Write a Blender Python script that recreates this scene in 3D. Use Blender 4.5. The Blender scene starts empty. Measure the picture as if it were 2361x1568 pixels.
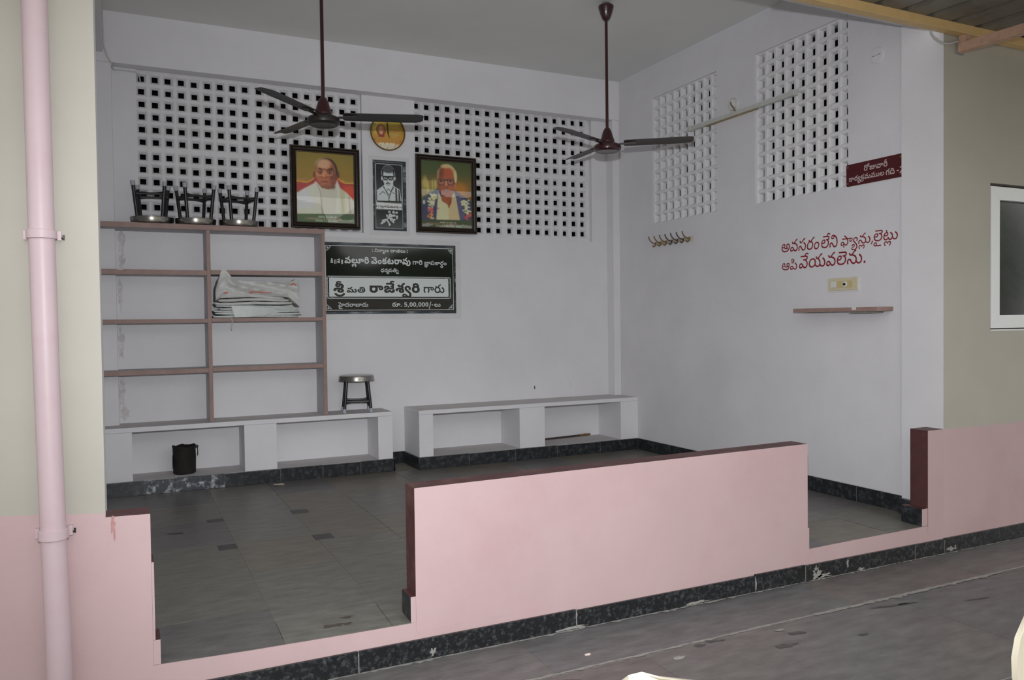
import bpy, bmesh, math, random
import numpy as np
from mathutils import Matrix, Vector
from mathutils.geometry import delaunay_2d_cdt

SC = bpy.context.scene
COL = SC.collection
PI = math.pi
random.seed(7)
RNG = np.random.default_rng(7)

# ------------------------------------------------------------------ camera
CX, CY, CZ = 0.0599, -3.0842, 1.1989
yaw, pitch, roll = 0.44908, -0.0238, -0.01248
_f = Vector((math.sin(yaw) * math.cos(pitch), math.cos(yaw) * math.cos(pitch), math.sin(pitch)))
_r = Vector((math.cos(yaw), -math.sin(yaw), 0))
_u = _r.cross(_f)
c_, s_ = math.cos(roll), math.sin(roll)
R_ = c_ * _r + s_ * _u
U_ = c_ * _u - s_ * _r
cam_data = bpy.data.cameras.new('camera')
cam = bpy.data.objects.new('camera', cam_data)
COL.objects.link(cam)
M = Matrix((R_, U_, -_f)).transposed().to_4x4()
M.translation = (CX, CY, CZ)
cam.matrix_world = M
cam_data.sensor_fit = 'HORIZONTAL'
cam_data.sensor_width = 36.0
cam_data.lens = 36.0 * 1851.15 / 2361.0
cam_data.clip_start = 0.05
SC.camera = cam

# ------------------------------------------------------------------ light
SC.view_settings.view_transform = 'Standard'
SC.view_settings.look = 'None'
SC.view_settings.gamma = 1.0
SC.view_settings.use_curve_mapping = False
SC.view_settings.exposure = 0.0
W = bpy.data.worlds.new('sky')
SC.world = W
W.use_nodes = True
nt = W.node_tree
nt.nodes.clear()
o_ = nt.nodes.new('ShaderNodeOutputWorld')
b_ = nt.nodes.new('ShaderNodeBackground')
b_.inputs[0].default_value = (0.98, 0.97, 0.95, 1)
b_.inputs[1].default_value = 1.5
nt.links.new(b_.outputs[0], o_.inputs[0])
# high sun behind the building: the facade and walkway lie in its shade, the yard beyond is lit
sn = bpy.data.lights.new('sun', 'SUN')
sn.energy = 3.0
sn.angle = math.radians(0.6)
sn.color = (1.0, 0.95, 0.86)
sno = bpy.data.objects.new('sun', sn)
COL.objects.link(sno)
sno.rotation_euler = (math.radians(-27.5), 0.0, math.radians(8))
# the camera's own flash, a little above the lens
fl = bpy.data.lights.new('camera_flash', 'SPOT')
fl.shadow_soft_size = 0.022
fl.spot_size = math.radians(90)
fl.spot_blend = 1.0
fl.energy = 425.0
fl.color = (0.95, 0.97, 1.0)
flo = bpy.data.objects.new('camera_flash', fl)
COL.objects.link(flo)
Mf = M.copy()
Mf.translation = Vector((CX, CY, CZ)) + U_ * 0.22 + _f * 0.02
flo.matrix_world = Mf

# ------------------------------------------------------------------ colours and materials
def lin(c):
    c = c / 255.0
    return c / 12.92 if c <= 0.04045 else ((c + 0.055) / 1.055) ** 2.4
def srgb(r, g, b): return (lin(r), lin(g), lin(b), 1)
def mat(name, col, rough=0.6, metal=0.0, spec=0.5, noise=0.0, nscale=4.0, bump=0.0, bscale=60.0, dark=None, dscale=1.2, damt=0.0, stretch=(1, 1, 1), coat=0.0):
    """paint, plaster, stone: colour with two scales of mottling and a fine relief, in world metres"""
    m = bpy.data.materials.new(name)
    m.use_nodes = True
    n = m.node_tree
    n.nodes.clear()
    out = n.nodes.new('ShaderNodeOutputMaterial')
    p = n.nodes.new('ShaderNodeBsdfPrincipled')
    n.links.new(p.outputs[0], out.inputs[0])
    col = tuple(col[:3]) + (1,)
    p.inputs['Base Color'].default_value = col
    p.inputs['Roughness'].default_value = rough
    p.inputs['Metallic'].default_value = metal
    p.inputs['Specular IOR Level'].default_value = spec
    if coat:
        p.inputs['Coat Weight'].default_value = coat
        p.inputs['Coat Roughness'].default_value = 0.08
    if noise or bump or damt:
        g = n.nodes.new('ShaderNodeNewGeometry')
        mp = n.nodes.new('ShaderNodeMapping')
        mp.inputs['Scale'].default_value = stretch
        n.links.new(g.outputs['Position'], mp.inputs[0])
        src = None
        if noise:
            t = n.nodes.new('ShaderNodeTexNoise')
            t.inputs['Scale'].default_value = nscale
            t.inputs['Detail'].default_value = 6
            t.inputs['Roughness'].default_value = 0.62
            n.links.new(mp.outputs[0], t.inputs['Vector'])
            r = n.nodes.new('ShaderNodeMapRange')
            r.inputs[1].default_value = 0.3
            r.inputs[2].default_value = 0.7
            r.inputs[3].default_value = 1 - noise
            r.inputs[4].default_value = 1 + noise
            n.links.new(t.outputs[0], r.inputs[0])
            mx = n.nodes.new('ShaderNodeVectorMath')
            mx.operation = 'SCALE'
            mx.inputs[0].default_value = col[:3]
            n.links.new(r.outputs[0], mx.inputs['Scale'])
            src = mx.outputs[0]
        if damt:
            t = n.nodes.new('ShaderNodeTexNoise')
            t.inputs['Scale'].default_value = dscale
            t.inputs['Detail'].default_value = 8
            t.inputs['Roughness'].default_value = 0.7
            n.links.new(mp.outputs[0], t.inputs['Vector'])
            r = n.nodes.new('ShaderNodeMapRange')
            r.inputs[1].default_value = 0.5
            r.inputs[2].default_value = 0.75
            r.inputs[3].default_value = 0
            r.inputs[4].default_value = damt
            n.links.new(t.outputs[0], r.inputs[0])
            mx = n.nodes.new('ShaderNodeMix')
            mx.data_type = 'RGBA'
            n.links.new(r.outputs[0], mx.inputs[0])
            if src: n.links.new(src, mx.inputs[6])
            else: mx.inputs[6].default_value = col
            mx.inputs[7].default_value = tuple(dark[:3]) + (1,)
            src = mx.outputs[2]
        if src: n.links.new(src, p.inputs['Base Color'])
        if bump:
            t = n.nodes.new('ShaderNodeTexNoise')
            t.inputs['Scale'].default_value = bscale
            t.inputs['Detail'].default_value = 4
            n.links.new(mp.outputs[0], t.inputs['Vector'])
            bm_ = n.nodes.new('ShaderNodeBump')
            bm_.inputs['Strength'].default_value = bump
            bm_.inputs['Distance'].default_value = 0.01
            n.links.new(t.outputs[0], bm_.inputs['Height'])
            n.links.new(bm_.outputs[0], p.inputs['Normal'])
    return m
def band_mat(name, low, high, z0, slope, x0, **k):
    """wall paint in two colours, the boundary a slightly wavy hand-painted line"""
    m = mat(name, low, **k)
    n = m.node_tree
    p = [x for x in n.nodes if x.type == 'BSDF_PRINCIPLED'][0]
    l = [x for x in n.links if x.to_socket == p.inputs['Base Color']]
    g = n.nodes.new('ShaderNodeNewGeometry')
    sp = n.nodes.new('ShaderNodeSeparateXYZ')
    n.links.new(g.outputs['Position'], sp.inputs[0])
    t = n.nodes.new('ShaderNodeTexNoise')
    t.inputs['Scale'].default_value = 9
    n.links.new(g.outputs['Position'], t.inputs['Vector'])
    def mth(op, a, b):
        q = n.nodes.new('ShaderNodeMath')
        q.operation = op
        for i, v in enumerate((a, b)):
            if isinstance(v, (int, float)): q.inputs[i].default_value = v
            else: n.links.new(v, q.inputs[i])
        return q.outputs[0]
    line = mth('ADD', mth('MULTIPLY', mth('SUBTRACT', sp.outputs[0], x0), slope), z0)
    line = mth('ADD', line, mth('MULTIPLY', mth('SUBTRACT', t.outputs[0], 0.5), 0.012))
    f = mth('GREATER_THAN', sp.outputs[2], line)
    t2 = n.nodes.new('ShaderNodeTexNoise')
    t2.inputs['Scale'].default_value = 2.2
    t2.inputs['Detail'].default_value = 6
    n.links.new(g.outputs['Position'], t2.inputs['Vector'])
    r = n.nodes.new('ShaderNodeMapRange')
    r.inputs[1].default_value = 0.3
    r.inputs[2].default_value = 0.7
    r.inputs[3].default_value = 0.95
    r.inputs[4].default_value = 1.05
    n.links.new(t2.outputs[0], r.inputs[0])
    v = n.nodes.new('ShaderNodeVectorMath')
    v.operation = 'SCALE'
    v.inputs[0].default_value = high[:3]
    n.links.new(r.outputs[0], v.inputs['Scale'])
    mx = n.nodes.new('ShaderNodeMix')
    mx.data_type = 'RGBA'
    n.links.new(f, mx.inputs[0])
    if l: n.links.new(l[0].from_socket, mx.inputs[6])
    else: mx.inputs[6].default_value = tuple(low[:3]) + (1,)
    n.links.new(v.outputs[0], mx.inputs[7])
    n.links.new(mx.outputs[2], p.inputs['Base Color'])
    return m

PINK = (0.53, 0.383, 0.391)
BEIGE = (0.440, 0.420, 0.372)
m_white = mat('white_distemper', (0.785, 0.775, 0.80), 0.8, noise=0.035, nscale=2.2, bump=0.10, bscale=45, spec=0.2)
m_rwall = mat('right_wall_distemper', (0.75, 0.74, 0.775), 0.75, noise=0.05, nscale=1.6, bump=0.12, bscale=38, spec=0.25, dark=(0.66, 0.65, 0.67), dscale=2.6, damt=0.25)
m_ceil = mat('ceiling_limewash', (0.76, 0.76, 0.745), 0.85, noise=0.03, nscale=1.5, bump=0.06, spec=0.2)
m_jali = mat('lattice_whitewash', (0.79, 0.78, 0.80), 0.75, noise=0.06, nscale=14, bump=0.12, bscale=70, spec=0.25)
m_void = mat('shade_black_backing', (0.012, 0.010, 0.009), 0.9, spec=0.1)  # shade put into the colour, so the lattice holes look unlit
m_pink = mat('pink_wall_paint', PINK, 0.6, noise=0.045, nscale=1.6, bump=0.08, bscale=40, spec=0.3, dark=(0.47, 0.285, 0.305), dscale=1.1, damt=0.45)
m_left = band_mat('beige_over_pink_left', PINK, BEIGE, 0.554, -0.088, -0.014, rough=0.65, noise=0.05, nscale=2.0, bump=0.08, bscale=40, spec=0.3, dark=(0.47, 0.285, 0.305), dscale=1.4, damt=0.4)
m_right = band_mat('beige_over_pink_right', PINK, BEIGE, 0.541, -0.004, 4.3, rough=0.65, noise=0.05, nscale=2.0, bump=0.08, bscale=40, spec=0.3, dark=(0.47, 0.285, 0.305), dscale=1.2, damt=0.5)
m_cope = mat('dark_red_coping_paint', (0.095, 0.036, 0.036), 0.5, noise=0.18, nscale=9, bump=0.15, spec=0.4, dark=(0.20, 0.115, 0.10), dscale=6, damt=0.8)
m_stainb = mat('dark_tar_stain', (0.082, 0.077, 0.077), 0.6, noise=0.3, nscale=40)
m_staino = mat('brown_floor_stain', (0.085, 0.068, 0.052), 0.5, noise=0.3, nscale=40)
m_drip = mat('rust_drip', (0.42, 0.22, 0.21), 0.6, noise=0.2, nscale=40)
m_dust = mat('grey_bare_plaster', (0.66, 0.63, 0.645), 0.9, noise=0.2, nscale=30)
m_granite = mat('black_granite_skirting', (0.018, 0.021, 0.025), 0.30, noise=0.3, nscale=30, bump=0.05, spec=0.5, dark=(0.13, 0.14, 0.15), dscale=30, damt=0.7)
m_granite2 = mat('black_granite_plinth', (0.010, 0.011, 0.013), 0.34, noise=0.3, nscale=30, bump=0.05, spec=0.5, dark=(0.10, 0.105, 0.11), dscale=55, damt=1.0)
m_dirty = mat('paint_spattered_skirting', (0.034, 0.042, 0.054), 0.35, noise=0.3, nscale=30, bump=0.05, dark=(0.58, 0.59, 0.61), dscale=24, damt=1.6)
m_mortar = mat('pale_mortar', (0.27, 0.26, 0.245), 0.9, noise=0.2, nscale=20, bump=0.3, bscale=120)
m_grout = mat('floor_grout', (0.20, 0.18, 0.15), 0.9, noise=0.2, nscale=20)
m_edge = mat('brown_shelf_edge_paint', (0.33, 0.215, 0.19), 0.55, noise=0.10, nscale=14, bump=0.1, dark=(0.42, 0.33, 0.31), dscale=9, damt=0.4)
m_shelfw = mat('grey_white_shelf_paint', (0.52, 0.50, 0.51), 0.75, noise=0.06, nscale=5, bump=0.08)
m_ledge = mat('dusty_grey_bench_top', (0.60, 0.575, 0.57), 0.8, noise=0.10, nscale=6, bump=0.1, dark=(0.38, 0.36, 0.35), dscale=6, damt=0.5)
m_steel = mat('stainless_steel', (0.36, 0.35, 0.32), 0.25, metal=1.0, noise=0.06, nscale=12)
m_blacktube = mat('black_enamel_tube', (0.010, 0.010, 0.012), 0.35, spec=0.5)
m_cap = mat('grey_plastic_foot', (0.40, 0.42, 0.46), 0.5)
m_capb = mat('brownish_plastic_foot', (0.34, 0.30, 0.28), 0.5)
m_maroon = mat('maroon_fan_enamel', (0.042, 0.010, 0.012), 0.32, spec=0.5, coat=0.3)
m_brownfan = mat('dark_brown_fan_enamel', (0.022, 0.018, 0.015), 0.4, spec=0.5)
m_bladeu = mat('dusty_blade_brown', (0.062, 0.048, 0.046), 0.5, noise=0.12, nscale=12)
m_bladel = mat('dusty_blade_dark', (0.028, 0.026, 0.025), 0.45, noise=0.12, nscale=12)
m_chrome = mat('bright_bracket', (0.55, 0.55, 0.56), 0.3, metal=0.9)
m_pipe = mat('pink_painted_pipe', (0.56, 0.44, 0.475), 0.42, noise=0.04, nscale=5, bump=0.03, spec=0.4, dark=(0.45, 0.26, 0.29), dscale=10, damt=0.22)
m_yellow = mat('yellow_painted_steel', (0.64, 0.44, 0.20), 0.5, noise=0.08, nscale=12, bump=0.06)
m_salmon = mat('primer_painted_steel', (0.58, 0.37, 0.27), 0.55, noise=0.12, nscale=20, bump=0.08, dark=(0.2, 0.1, 0.07), dscale=22, damt=0.4)
m_tin = mat('galvanised_roof_sheet', (0.20, 0.19, 0.165), 0.5, metal=0.35, noise=0.16, nscale=7, dark=(0.12, 0.085, 0.06), dscale=5, damt=0.5)
m_upvc = mat('white_window_frame', (0.80, 0.82, 0.83), 0.4, spec=0.4)
m_pane = mat('dark_glass', (0.035, 0.036, 0.038), 0.12, spec=0.6, noise=0.2, nscale=12)
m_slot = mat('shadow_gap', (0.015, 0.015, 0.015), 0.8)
m_plaster2 = mat('cement_bedding', (0.72, 0.71, 0.72), 0.8, noise=0.04, nscale=8, bump=0.1)
m_plq = mat('polished_black_granite', (0.010, 0.011, 0.012), 0.06, spec=0.6, noise=0.3, nscale=60)
m_letter = mat('white_engraved_paint', (0.72, 0.77, 0.77), 0.5)
m_letterg = mat('black_engraved_paint', (0.022, 0.024, 0.024), 0.25)
m_smear = mat('paint_smeared_edge', (0.03, 0.045, 0.06), 0.4, noise=0.2, nscale=20, dark=(0.55, 0.58, 0.60), dscale=11, damt=1.0, stretch=(0.35, 1, 1.6))
m_sign = mat('maroon_sign_enamel', (0.085, 0.008, 0.012), 0.3, spec=0.5)
m_signt = mat('pinkish_white_lettering', (0.62, 0.50, 0.50), 0.5)
m_red = mat('red_brush_paint', (0.27, 0.012, 0.022), 0.6, noise=0.25, nscale=30)
m_cream = mat('cream_switch_plate', (0.66, 0.60, 0.42), 0.45, noise=0.04, nscale=20)
m_cream2 = mat('yellowed_switch_insert', (0.60, 0.50, 0.26), 0.45, noise=0.06, nscale=20)
m_whitepl = mat('white_plastic', (0.74, 0.74, 0.72), 0.4)
m_brass = mat('tarnished_brass', (0.30, 0.20, 0.12), 0.4, metal=0.7, noise=0.2, nscale=60)
m_hookw = mat('grey_hook_steel', (0.16, 0.14, 0.14), 0.35, metal=0.8)
m_hookp = mat('yellowed_hook_board', (0.50, 0.44, 0.33), 0.6, noise=0.1, nscale=40)
m_batten = mat('white_lamp_batten', (0.58, 0.59, 0.56), 0.5, noise=0.05, nscale=30)
m_stain = mat('yellow_brown_stain', (0.38, 0.30, 0.17), 0.7, noise=0.3, nscale=40)
m_hedge = mat('dark_green_foliage', (0.035, 0.06, 0.018), 0.8, noise=0.5, nscale=3, bump=1.0, bscale=6)
m_bag = mat('white_woven_plastic', (0.60, 0.61, 0.59), 0.4, noise=0.07, nscale=25, bump=0.15, bscale=90, dark=(0.42, 0.40, 0.38), dscale=9, damt=0.5)
m_baglow = mat('bluish_white_plastic_sheet', (0.60, 0.64, 0.63), 0.35, noise=0.07, nscale=25, bump=0.15, bscale=90, dark=(0.42, 0.43, 0.42), dscale=9, damt=0.4)
m_orange = mat('orange_red_print', (0.62, 0.07, 0.03), 0.5)
m_rust = mat('rusty_black_tin', (0.010, 0.0075, 0.0065), 0.8, noise=0.4, nscale=20, bump=0.4, bscale=90, dark=(0.03, 0.011, 0.008), dscale=16, damt=0.5)
m_wood = mat('brown_bamboo', (0.20, 0.10, 0.04), 0.6, noise=0.2, nscale=30)
m_stickd = mat('dark_stick', (0.05, 0.035, 0.028), 0.7)
m_straw = mat('pale_straw', (0.6, 0.55, 0.42), 0.7)
m_paper = mat('pinkish_paper', (0.75, 0.60, 0.58), 0.7)
m_papw = mat('white_paper', (0.7, 0.68, 0.68), 0.7)
m_cable = mat('grey_cable', (0.52, 0.52, 0.52), 0.5)
m_cabled = mat('dark_grey_cable', (0.17, 0.16, 0.16), 0.5)
m_chair = mat('cream_moulded_plastic', (0.80, 0.74, 0.60), 0.4)
m_gold = mat('gold_beading', (0.50, 0.36, 0.16), 0.35, metal=0.6)
m_frame = mat('dark_brown_frame', (0.016, 0.009, 0.007), 0.3, spec=0.5, noise=0.2, nscale=30)
m_clockrim = mat('gilt_clock_rim', (0.24, 0.13, 0.05), 0.3, metal=0.5)
m_hand = mat('black_clock_hand', (0.012, 0.014, 0.006), 0.4)
m_opp = mat('weathered_compound_wall', (0.30, 0.29, 0.25), 0.9, noise=0.2, nscale=1.5)
def slab_mat(name, c, d):
    return mat(name, c, 0.38, noise=0.26, nscale=7, bump=0.10, bscale=30, spec=0.45, dark=d, dscale=4.2, damt=0.85, stretch=(1, 3.2, 1))
m_floor = [slab_mat('floor_stone_grey', (0.159, 0.151, 0.133), (0.121, 0.099, 0.074)),
           slab_mat('floor_stone_warm', (0.163, 0.146, 0.122), (0.213, 0.170, 0.114)),
           slab_mat('floor_stone_violet', (0.131, 0.124, 0.122), (0.106, 0.097, 0.088)),
           slab_mat('floor_stone_green', (0.165, 0.160, 0.142), (0.128, 0.114, 0.088))]
m_inset = mat('dark_floor_inset', (0.050, 0.047, 0.047), 0.42, noise=0.12, nscale=18)
m_pave = [slab_mat('paving_stone_grey', (0.137, 0.133, 0.131), (0.105, 0.095, 0.093)),
          slab_mat('paving_stone_rose', (0.133, 0.122, 0.119), (0.102, 0.082, 0.077)),
          slab_mat('paving_stone_blue', (0.125, 0.127, 0.130), (0.098, 0.093, 0.090))]
# clear picture glass: mostly lets the print through, mirrors at the surface
m_glass = bpy.data.materials.new('picture_glass')
m_glass.use_nodes = True
_n = m_glass.node_tree
_n.nodes.clear()
_o = _n.nodes.new('ShaderNodeOutputMaterial')
_mx = _n.nodes.new('ShaderNodeMixShader')
_t = _n.nodes.new('ShaderNodeBsdfTransparent')
_g = _n.nodes.new('ShaderNodeBsdfGlossy')
_g.inputs['Roughness'].default_value = 0.01
_fr = _n.nodes.new('ShaderNodeFresnel')
_fr.inputs[0].default_value = 1.5
_n.links.new(_fr.outputs[0], _mx.inputs[0])
_n.links.new(_t.outputs[0], _mx.inputs[1])
_n.links.new(_g.outputs[0], _mx.inputs[2])
_n.links.new(_mx.outputs[0], _o.inputs[0])
def print_mat(name, rough=0.5):
    m = bpy.data.materials.new(name)
    m.use_nodes = True
    p = m.node_tree.nodes['Principled BSDF']
    a = m.node_tree.nodes.new('ShaderNodeVertexColor')
    a.layer_name = 'ink'
    m.node_tree.links.new(a.outputs[0], p.inputs['Base Color'])
    p.inputs['Roughness'].default_value = rough
    return m
m_print = print_mat('printed_picture')
m_etch = print_mat('etched_granite', 0.12)

# ------------------------------------------------------------------ mesh helpers
class MB:
    def __init__(s): s.v = []; s.f = []; s.m = []; s.sm = []
    def add(s, vs, fs, mi=0, smooth=False):
        b = len(s.v)
        s.v += [tuple(float(c) for c in v) for v in vs]
        for k, f in enumerate(fs):
            s.f.append([b + i for i in f])
            s.m.append(mi[k] if isinstance(mi, (list, tuple)) else mi)
            s.sm.append(smooth)
    def quad(s, a, b, c, d, mi=0): s.add([a, b, c, d], [(0, 1, 2, 3)], mi)
    def box(s, x0, x1, y0, y1, z0, z1, mi=0, **fm):
        """fm: material per face - left(-X) right(+X) front(-Y) back(+Y) bottom top"""
        vs = [(x0, y0, z0), (x1, y0, z0), (x1, y1, z0), (x0, y1, z0), (x0, y0, z1), (x1, y0, z1), (x1, y1, z1), (x0, y1, z1)]
        fs = [(0, 3, 7, 4), (1, 5, 6, 2), (0, 4, 5, 1), (3, 2, 6, 7), (0, 1, 2, 3), (4, 7, 6, 5)]
        # outward winding
        fs = [(0, 4, 7, 3), (1, 2, 6, 5), (0, 1, 5, 4), (3, 7, 6, 2), (0, 3, 2, 1), (4, 5, 6, 7)]
        nm = ('left', 'right', 'front', 'back', 'bottom', 'top')
        s.add(vs, fs, [fm.get(k, mi) for k in nm])
    def loft(s, rings, mi=0, closed=True, caps=True, smooth=True):
        n = len(rings[0]); b = [p for r in rings for p in r]; fs = []
        for i in range(len(rings) - 1):
            for j in range(n if closed else n - 1):
                k = (j + 1) % n
                fs.append((i * n + j, i * n + k, (i + 1) * n + k, (i + 1) * n + j))
        s.add(b, fs, mi, smooth)
        if caps:
            s.add(rings[0], [tuple(range(n))[::-1]], mi)
            s.add(rings[-1], [tuple(range(n))], mi)
    def tube(s, path, r, n=10, mi=0, caps=True):
        P = [Vector(p) for p in path]
        rs = r if isinstance(r, (list, tuple)) else [r] * len(P)
        rings = []; up = None
        for i, p in enumerate(P):
            d = (P[min(i + 1, len(P) - 1)] - P[max(i - 1, 0)]).normalized()
            if up is None:
                up = Vector((0, 0, 1)) if abs(d.z) < 0.9 else Vector((1, 0, 0))
            a = d.cross(up).normalized(); up = a.cross(d).normalized()
            rings.append([tuple(p + (a * math.cos(2 * PI * k / n) + up * math.sin(2 * PI * k / n)) * rs[i]) for k in range(n)])
        s.loft(rings, mi, True, caps)
    def lathe(s, prof, n=32, c=(0, 0, 0), mi=0, smooth=True):
        rings = [[(c[0] + r * math.cos(2 * PI * k / n), c[1] + r * math.sin(2 * PI * k / n), c[2] + z) for k in range(n)] for r, z in prof]
        s.loft(rings, mi, True, True, smooth)
    def xf(s, M):
        s.v = [tuple(M @ Vector(v)) for v in s.v]; return s
def setp(o, label=None, cat=None, group=None, kind=None):
    for k, v in (('label', label), ('category', cat), ('group', group), ('kind', kind)):
        if v: o[k] = v
    return o
BASE = {}
def thing(name, label, cat, loc, rz=0.0, group=None, kind=None):
    o = bpy.data.objects.new(name, None)
    COL.objects.link(o)
    o.location = loc; o.rotation_euler = (0, 0, rz); o.empty_display_size = 0.1
    BASE[o.name] = Vector(loc)
    return setp(o, label, cat, group, kind)
def obj(name, mb, mats, parent=None, local=False, angle=35, bevel=0.0, at=None, **props):
    """one mesh object; parts given in world metres are shifted to their parent's base unless local"""
    off = Vector((0, 0, 0))
    if parent is not None and not local: off = BASE[parent.name]
    if parent is None and at is not None: off = Vector(at)
    me = bpy.data.meshes.new(name)
    vs = [(v[0] - off.x, v[1] - off.y, v[2] - off.z) for v in mb.v]
    me.from_pydata(vs, [], mb.f)
    for m in (mats if isinstance(mats, (list, tuple)) else [mats]): me.materials.append(m)
    me.polygons.foreach_set('material_index', mb.m)
    me.polygons.foreach_set('use_smooth', mb.sm)
    if bevel:
        bm = bmesh.new(); bm.from_mesh(me)
        bmesh.ops.bevel(bm, geom=[e for e in bm.edges if len(e.link_faces) == 2], offset=bevel, segments=2, profile=0.6, affect='EDGES', clamp_overlap=True)
        bm.to_mesh(me); bm.free()
    if any(mb.sm): me.set_sharp_from_angle(angle=math.radians(angle))
    me.update()
    o = bpy.data.objects.new(name, me)
    COL.objects.link(o)
    if parent is not None: o.parent = parent
    BASE[o.name] = Vector((0, 0, 0)) if local else off.copy()
    if parent is None: o.location = off
    return setp(o, props.get('label'), props.get('cat'), props.get('group'), props.get('kind'))
def dup(root, loc, rot, label, feet=None):
    r = root.copy(); COL.objects.link(r); r.location = loc; r.rotation_euler = rot; r['label'] = label
    for ch in list(root.children):
        c = ch.copy(); COL.objects.link(c); c.parent = r
        for g in list(ch.children):
            d = g.copy(); COL.objects.link(d); d.parent = c
    return r
def rbox(x0, x1, y0, y1, z0, z1):
    m = MB(); m.box(x0, x1, y0, y1, z0, z1); return m

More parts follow.
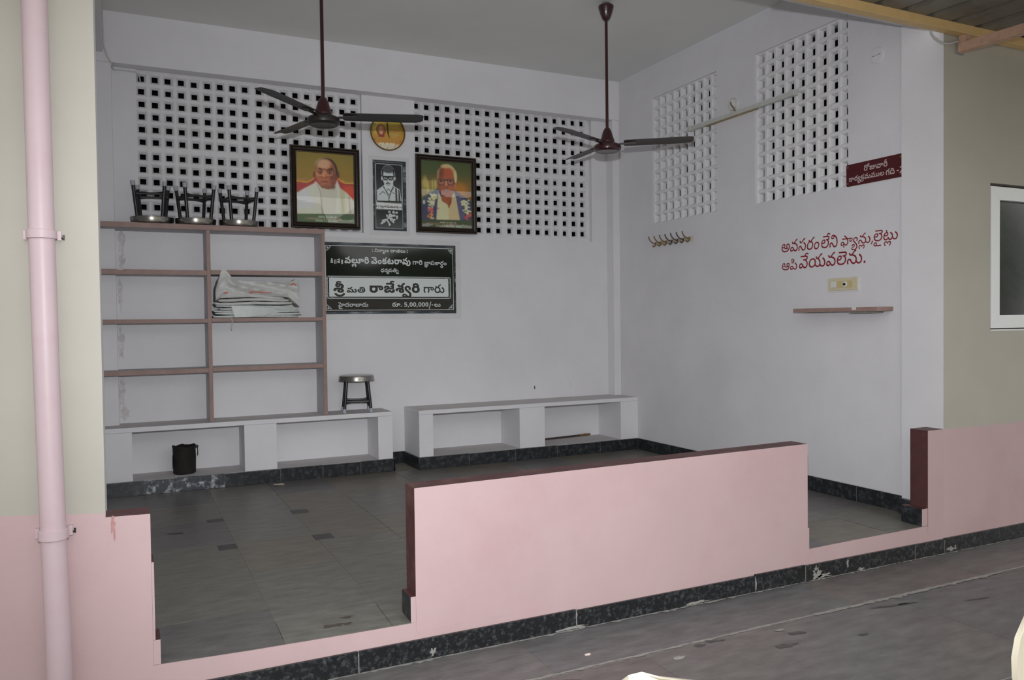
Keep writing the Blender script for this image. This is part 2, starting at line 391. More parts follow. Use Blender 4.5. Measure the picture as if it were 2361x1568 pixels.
# outlines of the Telugu inscriptions: per word a list of closed loops x,y,x,y...
TEXT = {
'p1':[[462,-100,484,-100,511,-94,531,-83,549,-67,525,-50,502,-68,477,-73,459,-72,450,-69,438,-58,436,-51,436,-37,441,-25,444,-26,447,-40,453,-47,462,-54,475,-58,489,-58,504,-54,516,-44,521,-33,521,-15,514,-1,500,8,488,12,501,32,507,48,510,64,508,84,502,95,494,107,482,116,466,124,449,98,464,89,474,77,477,62,474,48,451,10,430,0,414,-17,407,-33,406,-44,409,-64,418,-80,437,-94],[480,-33,475,-31,472,-26,472,-17,475,-13,486,-14,492,-19,493,-24,489,-32],[17,-1,21,-2,51,8,43,26,41,35,43,43,50,46,59,42,93,9,104,3,117,-2,135,-3,153,0,167,7,175,14,181,26,186,39,187,50,186,82,181,102,172,122,163,136,147,154,133,164,115,173,84,179,72,179,54,175,45,170,36,161,31,147,34,127,41,117,54,110,68,108,90,113,97,117,102,125,106,140,108,142,124,130,136,116,147,93,152,71,152,46,150,37,144,30,138,28,126,28,115,34,77,69,57,76,34,74,18,65,8,48,7,28,11,12],[256,-1,282,-3,302,0,318,7,332,19,341,35,345,59,343,77,335,95,336,97,365,97,366,95,364,86,364,75,371,59,383,50,403,46,423,50,432,57,438,64,443,80,442,93,438,104,429,113,421,119,408,123,392,125,208,125,207,100,210,97,217,95,211,86,206,71,206,53,209,37,214,26,223,14,237,5],[555,-1,576,-3,597,0,610,7,625,21,603,39,592,29,583,25,572,25,565,28,562,37,565,44,574,47,599,48,600,50,599,74,574,75,567,77,564,82,564,89,567,94,581,98,594,96,603,92,615,76,644,76,653,89,662,94,678,94,687,89,694,77,696,65,682,69,666,70,657,69,644,63,636,55,632,46,632,23,642,7,660,-2,689,-2,709,7,717,14,723,26,728,39,729,55,726,86,717,104,705,116,696,121,673,125,651,121,639,114,630,105,606,120,585,125,558,123,540,116,529,102,527,89,528,80,533,71,545,62,534,53,528,46,525,32,525,26,528,17,536,7],[849,-1,867,-3,882,0,891,5,905,18,914,7,925,0,941,-3,963,0,980,12,987,23,991,37,991,59,988,73,982,86,975,96,1011,97,1009,77,1014,62,1029,49,1047,46,1067,50,1081,62,1087,80,1087,91,1084,102,1076,112,1067,119,1053,123,1038,125,822,125,821,98,835,95,823,80,819,66,817,50,819,32,823,21,831,10,840,2],[1168,-1,1220,-2,1254,3,1276,11,1295,28,1302,44,1303,55,1303,66,1300,82,1295,91,1285,103,1269,114,1254,120,1253,122,1274,146,1297,154,1294,181,1276,179,1258,171,1241,154,1227,135,1215,126,1206,126,1203,129,1195,148,1166,141,1163,138,1173,116,1186,104,1202,99,1215,99,1227,102,1227,100,1216,93,1208,82,1206,66,1208,57,1215,47,1227,41,1247,38,1263,41,1264,39,1256,34,1238,29,1206,26,1175,27,1152,32,1141,37,1143,39,1159,38,1170,41,1179,45,1189,55,1192,62,1193,77,1191,86,1186,95,1170,107,1159,110,1143,110,1123,103,1109,91,1102,80,1099,62,1102,41,1109,28,1120,17,1132,9,1148,3],[1385,-1,1416,-3,1440,0,1465,9,1479,19,1499,5,1515,-2,1533,-3,1551,0,1566,9,1578,26,1583,50,1578,75,1572,89,1557,106,1544,117,1530,124,1511,98,1533,81,1543,68,1547,57,1547,39,1543,32,1535,28,1517,29,1508,34,1495,46,1495,71,1492,82,1486,95,1474,109,1452,124,1432,98,1449,85,1459,73,1461,62,1456,44,1445,34,1431,29,1409,27,1384,30,1365,39,1356,48,1354,55,1377,52,1391,54,1404,61,1414,75,1416,89,1414,100,1406,113,1391,123,1368,125,1350,121,1332,108,1323,91,1320,75,1320,57,1323,46,1334,26,1344,16,1362,5],[666,23,663,26,661,32,661,39,666,44,675,47,680,46,694,37,690,28,682,22,673,21],[268,27,255,32,247,39,240,55,241,71,245,82,255,92,268,96,286,96,295,92,306,80,310,66,309,50,302,37,295,32,282,27],[864,28,858,32,854,37,852,46,852,62,859,77,876,92,896,97,916,96,927,94,941,87,953,73,957,57,957,44,952,32,945,28,936,27,928,32,918,50,891,50,889,50,885,37,879,30,873,28],[1143,61,1130,66,1134,77,1146,85,1152,85,1159,83,1162,77,1162,68,1157,64],[1242,63,1237,66,1236,75,1238,81,1245,85,1258,85,1270,75,1265,67,1258,63],[401,70,394,73,389,82,392,96,410,94,417,86,414,75,408,71],[1047,70,1040,72,1034,80,1034,91,1038,97,1051,96,1061,89,1060,76,1056,72],[1359,77,1352,82,1359,95,1371,101,1380,98,1383,91,1382,82,1373,77],[63,133,58,140,61,149,68,152,77,152,80,143,78,136,72,133]],
'pc':[[32,-3,46,-1,53,4,56,11,56,24,53,31,46,36,39,38,33,38,21,34,16,29,15,22,15,13,18,4,26,-2],[27,74,42,73,54,80,57,89,56,101,48,111,39,113,28,113,17,105,14,94,16,83]],
'p2a':[[188,-34,215,-35,217,-32,217,161,215,163,188,161],[247,-34,274,-35,275,-32,274,163,246,161],[495,-34,521,-35,523,-32,523,161,521,163,494,161],[553,-34,580,-35,581,-32,581,161,580,163,552,161],[62,-3,96,-1,116,5,131,17,135,31,135,44,133,53,128,60,119,68,94,74,49,78,42,82,39,87,41,94,44,97,58,100,85,99,94,95,103,84,128,89,131,92,122,107,104,121,108,130,111,146,110,157,104,170,94,180,85,185,59,188,59,193,67,198,80,198,89,190,112,195,107,204,98,212,80,217,58,216,44,209,39,204,35,193,37,179,30,170,28,157,33,147,42,140,51,138,67,137,87,143,86,137,76,129,65,127,38,131,33,120,17,110,13,104,8,89,10,76,13,69,17,64,29,57,44,53,94,48,103,42,104,33,100,29,96,26,80,23,60,23,49,26,40,32,31,43,5,35,5,31,10,22,24,8,40,1],[393,-3,413,-2,429,5,436,13,441,26,441,40,437,53,422,71,432,89,433,101,430,112,439,128,439,148,435,157,426,166,416,171,400,174,397,182,400,187,407,191,420,189,429,182,450,188,440,202,429,209,420,212,402,212,384,205,374,193,373,177,371,174,312,174,310,173,310,152,312,149,400,149,410,143,411,134,407,128,372,123,373,101,400,101,404,94,403,87,400,84,368,91,344,90,332,88,319,81,312,74,306,56,309,35,312,29,314,29,337,36,338,38,336,47,336,56,341,63,355,67,375,66,377,65,366,56,357,42,355,31,357,20,363,8,371,3,382,-2],[395,21,386,26,383,35,389,46,400,56,410,47,413,33,412,29,407,23],[62,154,56,156,52,159,53,166,56,168,71,169,81,164,82,161,76,156]],
'p2b':[[241,-95,245,-96,264,-77,249,-59,247,-50,252,-40,263,-40,268,-45,272,-56,297,-56,306,-41,315,-39,322,-45,323,-56,318,-65,307,-77,307,-79,326,-96,329,-96,342,-81,352,-63,353,-45,347,-27,335,-17,322,-13,302,-15,286,-29,272,-17,259,-13,245,-14,234,-18,227,-23,220,-34,217,-54,224,-74],[43,-2,56,-3,70,-1,83,5,92,14,108,4,119,-1,144,-3,167,3,183,18,190,34,192,47,190,70,183,85,175,97,162,109,146,118,123,126,142,145,162,151,160,182,142,181,126,174,112,162,81,127,77,126,70,129,61,150,24,139,33,117,47,103,61,98,108,95,124,90,134,83,145,72,151,54,152,45,149,37,141,31,133,31,119,37,90,66,74,75,65,77,47,78,27,72,15,63,9,52,6,38,8,25,13,13,20,6,34,-1],[286,-2,306,-3,338,1,360,10,371,18,389,6,405,-1,425,-3,448,1,458,7,469,18,478,40,478,56,476,70,471,81,463,92,464,94,493,94,492,74,499,58,513,47,531,44,549,46,558,51,566,58,572,72,572,97,568,106,558,116,547,122,538,124,520,126,425,126,404,97,404,94,429,74,437,56,437,43,434,36,425,31,419,31,405,35,389,49,390,67,383,92,366,112,344,125,323,94,340,83,347,74,350,65,347,49,339,40,329,35,306,31,293,31,277,33,263,37,257,42,248,52,270,51,284,53,295,58,301,63,307,72,311,85,306,106,293,120,281,124,259,126,241,122,223,110,211,90,208,63,211,47,220,29,234,15,254,4],[646,-2,664,-3,682,-1,704,8,713,15,721,25,730,47,730,72,726,88,716,103,716,124,710,146,702,157,691,167,677,174,666,176,644,176,630,174,617,167,609,160,603,146,602,137,602,126,608,112,591,90,585,65,589,36,598,20,617,5,626,1],[50,26,45,31,44,38,45,43,50,48,59,48,71,38,70,34,65,28,59,26],[655,31,639,35,630,45,626,58,627,74,634,85,646,93,662,94,671,93,682,86,687,79,690,65,689,52,685,43,680,37,671,33],[529,71,523,74,520,81,522,94,538,93,542,89,545,83,542,74,538,72],[250,78,245,81,247,88,252,95,261,99,270,96,273,88,270,81,263,77],[639,125,637,130,638,139,646,145,653,145,668,142,678,133,681,126,680,124,666,126]],
'p2c':[[1148,-40,1177,-39,1195,-32,1214,-17,1225,1,1230,21,1231,39,1229,55,1222,77,1207,100,1193,114,1175,126,1153,97,1153,95,1175,75,1184,61,1190,39,1189,21,1185,10,1172,-2,1157,-7,1136,-5,1124,1,1141,14,1151,32,1153,57,1148,77,1140,93,1125,107,1112,116,1085,127,1100,143,1107,147,1123,151,1121,182,1105,181,1085,172,1071,160,1047,131,1040,126,1035,126,1030,129,1022,150,986,140,987,131,994,118,1001,109,1008,103,1028,97,1067,96,1082,91,1094,85,1108,68,1113,48,1112,41,1107,34,1100,31,1091,31,1082,36,1055,62,1040,73,1019,78,995,75,979,66,969,50,968,32,971,19,977,11,983,4,992,0,1001,-3,1019,-3,1037,2,1055,14,1085,-12,1107,-27,1127,-36],[38,-2,59,-3,72,0,81,4,92,14,117,0,131,-3,149,-3,164,2,180,14,190,32,192,57,190,70,184,84,172,97,163,104,174,120,177,133,174,154,164,167,151,175,126,178,23,178,23,147,126,147,137,144,140,140,140,133,135,128,126,126,83,125,83,97,115,93,133,85,147,68,152,52,151,43,146,34,140,31,131,31,119,38,92,64,74,75,63,78,47,78,29,73,21,68,13,59,8,50,6,37,9,23,13,14,23,4],[254,-2,279,-3,299,2,317,13,329,30,334,52,332,68,323,86,306,100,279,107,248,105,232,98,223,91,213,77,209,66,207,50,209,37,215,23,222,14,232,6],[396,-2,437,-3,459,2,477,11,487,23,490,34,489,48,485,59,477,67,455,75,396,80,391,84,390,88,396,94,421,96,439,91,448,83,484,91,483,97,475,108,456,122,475,143,482,147,498,151,495,182,479,181,459,173,448,163,424,133,414,126,410,126,405,129,396,150,359,140,368,118,355,106,349,95,348,77,356,64,367,56,378,52,437,46,446,41,447,37,443,32,430,29,407,29,396,31,387,37,380,44,344,34,350,21,362,9,376,2],[544,-2,567,-3,581,0,592,4,605,16,623,2,637,-2,662,-2,680,4,694,16,703,39,703,64,696,84,685,100,675,109,650,125,629,95,646,82,659,66,663,48,662,41,658,34,650,31,635,34,629,39,626,50,623,51,590,51,584,39,574,32,563,31,551,33,544,43,542,55,554,51,572,51,592,56,604,68,608,77,609,88,608,97,602,111,594,118,581,124,580,127,581,156,545,156,546,124,529,115,517,104,508,86,503,64,505,39,512,21,524,6],[776,-2,803,-3,821,0,837,6,853,19,863,37,866,57,865,75,857,93,860,94,884,94,884,75,891,57,905,47,927,44,947,49,959,61,965,77,964,93,962,102,956,109,945,118,923,125,725,126,723,124,723,97,725,94,730,93,724,79,721,68,722,48,726,32,733,21,743,11,758,2],[50,26,44,32,44,39,46,46,52,49,59,48,63,46,72,37,63,27,56,25],[268,27,259,29,252,34,247,43,246,55,249,66,255,73,261,76,272,78,281,76,289,70,294,61,295,52,293,41,286,32,277,28],[1010,27,1005,32,1005,41,1013,48,1024,46,1033,37,1024,27,1017,25],[785,31,774,36,765,46,762,55,762,73,767,83,779,92,792,94,806,93,817,86,822,79,826,66,824,50,819,41,810,34,799,31],[918,72,913,77,912,82,913,93,920,94,932,91,937,84,934,75,929,72],[549,79,545,82,545,84,554,96,565,99,573,95,575,86,569,79,560,77]],
'p2d':[[310,-3,339,-1,362,8,373,18,381,29,387,54,385,78,380,92,372,105,372,128,367,144,360,154,348,165,335,171,321,174,294,171,281,165,273,157,268,146,267,132,269,123,275,112,258,92,253,81,250,63,253,38,265,18,285,3],[28,0,31,-1,57,11,44,38,41,65,46,83,51,90,60,97,72,100,87,99,99,94,106,87,113,69,113,47,106,27,97,11,99,8,123,-1,128,4,137,24,144,58,142,78,132,99,166,99,163,90,163,78,165,69,171,61,177,55,186,51,204,49,220,53,229,60,234,67,239,87,234,105,222,117,211,122,200,124,13,125,12,123,12,101,24,99,12,76,10,60,11,49,17,22],[312,24,294,30,285,42,280,63,282,74,287,85,297,94,308,99,328,99,344,92,353,81,357,65,356,49,349,36,339,28,326,24],[195,71,189,76,186,83,188,96,191,100,209,97,214,92,214,78,207,71],[299,123,295,130,296,139,303,147,312,149,326,147,335,142,342,132,345,123,344,122,315,125]],
'p2e':[[747,-117,769,-117,767,-96,748,-94,757,-87,759,-87,768,-96,781,-99,793,-99,806,-94,816,-83,819,-67,816,-47,804,-30,786,-19,763,-14,745,-15,734,-17,714,-28,704,-38,699,-47,697,-67,702,-85,712,-95,723,-99,734,-99,748,-96],[108,-112,115,-113,118,-105,118,-90,115,-81,123,-67,127,-52,174,-51,174,-34,158,-33,158,-15,136,-15,136,-33,133,-34,124,-34,113,-20,97,-14,79,-16,66,-27,52,-17,41,-14,28,-15,16,-19,12,-23,7,-36,9,-47,12,-52,32,-47,31,-38,39,-33,48,-35,57,-46,75,-46,81,-38,86,-35,97,-37,103,-47,103,-58,100,-63,77,-53,57,-51,39,-53,24,-63,21,-72,21,-78,28,-91,41,-97,68,-99,95,-93,95,-110],[52,-81,47,-78,45,-74,48,-70,55,-68,70,-69,87,-76,75,-81],[730,-79,722,-72,722,-56,727,-45,739,-37,752,-34,775,-37,784,-42,793,-54,795,-63,793,-72,786,-79,775,-77,768,-64,748,-64,741,-77],[39,-2,61,-3,75,0,88,7,100,17,115,2,129,-2,151,-3,167,2,179,12,186,27,186,43,178,63,152,54,156,36,151,28,145,24,131,24,124,27,117,34,113,48,111,49,86,49,78,32,73,27,64,24,50,24,43,27,40,34,43,43,77,60,93,71,104,65,120,61,138,60,151,63,160,67,170,77,174,86,176,100,198,99,195,86,196,75,198,68,208,56,226,49,248,51,263,61,269,72,271,90,267,104,259,113,253,118,230,124,118,125,116,102,118,100,142,100,147,93,142,86,124,84,109,88,100,93,91,113,75,123,48,125,28,120,16,113,9,102,9,86,14,73,39,80,39,95,42,99,48,102,64,101,69,93,68,88,64,81,25,62,16,54,11,45,10,30,13,16,23,5],[302,-2,320,-3,334,0,354,16,372,2,390,-3,415,-1,428,6,438,16,442,25,447,48,443,75,431,95,415,112,394,125,378,102,379,99,394,89,406,78,415,61,417,48,415,36,410,28,403,24,390,24,383,27,348,61,334,71,325,74,309,74,298,71,289,66,277,52,274,41,274,27,283,9,291,2],[509,-2,543,-3,563,2,574,7,583,15,588,23,591,32,591,43,584,59,570,69,554,74,511,76,498,81,494,88,498,96,511,100,534,100,547,96,559,84,586,90,583,100,610,100,608,81,610,72,615,62,628,52,637,49,651,49,667,54,674,59,680,68,683,77,684,88,679,106,670,115,660,121,637,125,466,125,463,84,466,72,471,65,478,60,493,54,547,48,556,44,559,39,559,33,554,27,534,23,520,23,502,27,495,32,487,42,460,35,466,21,478,9,491,2],[750,-2,777,-3,802,4,819,18,827,32,832,45,833,59,829,84,818,104,806,114,795,120,795,122,817,148,829,154,840,156,840,180,838,182,820,179,804,170,772,134,761,125,754,126,750,129,741,148,713,140,717,126,724,115,708,99,699,81,697,66,698,43,704,27,714,14,734,2],[894,-2,919,-3,937,3,953,14,964,32,967,57,962,77,950,93,934,102,914,107,901,107,883,103,864,90,853,72,849,52,850,39,857,23,869,9,880,2],[309,22,303,27,301,36,303,43,309,49,316,50,322,49,329,43,336,34,332,27,325,22,316,21],[901,22,889,27,882,36,878,50,880,63,885,72,896,80,912,82,921,80,930,74,935,66,938,57,935,39,930,30,921,24,912,22],[754,24,739,32,731,41,726,57,729,77,737,90,750,98,761,100,779,98,792,90,800,79,803,68,802,50,796,36,784,27,772,24],[226,72,218,81,218,90,221,98,228,100,244,95,247,86,244,75,237,71],[640,72,632,81,632,93,635,99,642,100,655,96,661,88,659,77,653,72],[315,102,334,103,345,108,359,120,383,147,397,154,406,156,407,160,406,180,397,181,385,179,370,170,329,126,320,126,316,129,307,148,280,140,283,126,292,113,302,105]],
'p3':[[348,-99,369,-99,396,-93,416,-82,431,-67,409,-53,394,-66,385,-71,367,-75,351,-75,340,-73,328,-66,321,-54,321,-34,328,-21,332,-36,339,-47,351,-55,360,-57,373,-57,391,-50,400,-40,404,-29,403,-13,397,-2,387,6,371,11,385,36,392,56,392,72,389,86,385,95,376,107,362,118,349,125,334,101,351,91,358,83,363,72,363,54,354,34,338,9,319,1,302,-16,296,-29,294,-40,296,-63,306,-80,324,-93],[794,-85,823,-84,837,-79,850,-72,871,-84,891,-85,904,-81,913,-75,917,-70,902,-54,893,-60,884,-62,870,-56,869,-54,882,-29,887,-2,886,16,880,45,869,70,851,95,832,111,812,125,796,101,821,83,838,65,846,52,856,25,858,-9,850,-35,848,-35,823,-15,803,-8,778,-10,769,-15,760,-23,753,-40,753,-52,757,-65,765,-75,772,-79],[796,-61,786,-56,781,-47,784,-38,792,-33,805,-33,812,-35,825,-45,833,-54,814,-61],[81,-34,106,-34,108,-31,106,0,103,2,106,4,115,0,126,-3,148,-1,164,9,174,25,178,43,178,56,176,68,170,86,153,106,125,122,151,150,160,154,171,156,171,173,169,181,151,179,137,172,121,157,100,131,92,125,85,125,80,128,72,148,45,141,45,135,52,117,31,104,19,90,15,81,9,59,9,41,13,23,25,6,36,0,45,-3,61,-3,79,4,92,17,106,5,103,2,81,2,79,-25,79,-31],[362,-34,356,-29,355,-25,355,-18,358,-11,371,-12,378,-20,379,-27,376,-32,369,-35],[249,-2,272,-3,299,4,313,13,325,29,331,54,331,68,327,86,315,105,293,122,315,147,322,152,340,158,337,181,317,178,304,171,291,160,270,133,261,126,254,125,249,128,241,147,212,140,215,128,222,115,208,101,199,86,194,61,197,38,204,25,216,11,234,1],[437,-2,454,-3,466,0,479,8,486,16,506,2,522,-3,547,-1,561,7,574,23,580,45,577,72,563,97,549,111,526,124,511,101,538,80,547,63,550,45,547,34,541,27,535,24,522,24,513,29,479,64,463,72,450,74,436,73,421,65,416,61,408,47,407,32,409,23,413,14,421,5],[672,-2,709,-3,747,4,772,17,782,27,788,38,791,50,791,68,787,86,787,106,784,124,774,142,763,154,738,169,706,176,686,176,673,174,659,167,654,162,647,149,647,140,649,128,657,118,668,112,677,110,700,112,711,119,718,131,720,149,733,143,744,135,756,119,759,108,740,110,727,109,715,104,703,90,700,72,702,63,706,54,718,44,740,41,760,46,751,35,742,31,724,26,682,24,650,28,632,38,630,41,632,42,646,41,666,44,674,50,682,59,685,72,683,90,670,104,659,109,641,110,625,106,612,98,600,81,597,68,598,50,602,36,609,25,623,13,634,7,648,2],[443,22,436,29,436,43,441,48,445,50,457,48,469,36,468,32,457,22,450,20],[52,24,44,29,40,38,39,63,44,77,49,83,61,93,83,100,115,98,130,90,142,77,147,63,148,47,145,34,139,27,130,24,119,26,111,34,106,49,81,49,75,34,69,27,63,24],[254,24,238,31,229,43,225,56,227,77,235,90,247,98,263,100,279,98,290,91,297,81,301,65,300,47,292,35,281,27,272,24],[632,63,623,68,625,74,630,82,637,86,646,88,652,87,657,82,658,70,654,65,646,62],[736,63,728,70,728,79,731,84,745,88,756,84,761,79,761,74,754,65,745,62],[452,101,468,103,481,110,518,149,529,154,540,157,539,180,526,181,508,174,494,162,470,133,461,126,454,125,449,128,441,148,412,140,418,124,428,110,436,105],[677,132,672,137,672,146,679,152,693,153,696,146,694,135,684,131]],
'p4a':[[92,-76,126,-75,151,-65,164,-56,174,-45,185,-29,187,-22,160,-6,158,-7,147,-23,133,-34,115,-41,95,-41,72,-34,59,-23,48,-7,43,-7,18,-22,18,-24,24,-36,35,-49,52,-64,70,-72],[99,-2,122,-3,140,0,151,4,163,16,168,30,166,48,158,61,146,72,157,84,164,95,168,117,165,131,160,142,142,161,115,172,80,176,81,180,86,184,95,184,104,177,134,185,129,194,117,206,106,211,90,213,66,208,54,201,49,194,46,183,49,165,41,157,36,149,33,138,35,122,43,109,57,101,70,98,88,98,97,101,108,107,114,115,117,129,120,130,123,122,123,113,118,97,108,87,88,91,63,92,34,87,21,79,13,72,8,63,6,50,9,36,16,23,54,33,54,52,61,58,75,60,65,43,63,34,65,23,69,14,77,7,86,2],[111,31,108,34,107,41,115,50,123,43,124,36,120,31],[72,128,69,131,70,139,79,143,86,142,88,135,86,130,81,127]],
'p4b':[[43,-3,70,-1,83,5,92,14,113,1,135,-3,162,1,171,6,180,14,196,3,207,-1,225,-3,245,-1,263,9,275,24,280,42,280,63,278,72,271,87,259,103,245,115,227,126,206,96,206,94,222,83,234,69,240,56,239,40,234,33,225,30,212,33,200,40,193,47,188,76,176,96,155,113,123,126,142,145,163,153,160,182,140,180,119,169,81,127,74,126,70,129,61,150,24,139,33,117,45,104,61,98,97,97,122,91,131,86,142,75,147,67,151,54,150,38,144,32,135,30,119,37,90,66,74,75,52,78,38,77,27,72,17,65,9,51,6,38,8,24,14,13,20,6,34,-1],[383,-3,419,-3,461,4,486,14,498,24,505,36,509,51,510,65,505,85,505,110,500,128,486,149,475,160,459,169,439,176,414,179,392,178,371,171,359,159,355,150,354,141,357,126,371,112,369,111,344,113,326,108,314,101,301,85,296,69,296,56,301,40,311,25,322,15,340,6,367,-1],[52,26,45,31,44,42,50,48,59,48,65,44,71,36,68,30,61,26],[376,30,353,35,341,40,374,44,384,49,392,58,395,69,394,85,387,99,376,108,378,109,401,106,414,109,425,116,430,121,437,143,448,138,462,126,469,112,443,112,428,108,421,104,409,90,407,69,411,56,423,45,443,39,464,42,465,40,452,35,428,30],[342,64,332,69,337,81,347,86,358,84,361,78,359,69,351,65],[450,65,444,67,441,72,441,78,446,84,452,86,459,86,471,78,468,72,464,67,457,64],[371,109,371,112,376,110,376,108],[389,133,386,137,387,146,392,149,403,150,406,141,403,135,398,132]],
'p4c':[[637,-88,664,-86,684,-75,707,-86,725,-88,743,-86,752,-84,763,-77,772,-65,777,-52,778,-31,775,-13,769,0,747,25,700,63,693,72,691,79,693,88,698,92,707,95,718,93,725,88,727,81,726,72,722,65,723,63,754,44,766,63,768,74,768,88,762,106,745,120,720,127,689,125,666,114,656,101,652,92,651,74,657,54,678,29,709,5,728,-13,735,-25,737,-40,732,-52,727,-55,716,-55,707,-50,684,-29,669,-19,644,-16,626,-20,618,-25,610,-34,606,-45,605,-56,609,-70,617,-80,628,-86],[648,-59,643,-52,645,-47,651,-44,657,-46,665,-54,657,-59],[68,-2,95,-3,111,-1,133,8,145,18,157,36,160,52,159,77,153,91,176,92,178,65,184,54,194,46,205,42,223,42,241,47,248,51,255,61,260,74,260,90,256,104,248,114,239,120,225,125,210,127,12,127,10,95,12,92,17,90,11,77,9,61,13,36,20,23,32,11,50,2],[309,-2,333,-3,345,-1,360,6,372,15,385,5,399,-1,430,-3,453,4,467,18,471,32,471,43,469,54,464,65,435,59,433,61,445,68,455,81,457,97,452,110,460,133,458,153,451,164,441,172,432,176,419,179,417,182,418,187,423,189,432,188,439,182,468,189,470,191,466,198,455,210,437,217,417,217,401,213,390,204,384,196,383,182,381,180,311,179,311,146,408,145,416,142,418,135,412,128,391,126,391,95,414,95,415,90,412,87,396,87,383,91,375,97,372,106,365,115,347,125,324,127,302,125,288,119,279,113,274,106,271,95,272,83,277,69,315,80,315,92,320,97,327,97,332,92,330,86,324,80,302,71,284,60,274,45,274,25,279,14,291,3],[581,-2,603,-3,624,1,635,8,642,18,645,32,643,50,635,63,624,72,636,88,636,104,633,110,619,122,620,124,637,142,657,149,658,167,655,184,633,181,619,174,606,162,584,135,574,127,567,128,564,131,556,152,520,143,516,140,526,115,538,103,556,96,574,96,588,98,591,95,591,88,590,86,556,90,529,89,516,87,500,80,490,70,485,59,486,41,490,27,493,23,495,23,533,34,531,47,533,54,538,57,552,59,552,56,545,47,542,38,544,20,556,6,570,0],[844,-2,878,-2,896,2,909,8,926,23,932,34,937,52,935,79,930,92,922,104,922,128,917,144,910,155,898,167,876,177,855,179,837,176,822,170,813,162,807,153,803,140,805,122,809,113,794,95,787,74,786,59,787,45,792,32,799,20,817,6],[590,31,585,38,587,45,592,50,599,45,602,36,599,31],[327,34,319,38,322,44,349,55,367,68,378,63,396,58,423,59,426,56,424,54,424,41,417,35,405,35,401,37,396,45,394,52,392,53,354,53,348,43,340,35],[75,35,66,39,58,50,56,68,58,77,66,86,75,91,97,90,104,87,112,77,114,68,112,50,106,42,95,36],[851,35,842,40,834,50,832,63,835,77,842,86,851,91,867,92,878,89,886,81,890,72,890,56,888,47,880,39,871,36],[426,56,423,59,426,59,432,60,435,59],[214,72,207,79,207,88,210,92,221,91,228,86,228,77,221,72],[844,126,842,133,843,137,849,142,855,143,867,143,873,140,878,135,883,126,862,127]],
'p4d':[[310,-3,328,-3,348,1,362,8,375,19,391,6,400,1,416,-3,432,-3,441,-1,454,5,468,22,472,33,474,49,470,74,459,94,441,113,420,124,406,101,433,78,439,69,443,58,444,42,440,31,434,26,418,24,405,28,386,45,387,65,380,92,366,109,349,121,373,149,396,157,393,181,378,180,360,171,343,155,326,133,315,125,310,125,303,130,297,147,290,147,268,139,278,114,262,99,253,81,250,63,253,38,265,18,276,8,290,1],[28,0,31,-1,57,11,44,38,41,65,46,83,51,90,60,97,72,100,87,99,99,94,106,87,113,69,113,47,106,27,97,11,99,8,123,-1,128,4,137,24,144,58,142,78,132,99,166,99,163,90,163,78,165,69,171,61,177,55,186,51,204,49,220,53,229,60,234,67,239,87,234,105,222,117,211,122,200,124,13,125,12,123,12,101,24,99,12,76,10,60,11,49,17,22],[312,24,294,30,285,42,280,63,282,74,287,85,297,94,308,99,328,99,344,92,353,81,357,65,356,49,349,36,339,28,326,24],[195,71,189,76,186,83,188,96,191,100,209,97,214,92,214,78,207,71]],
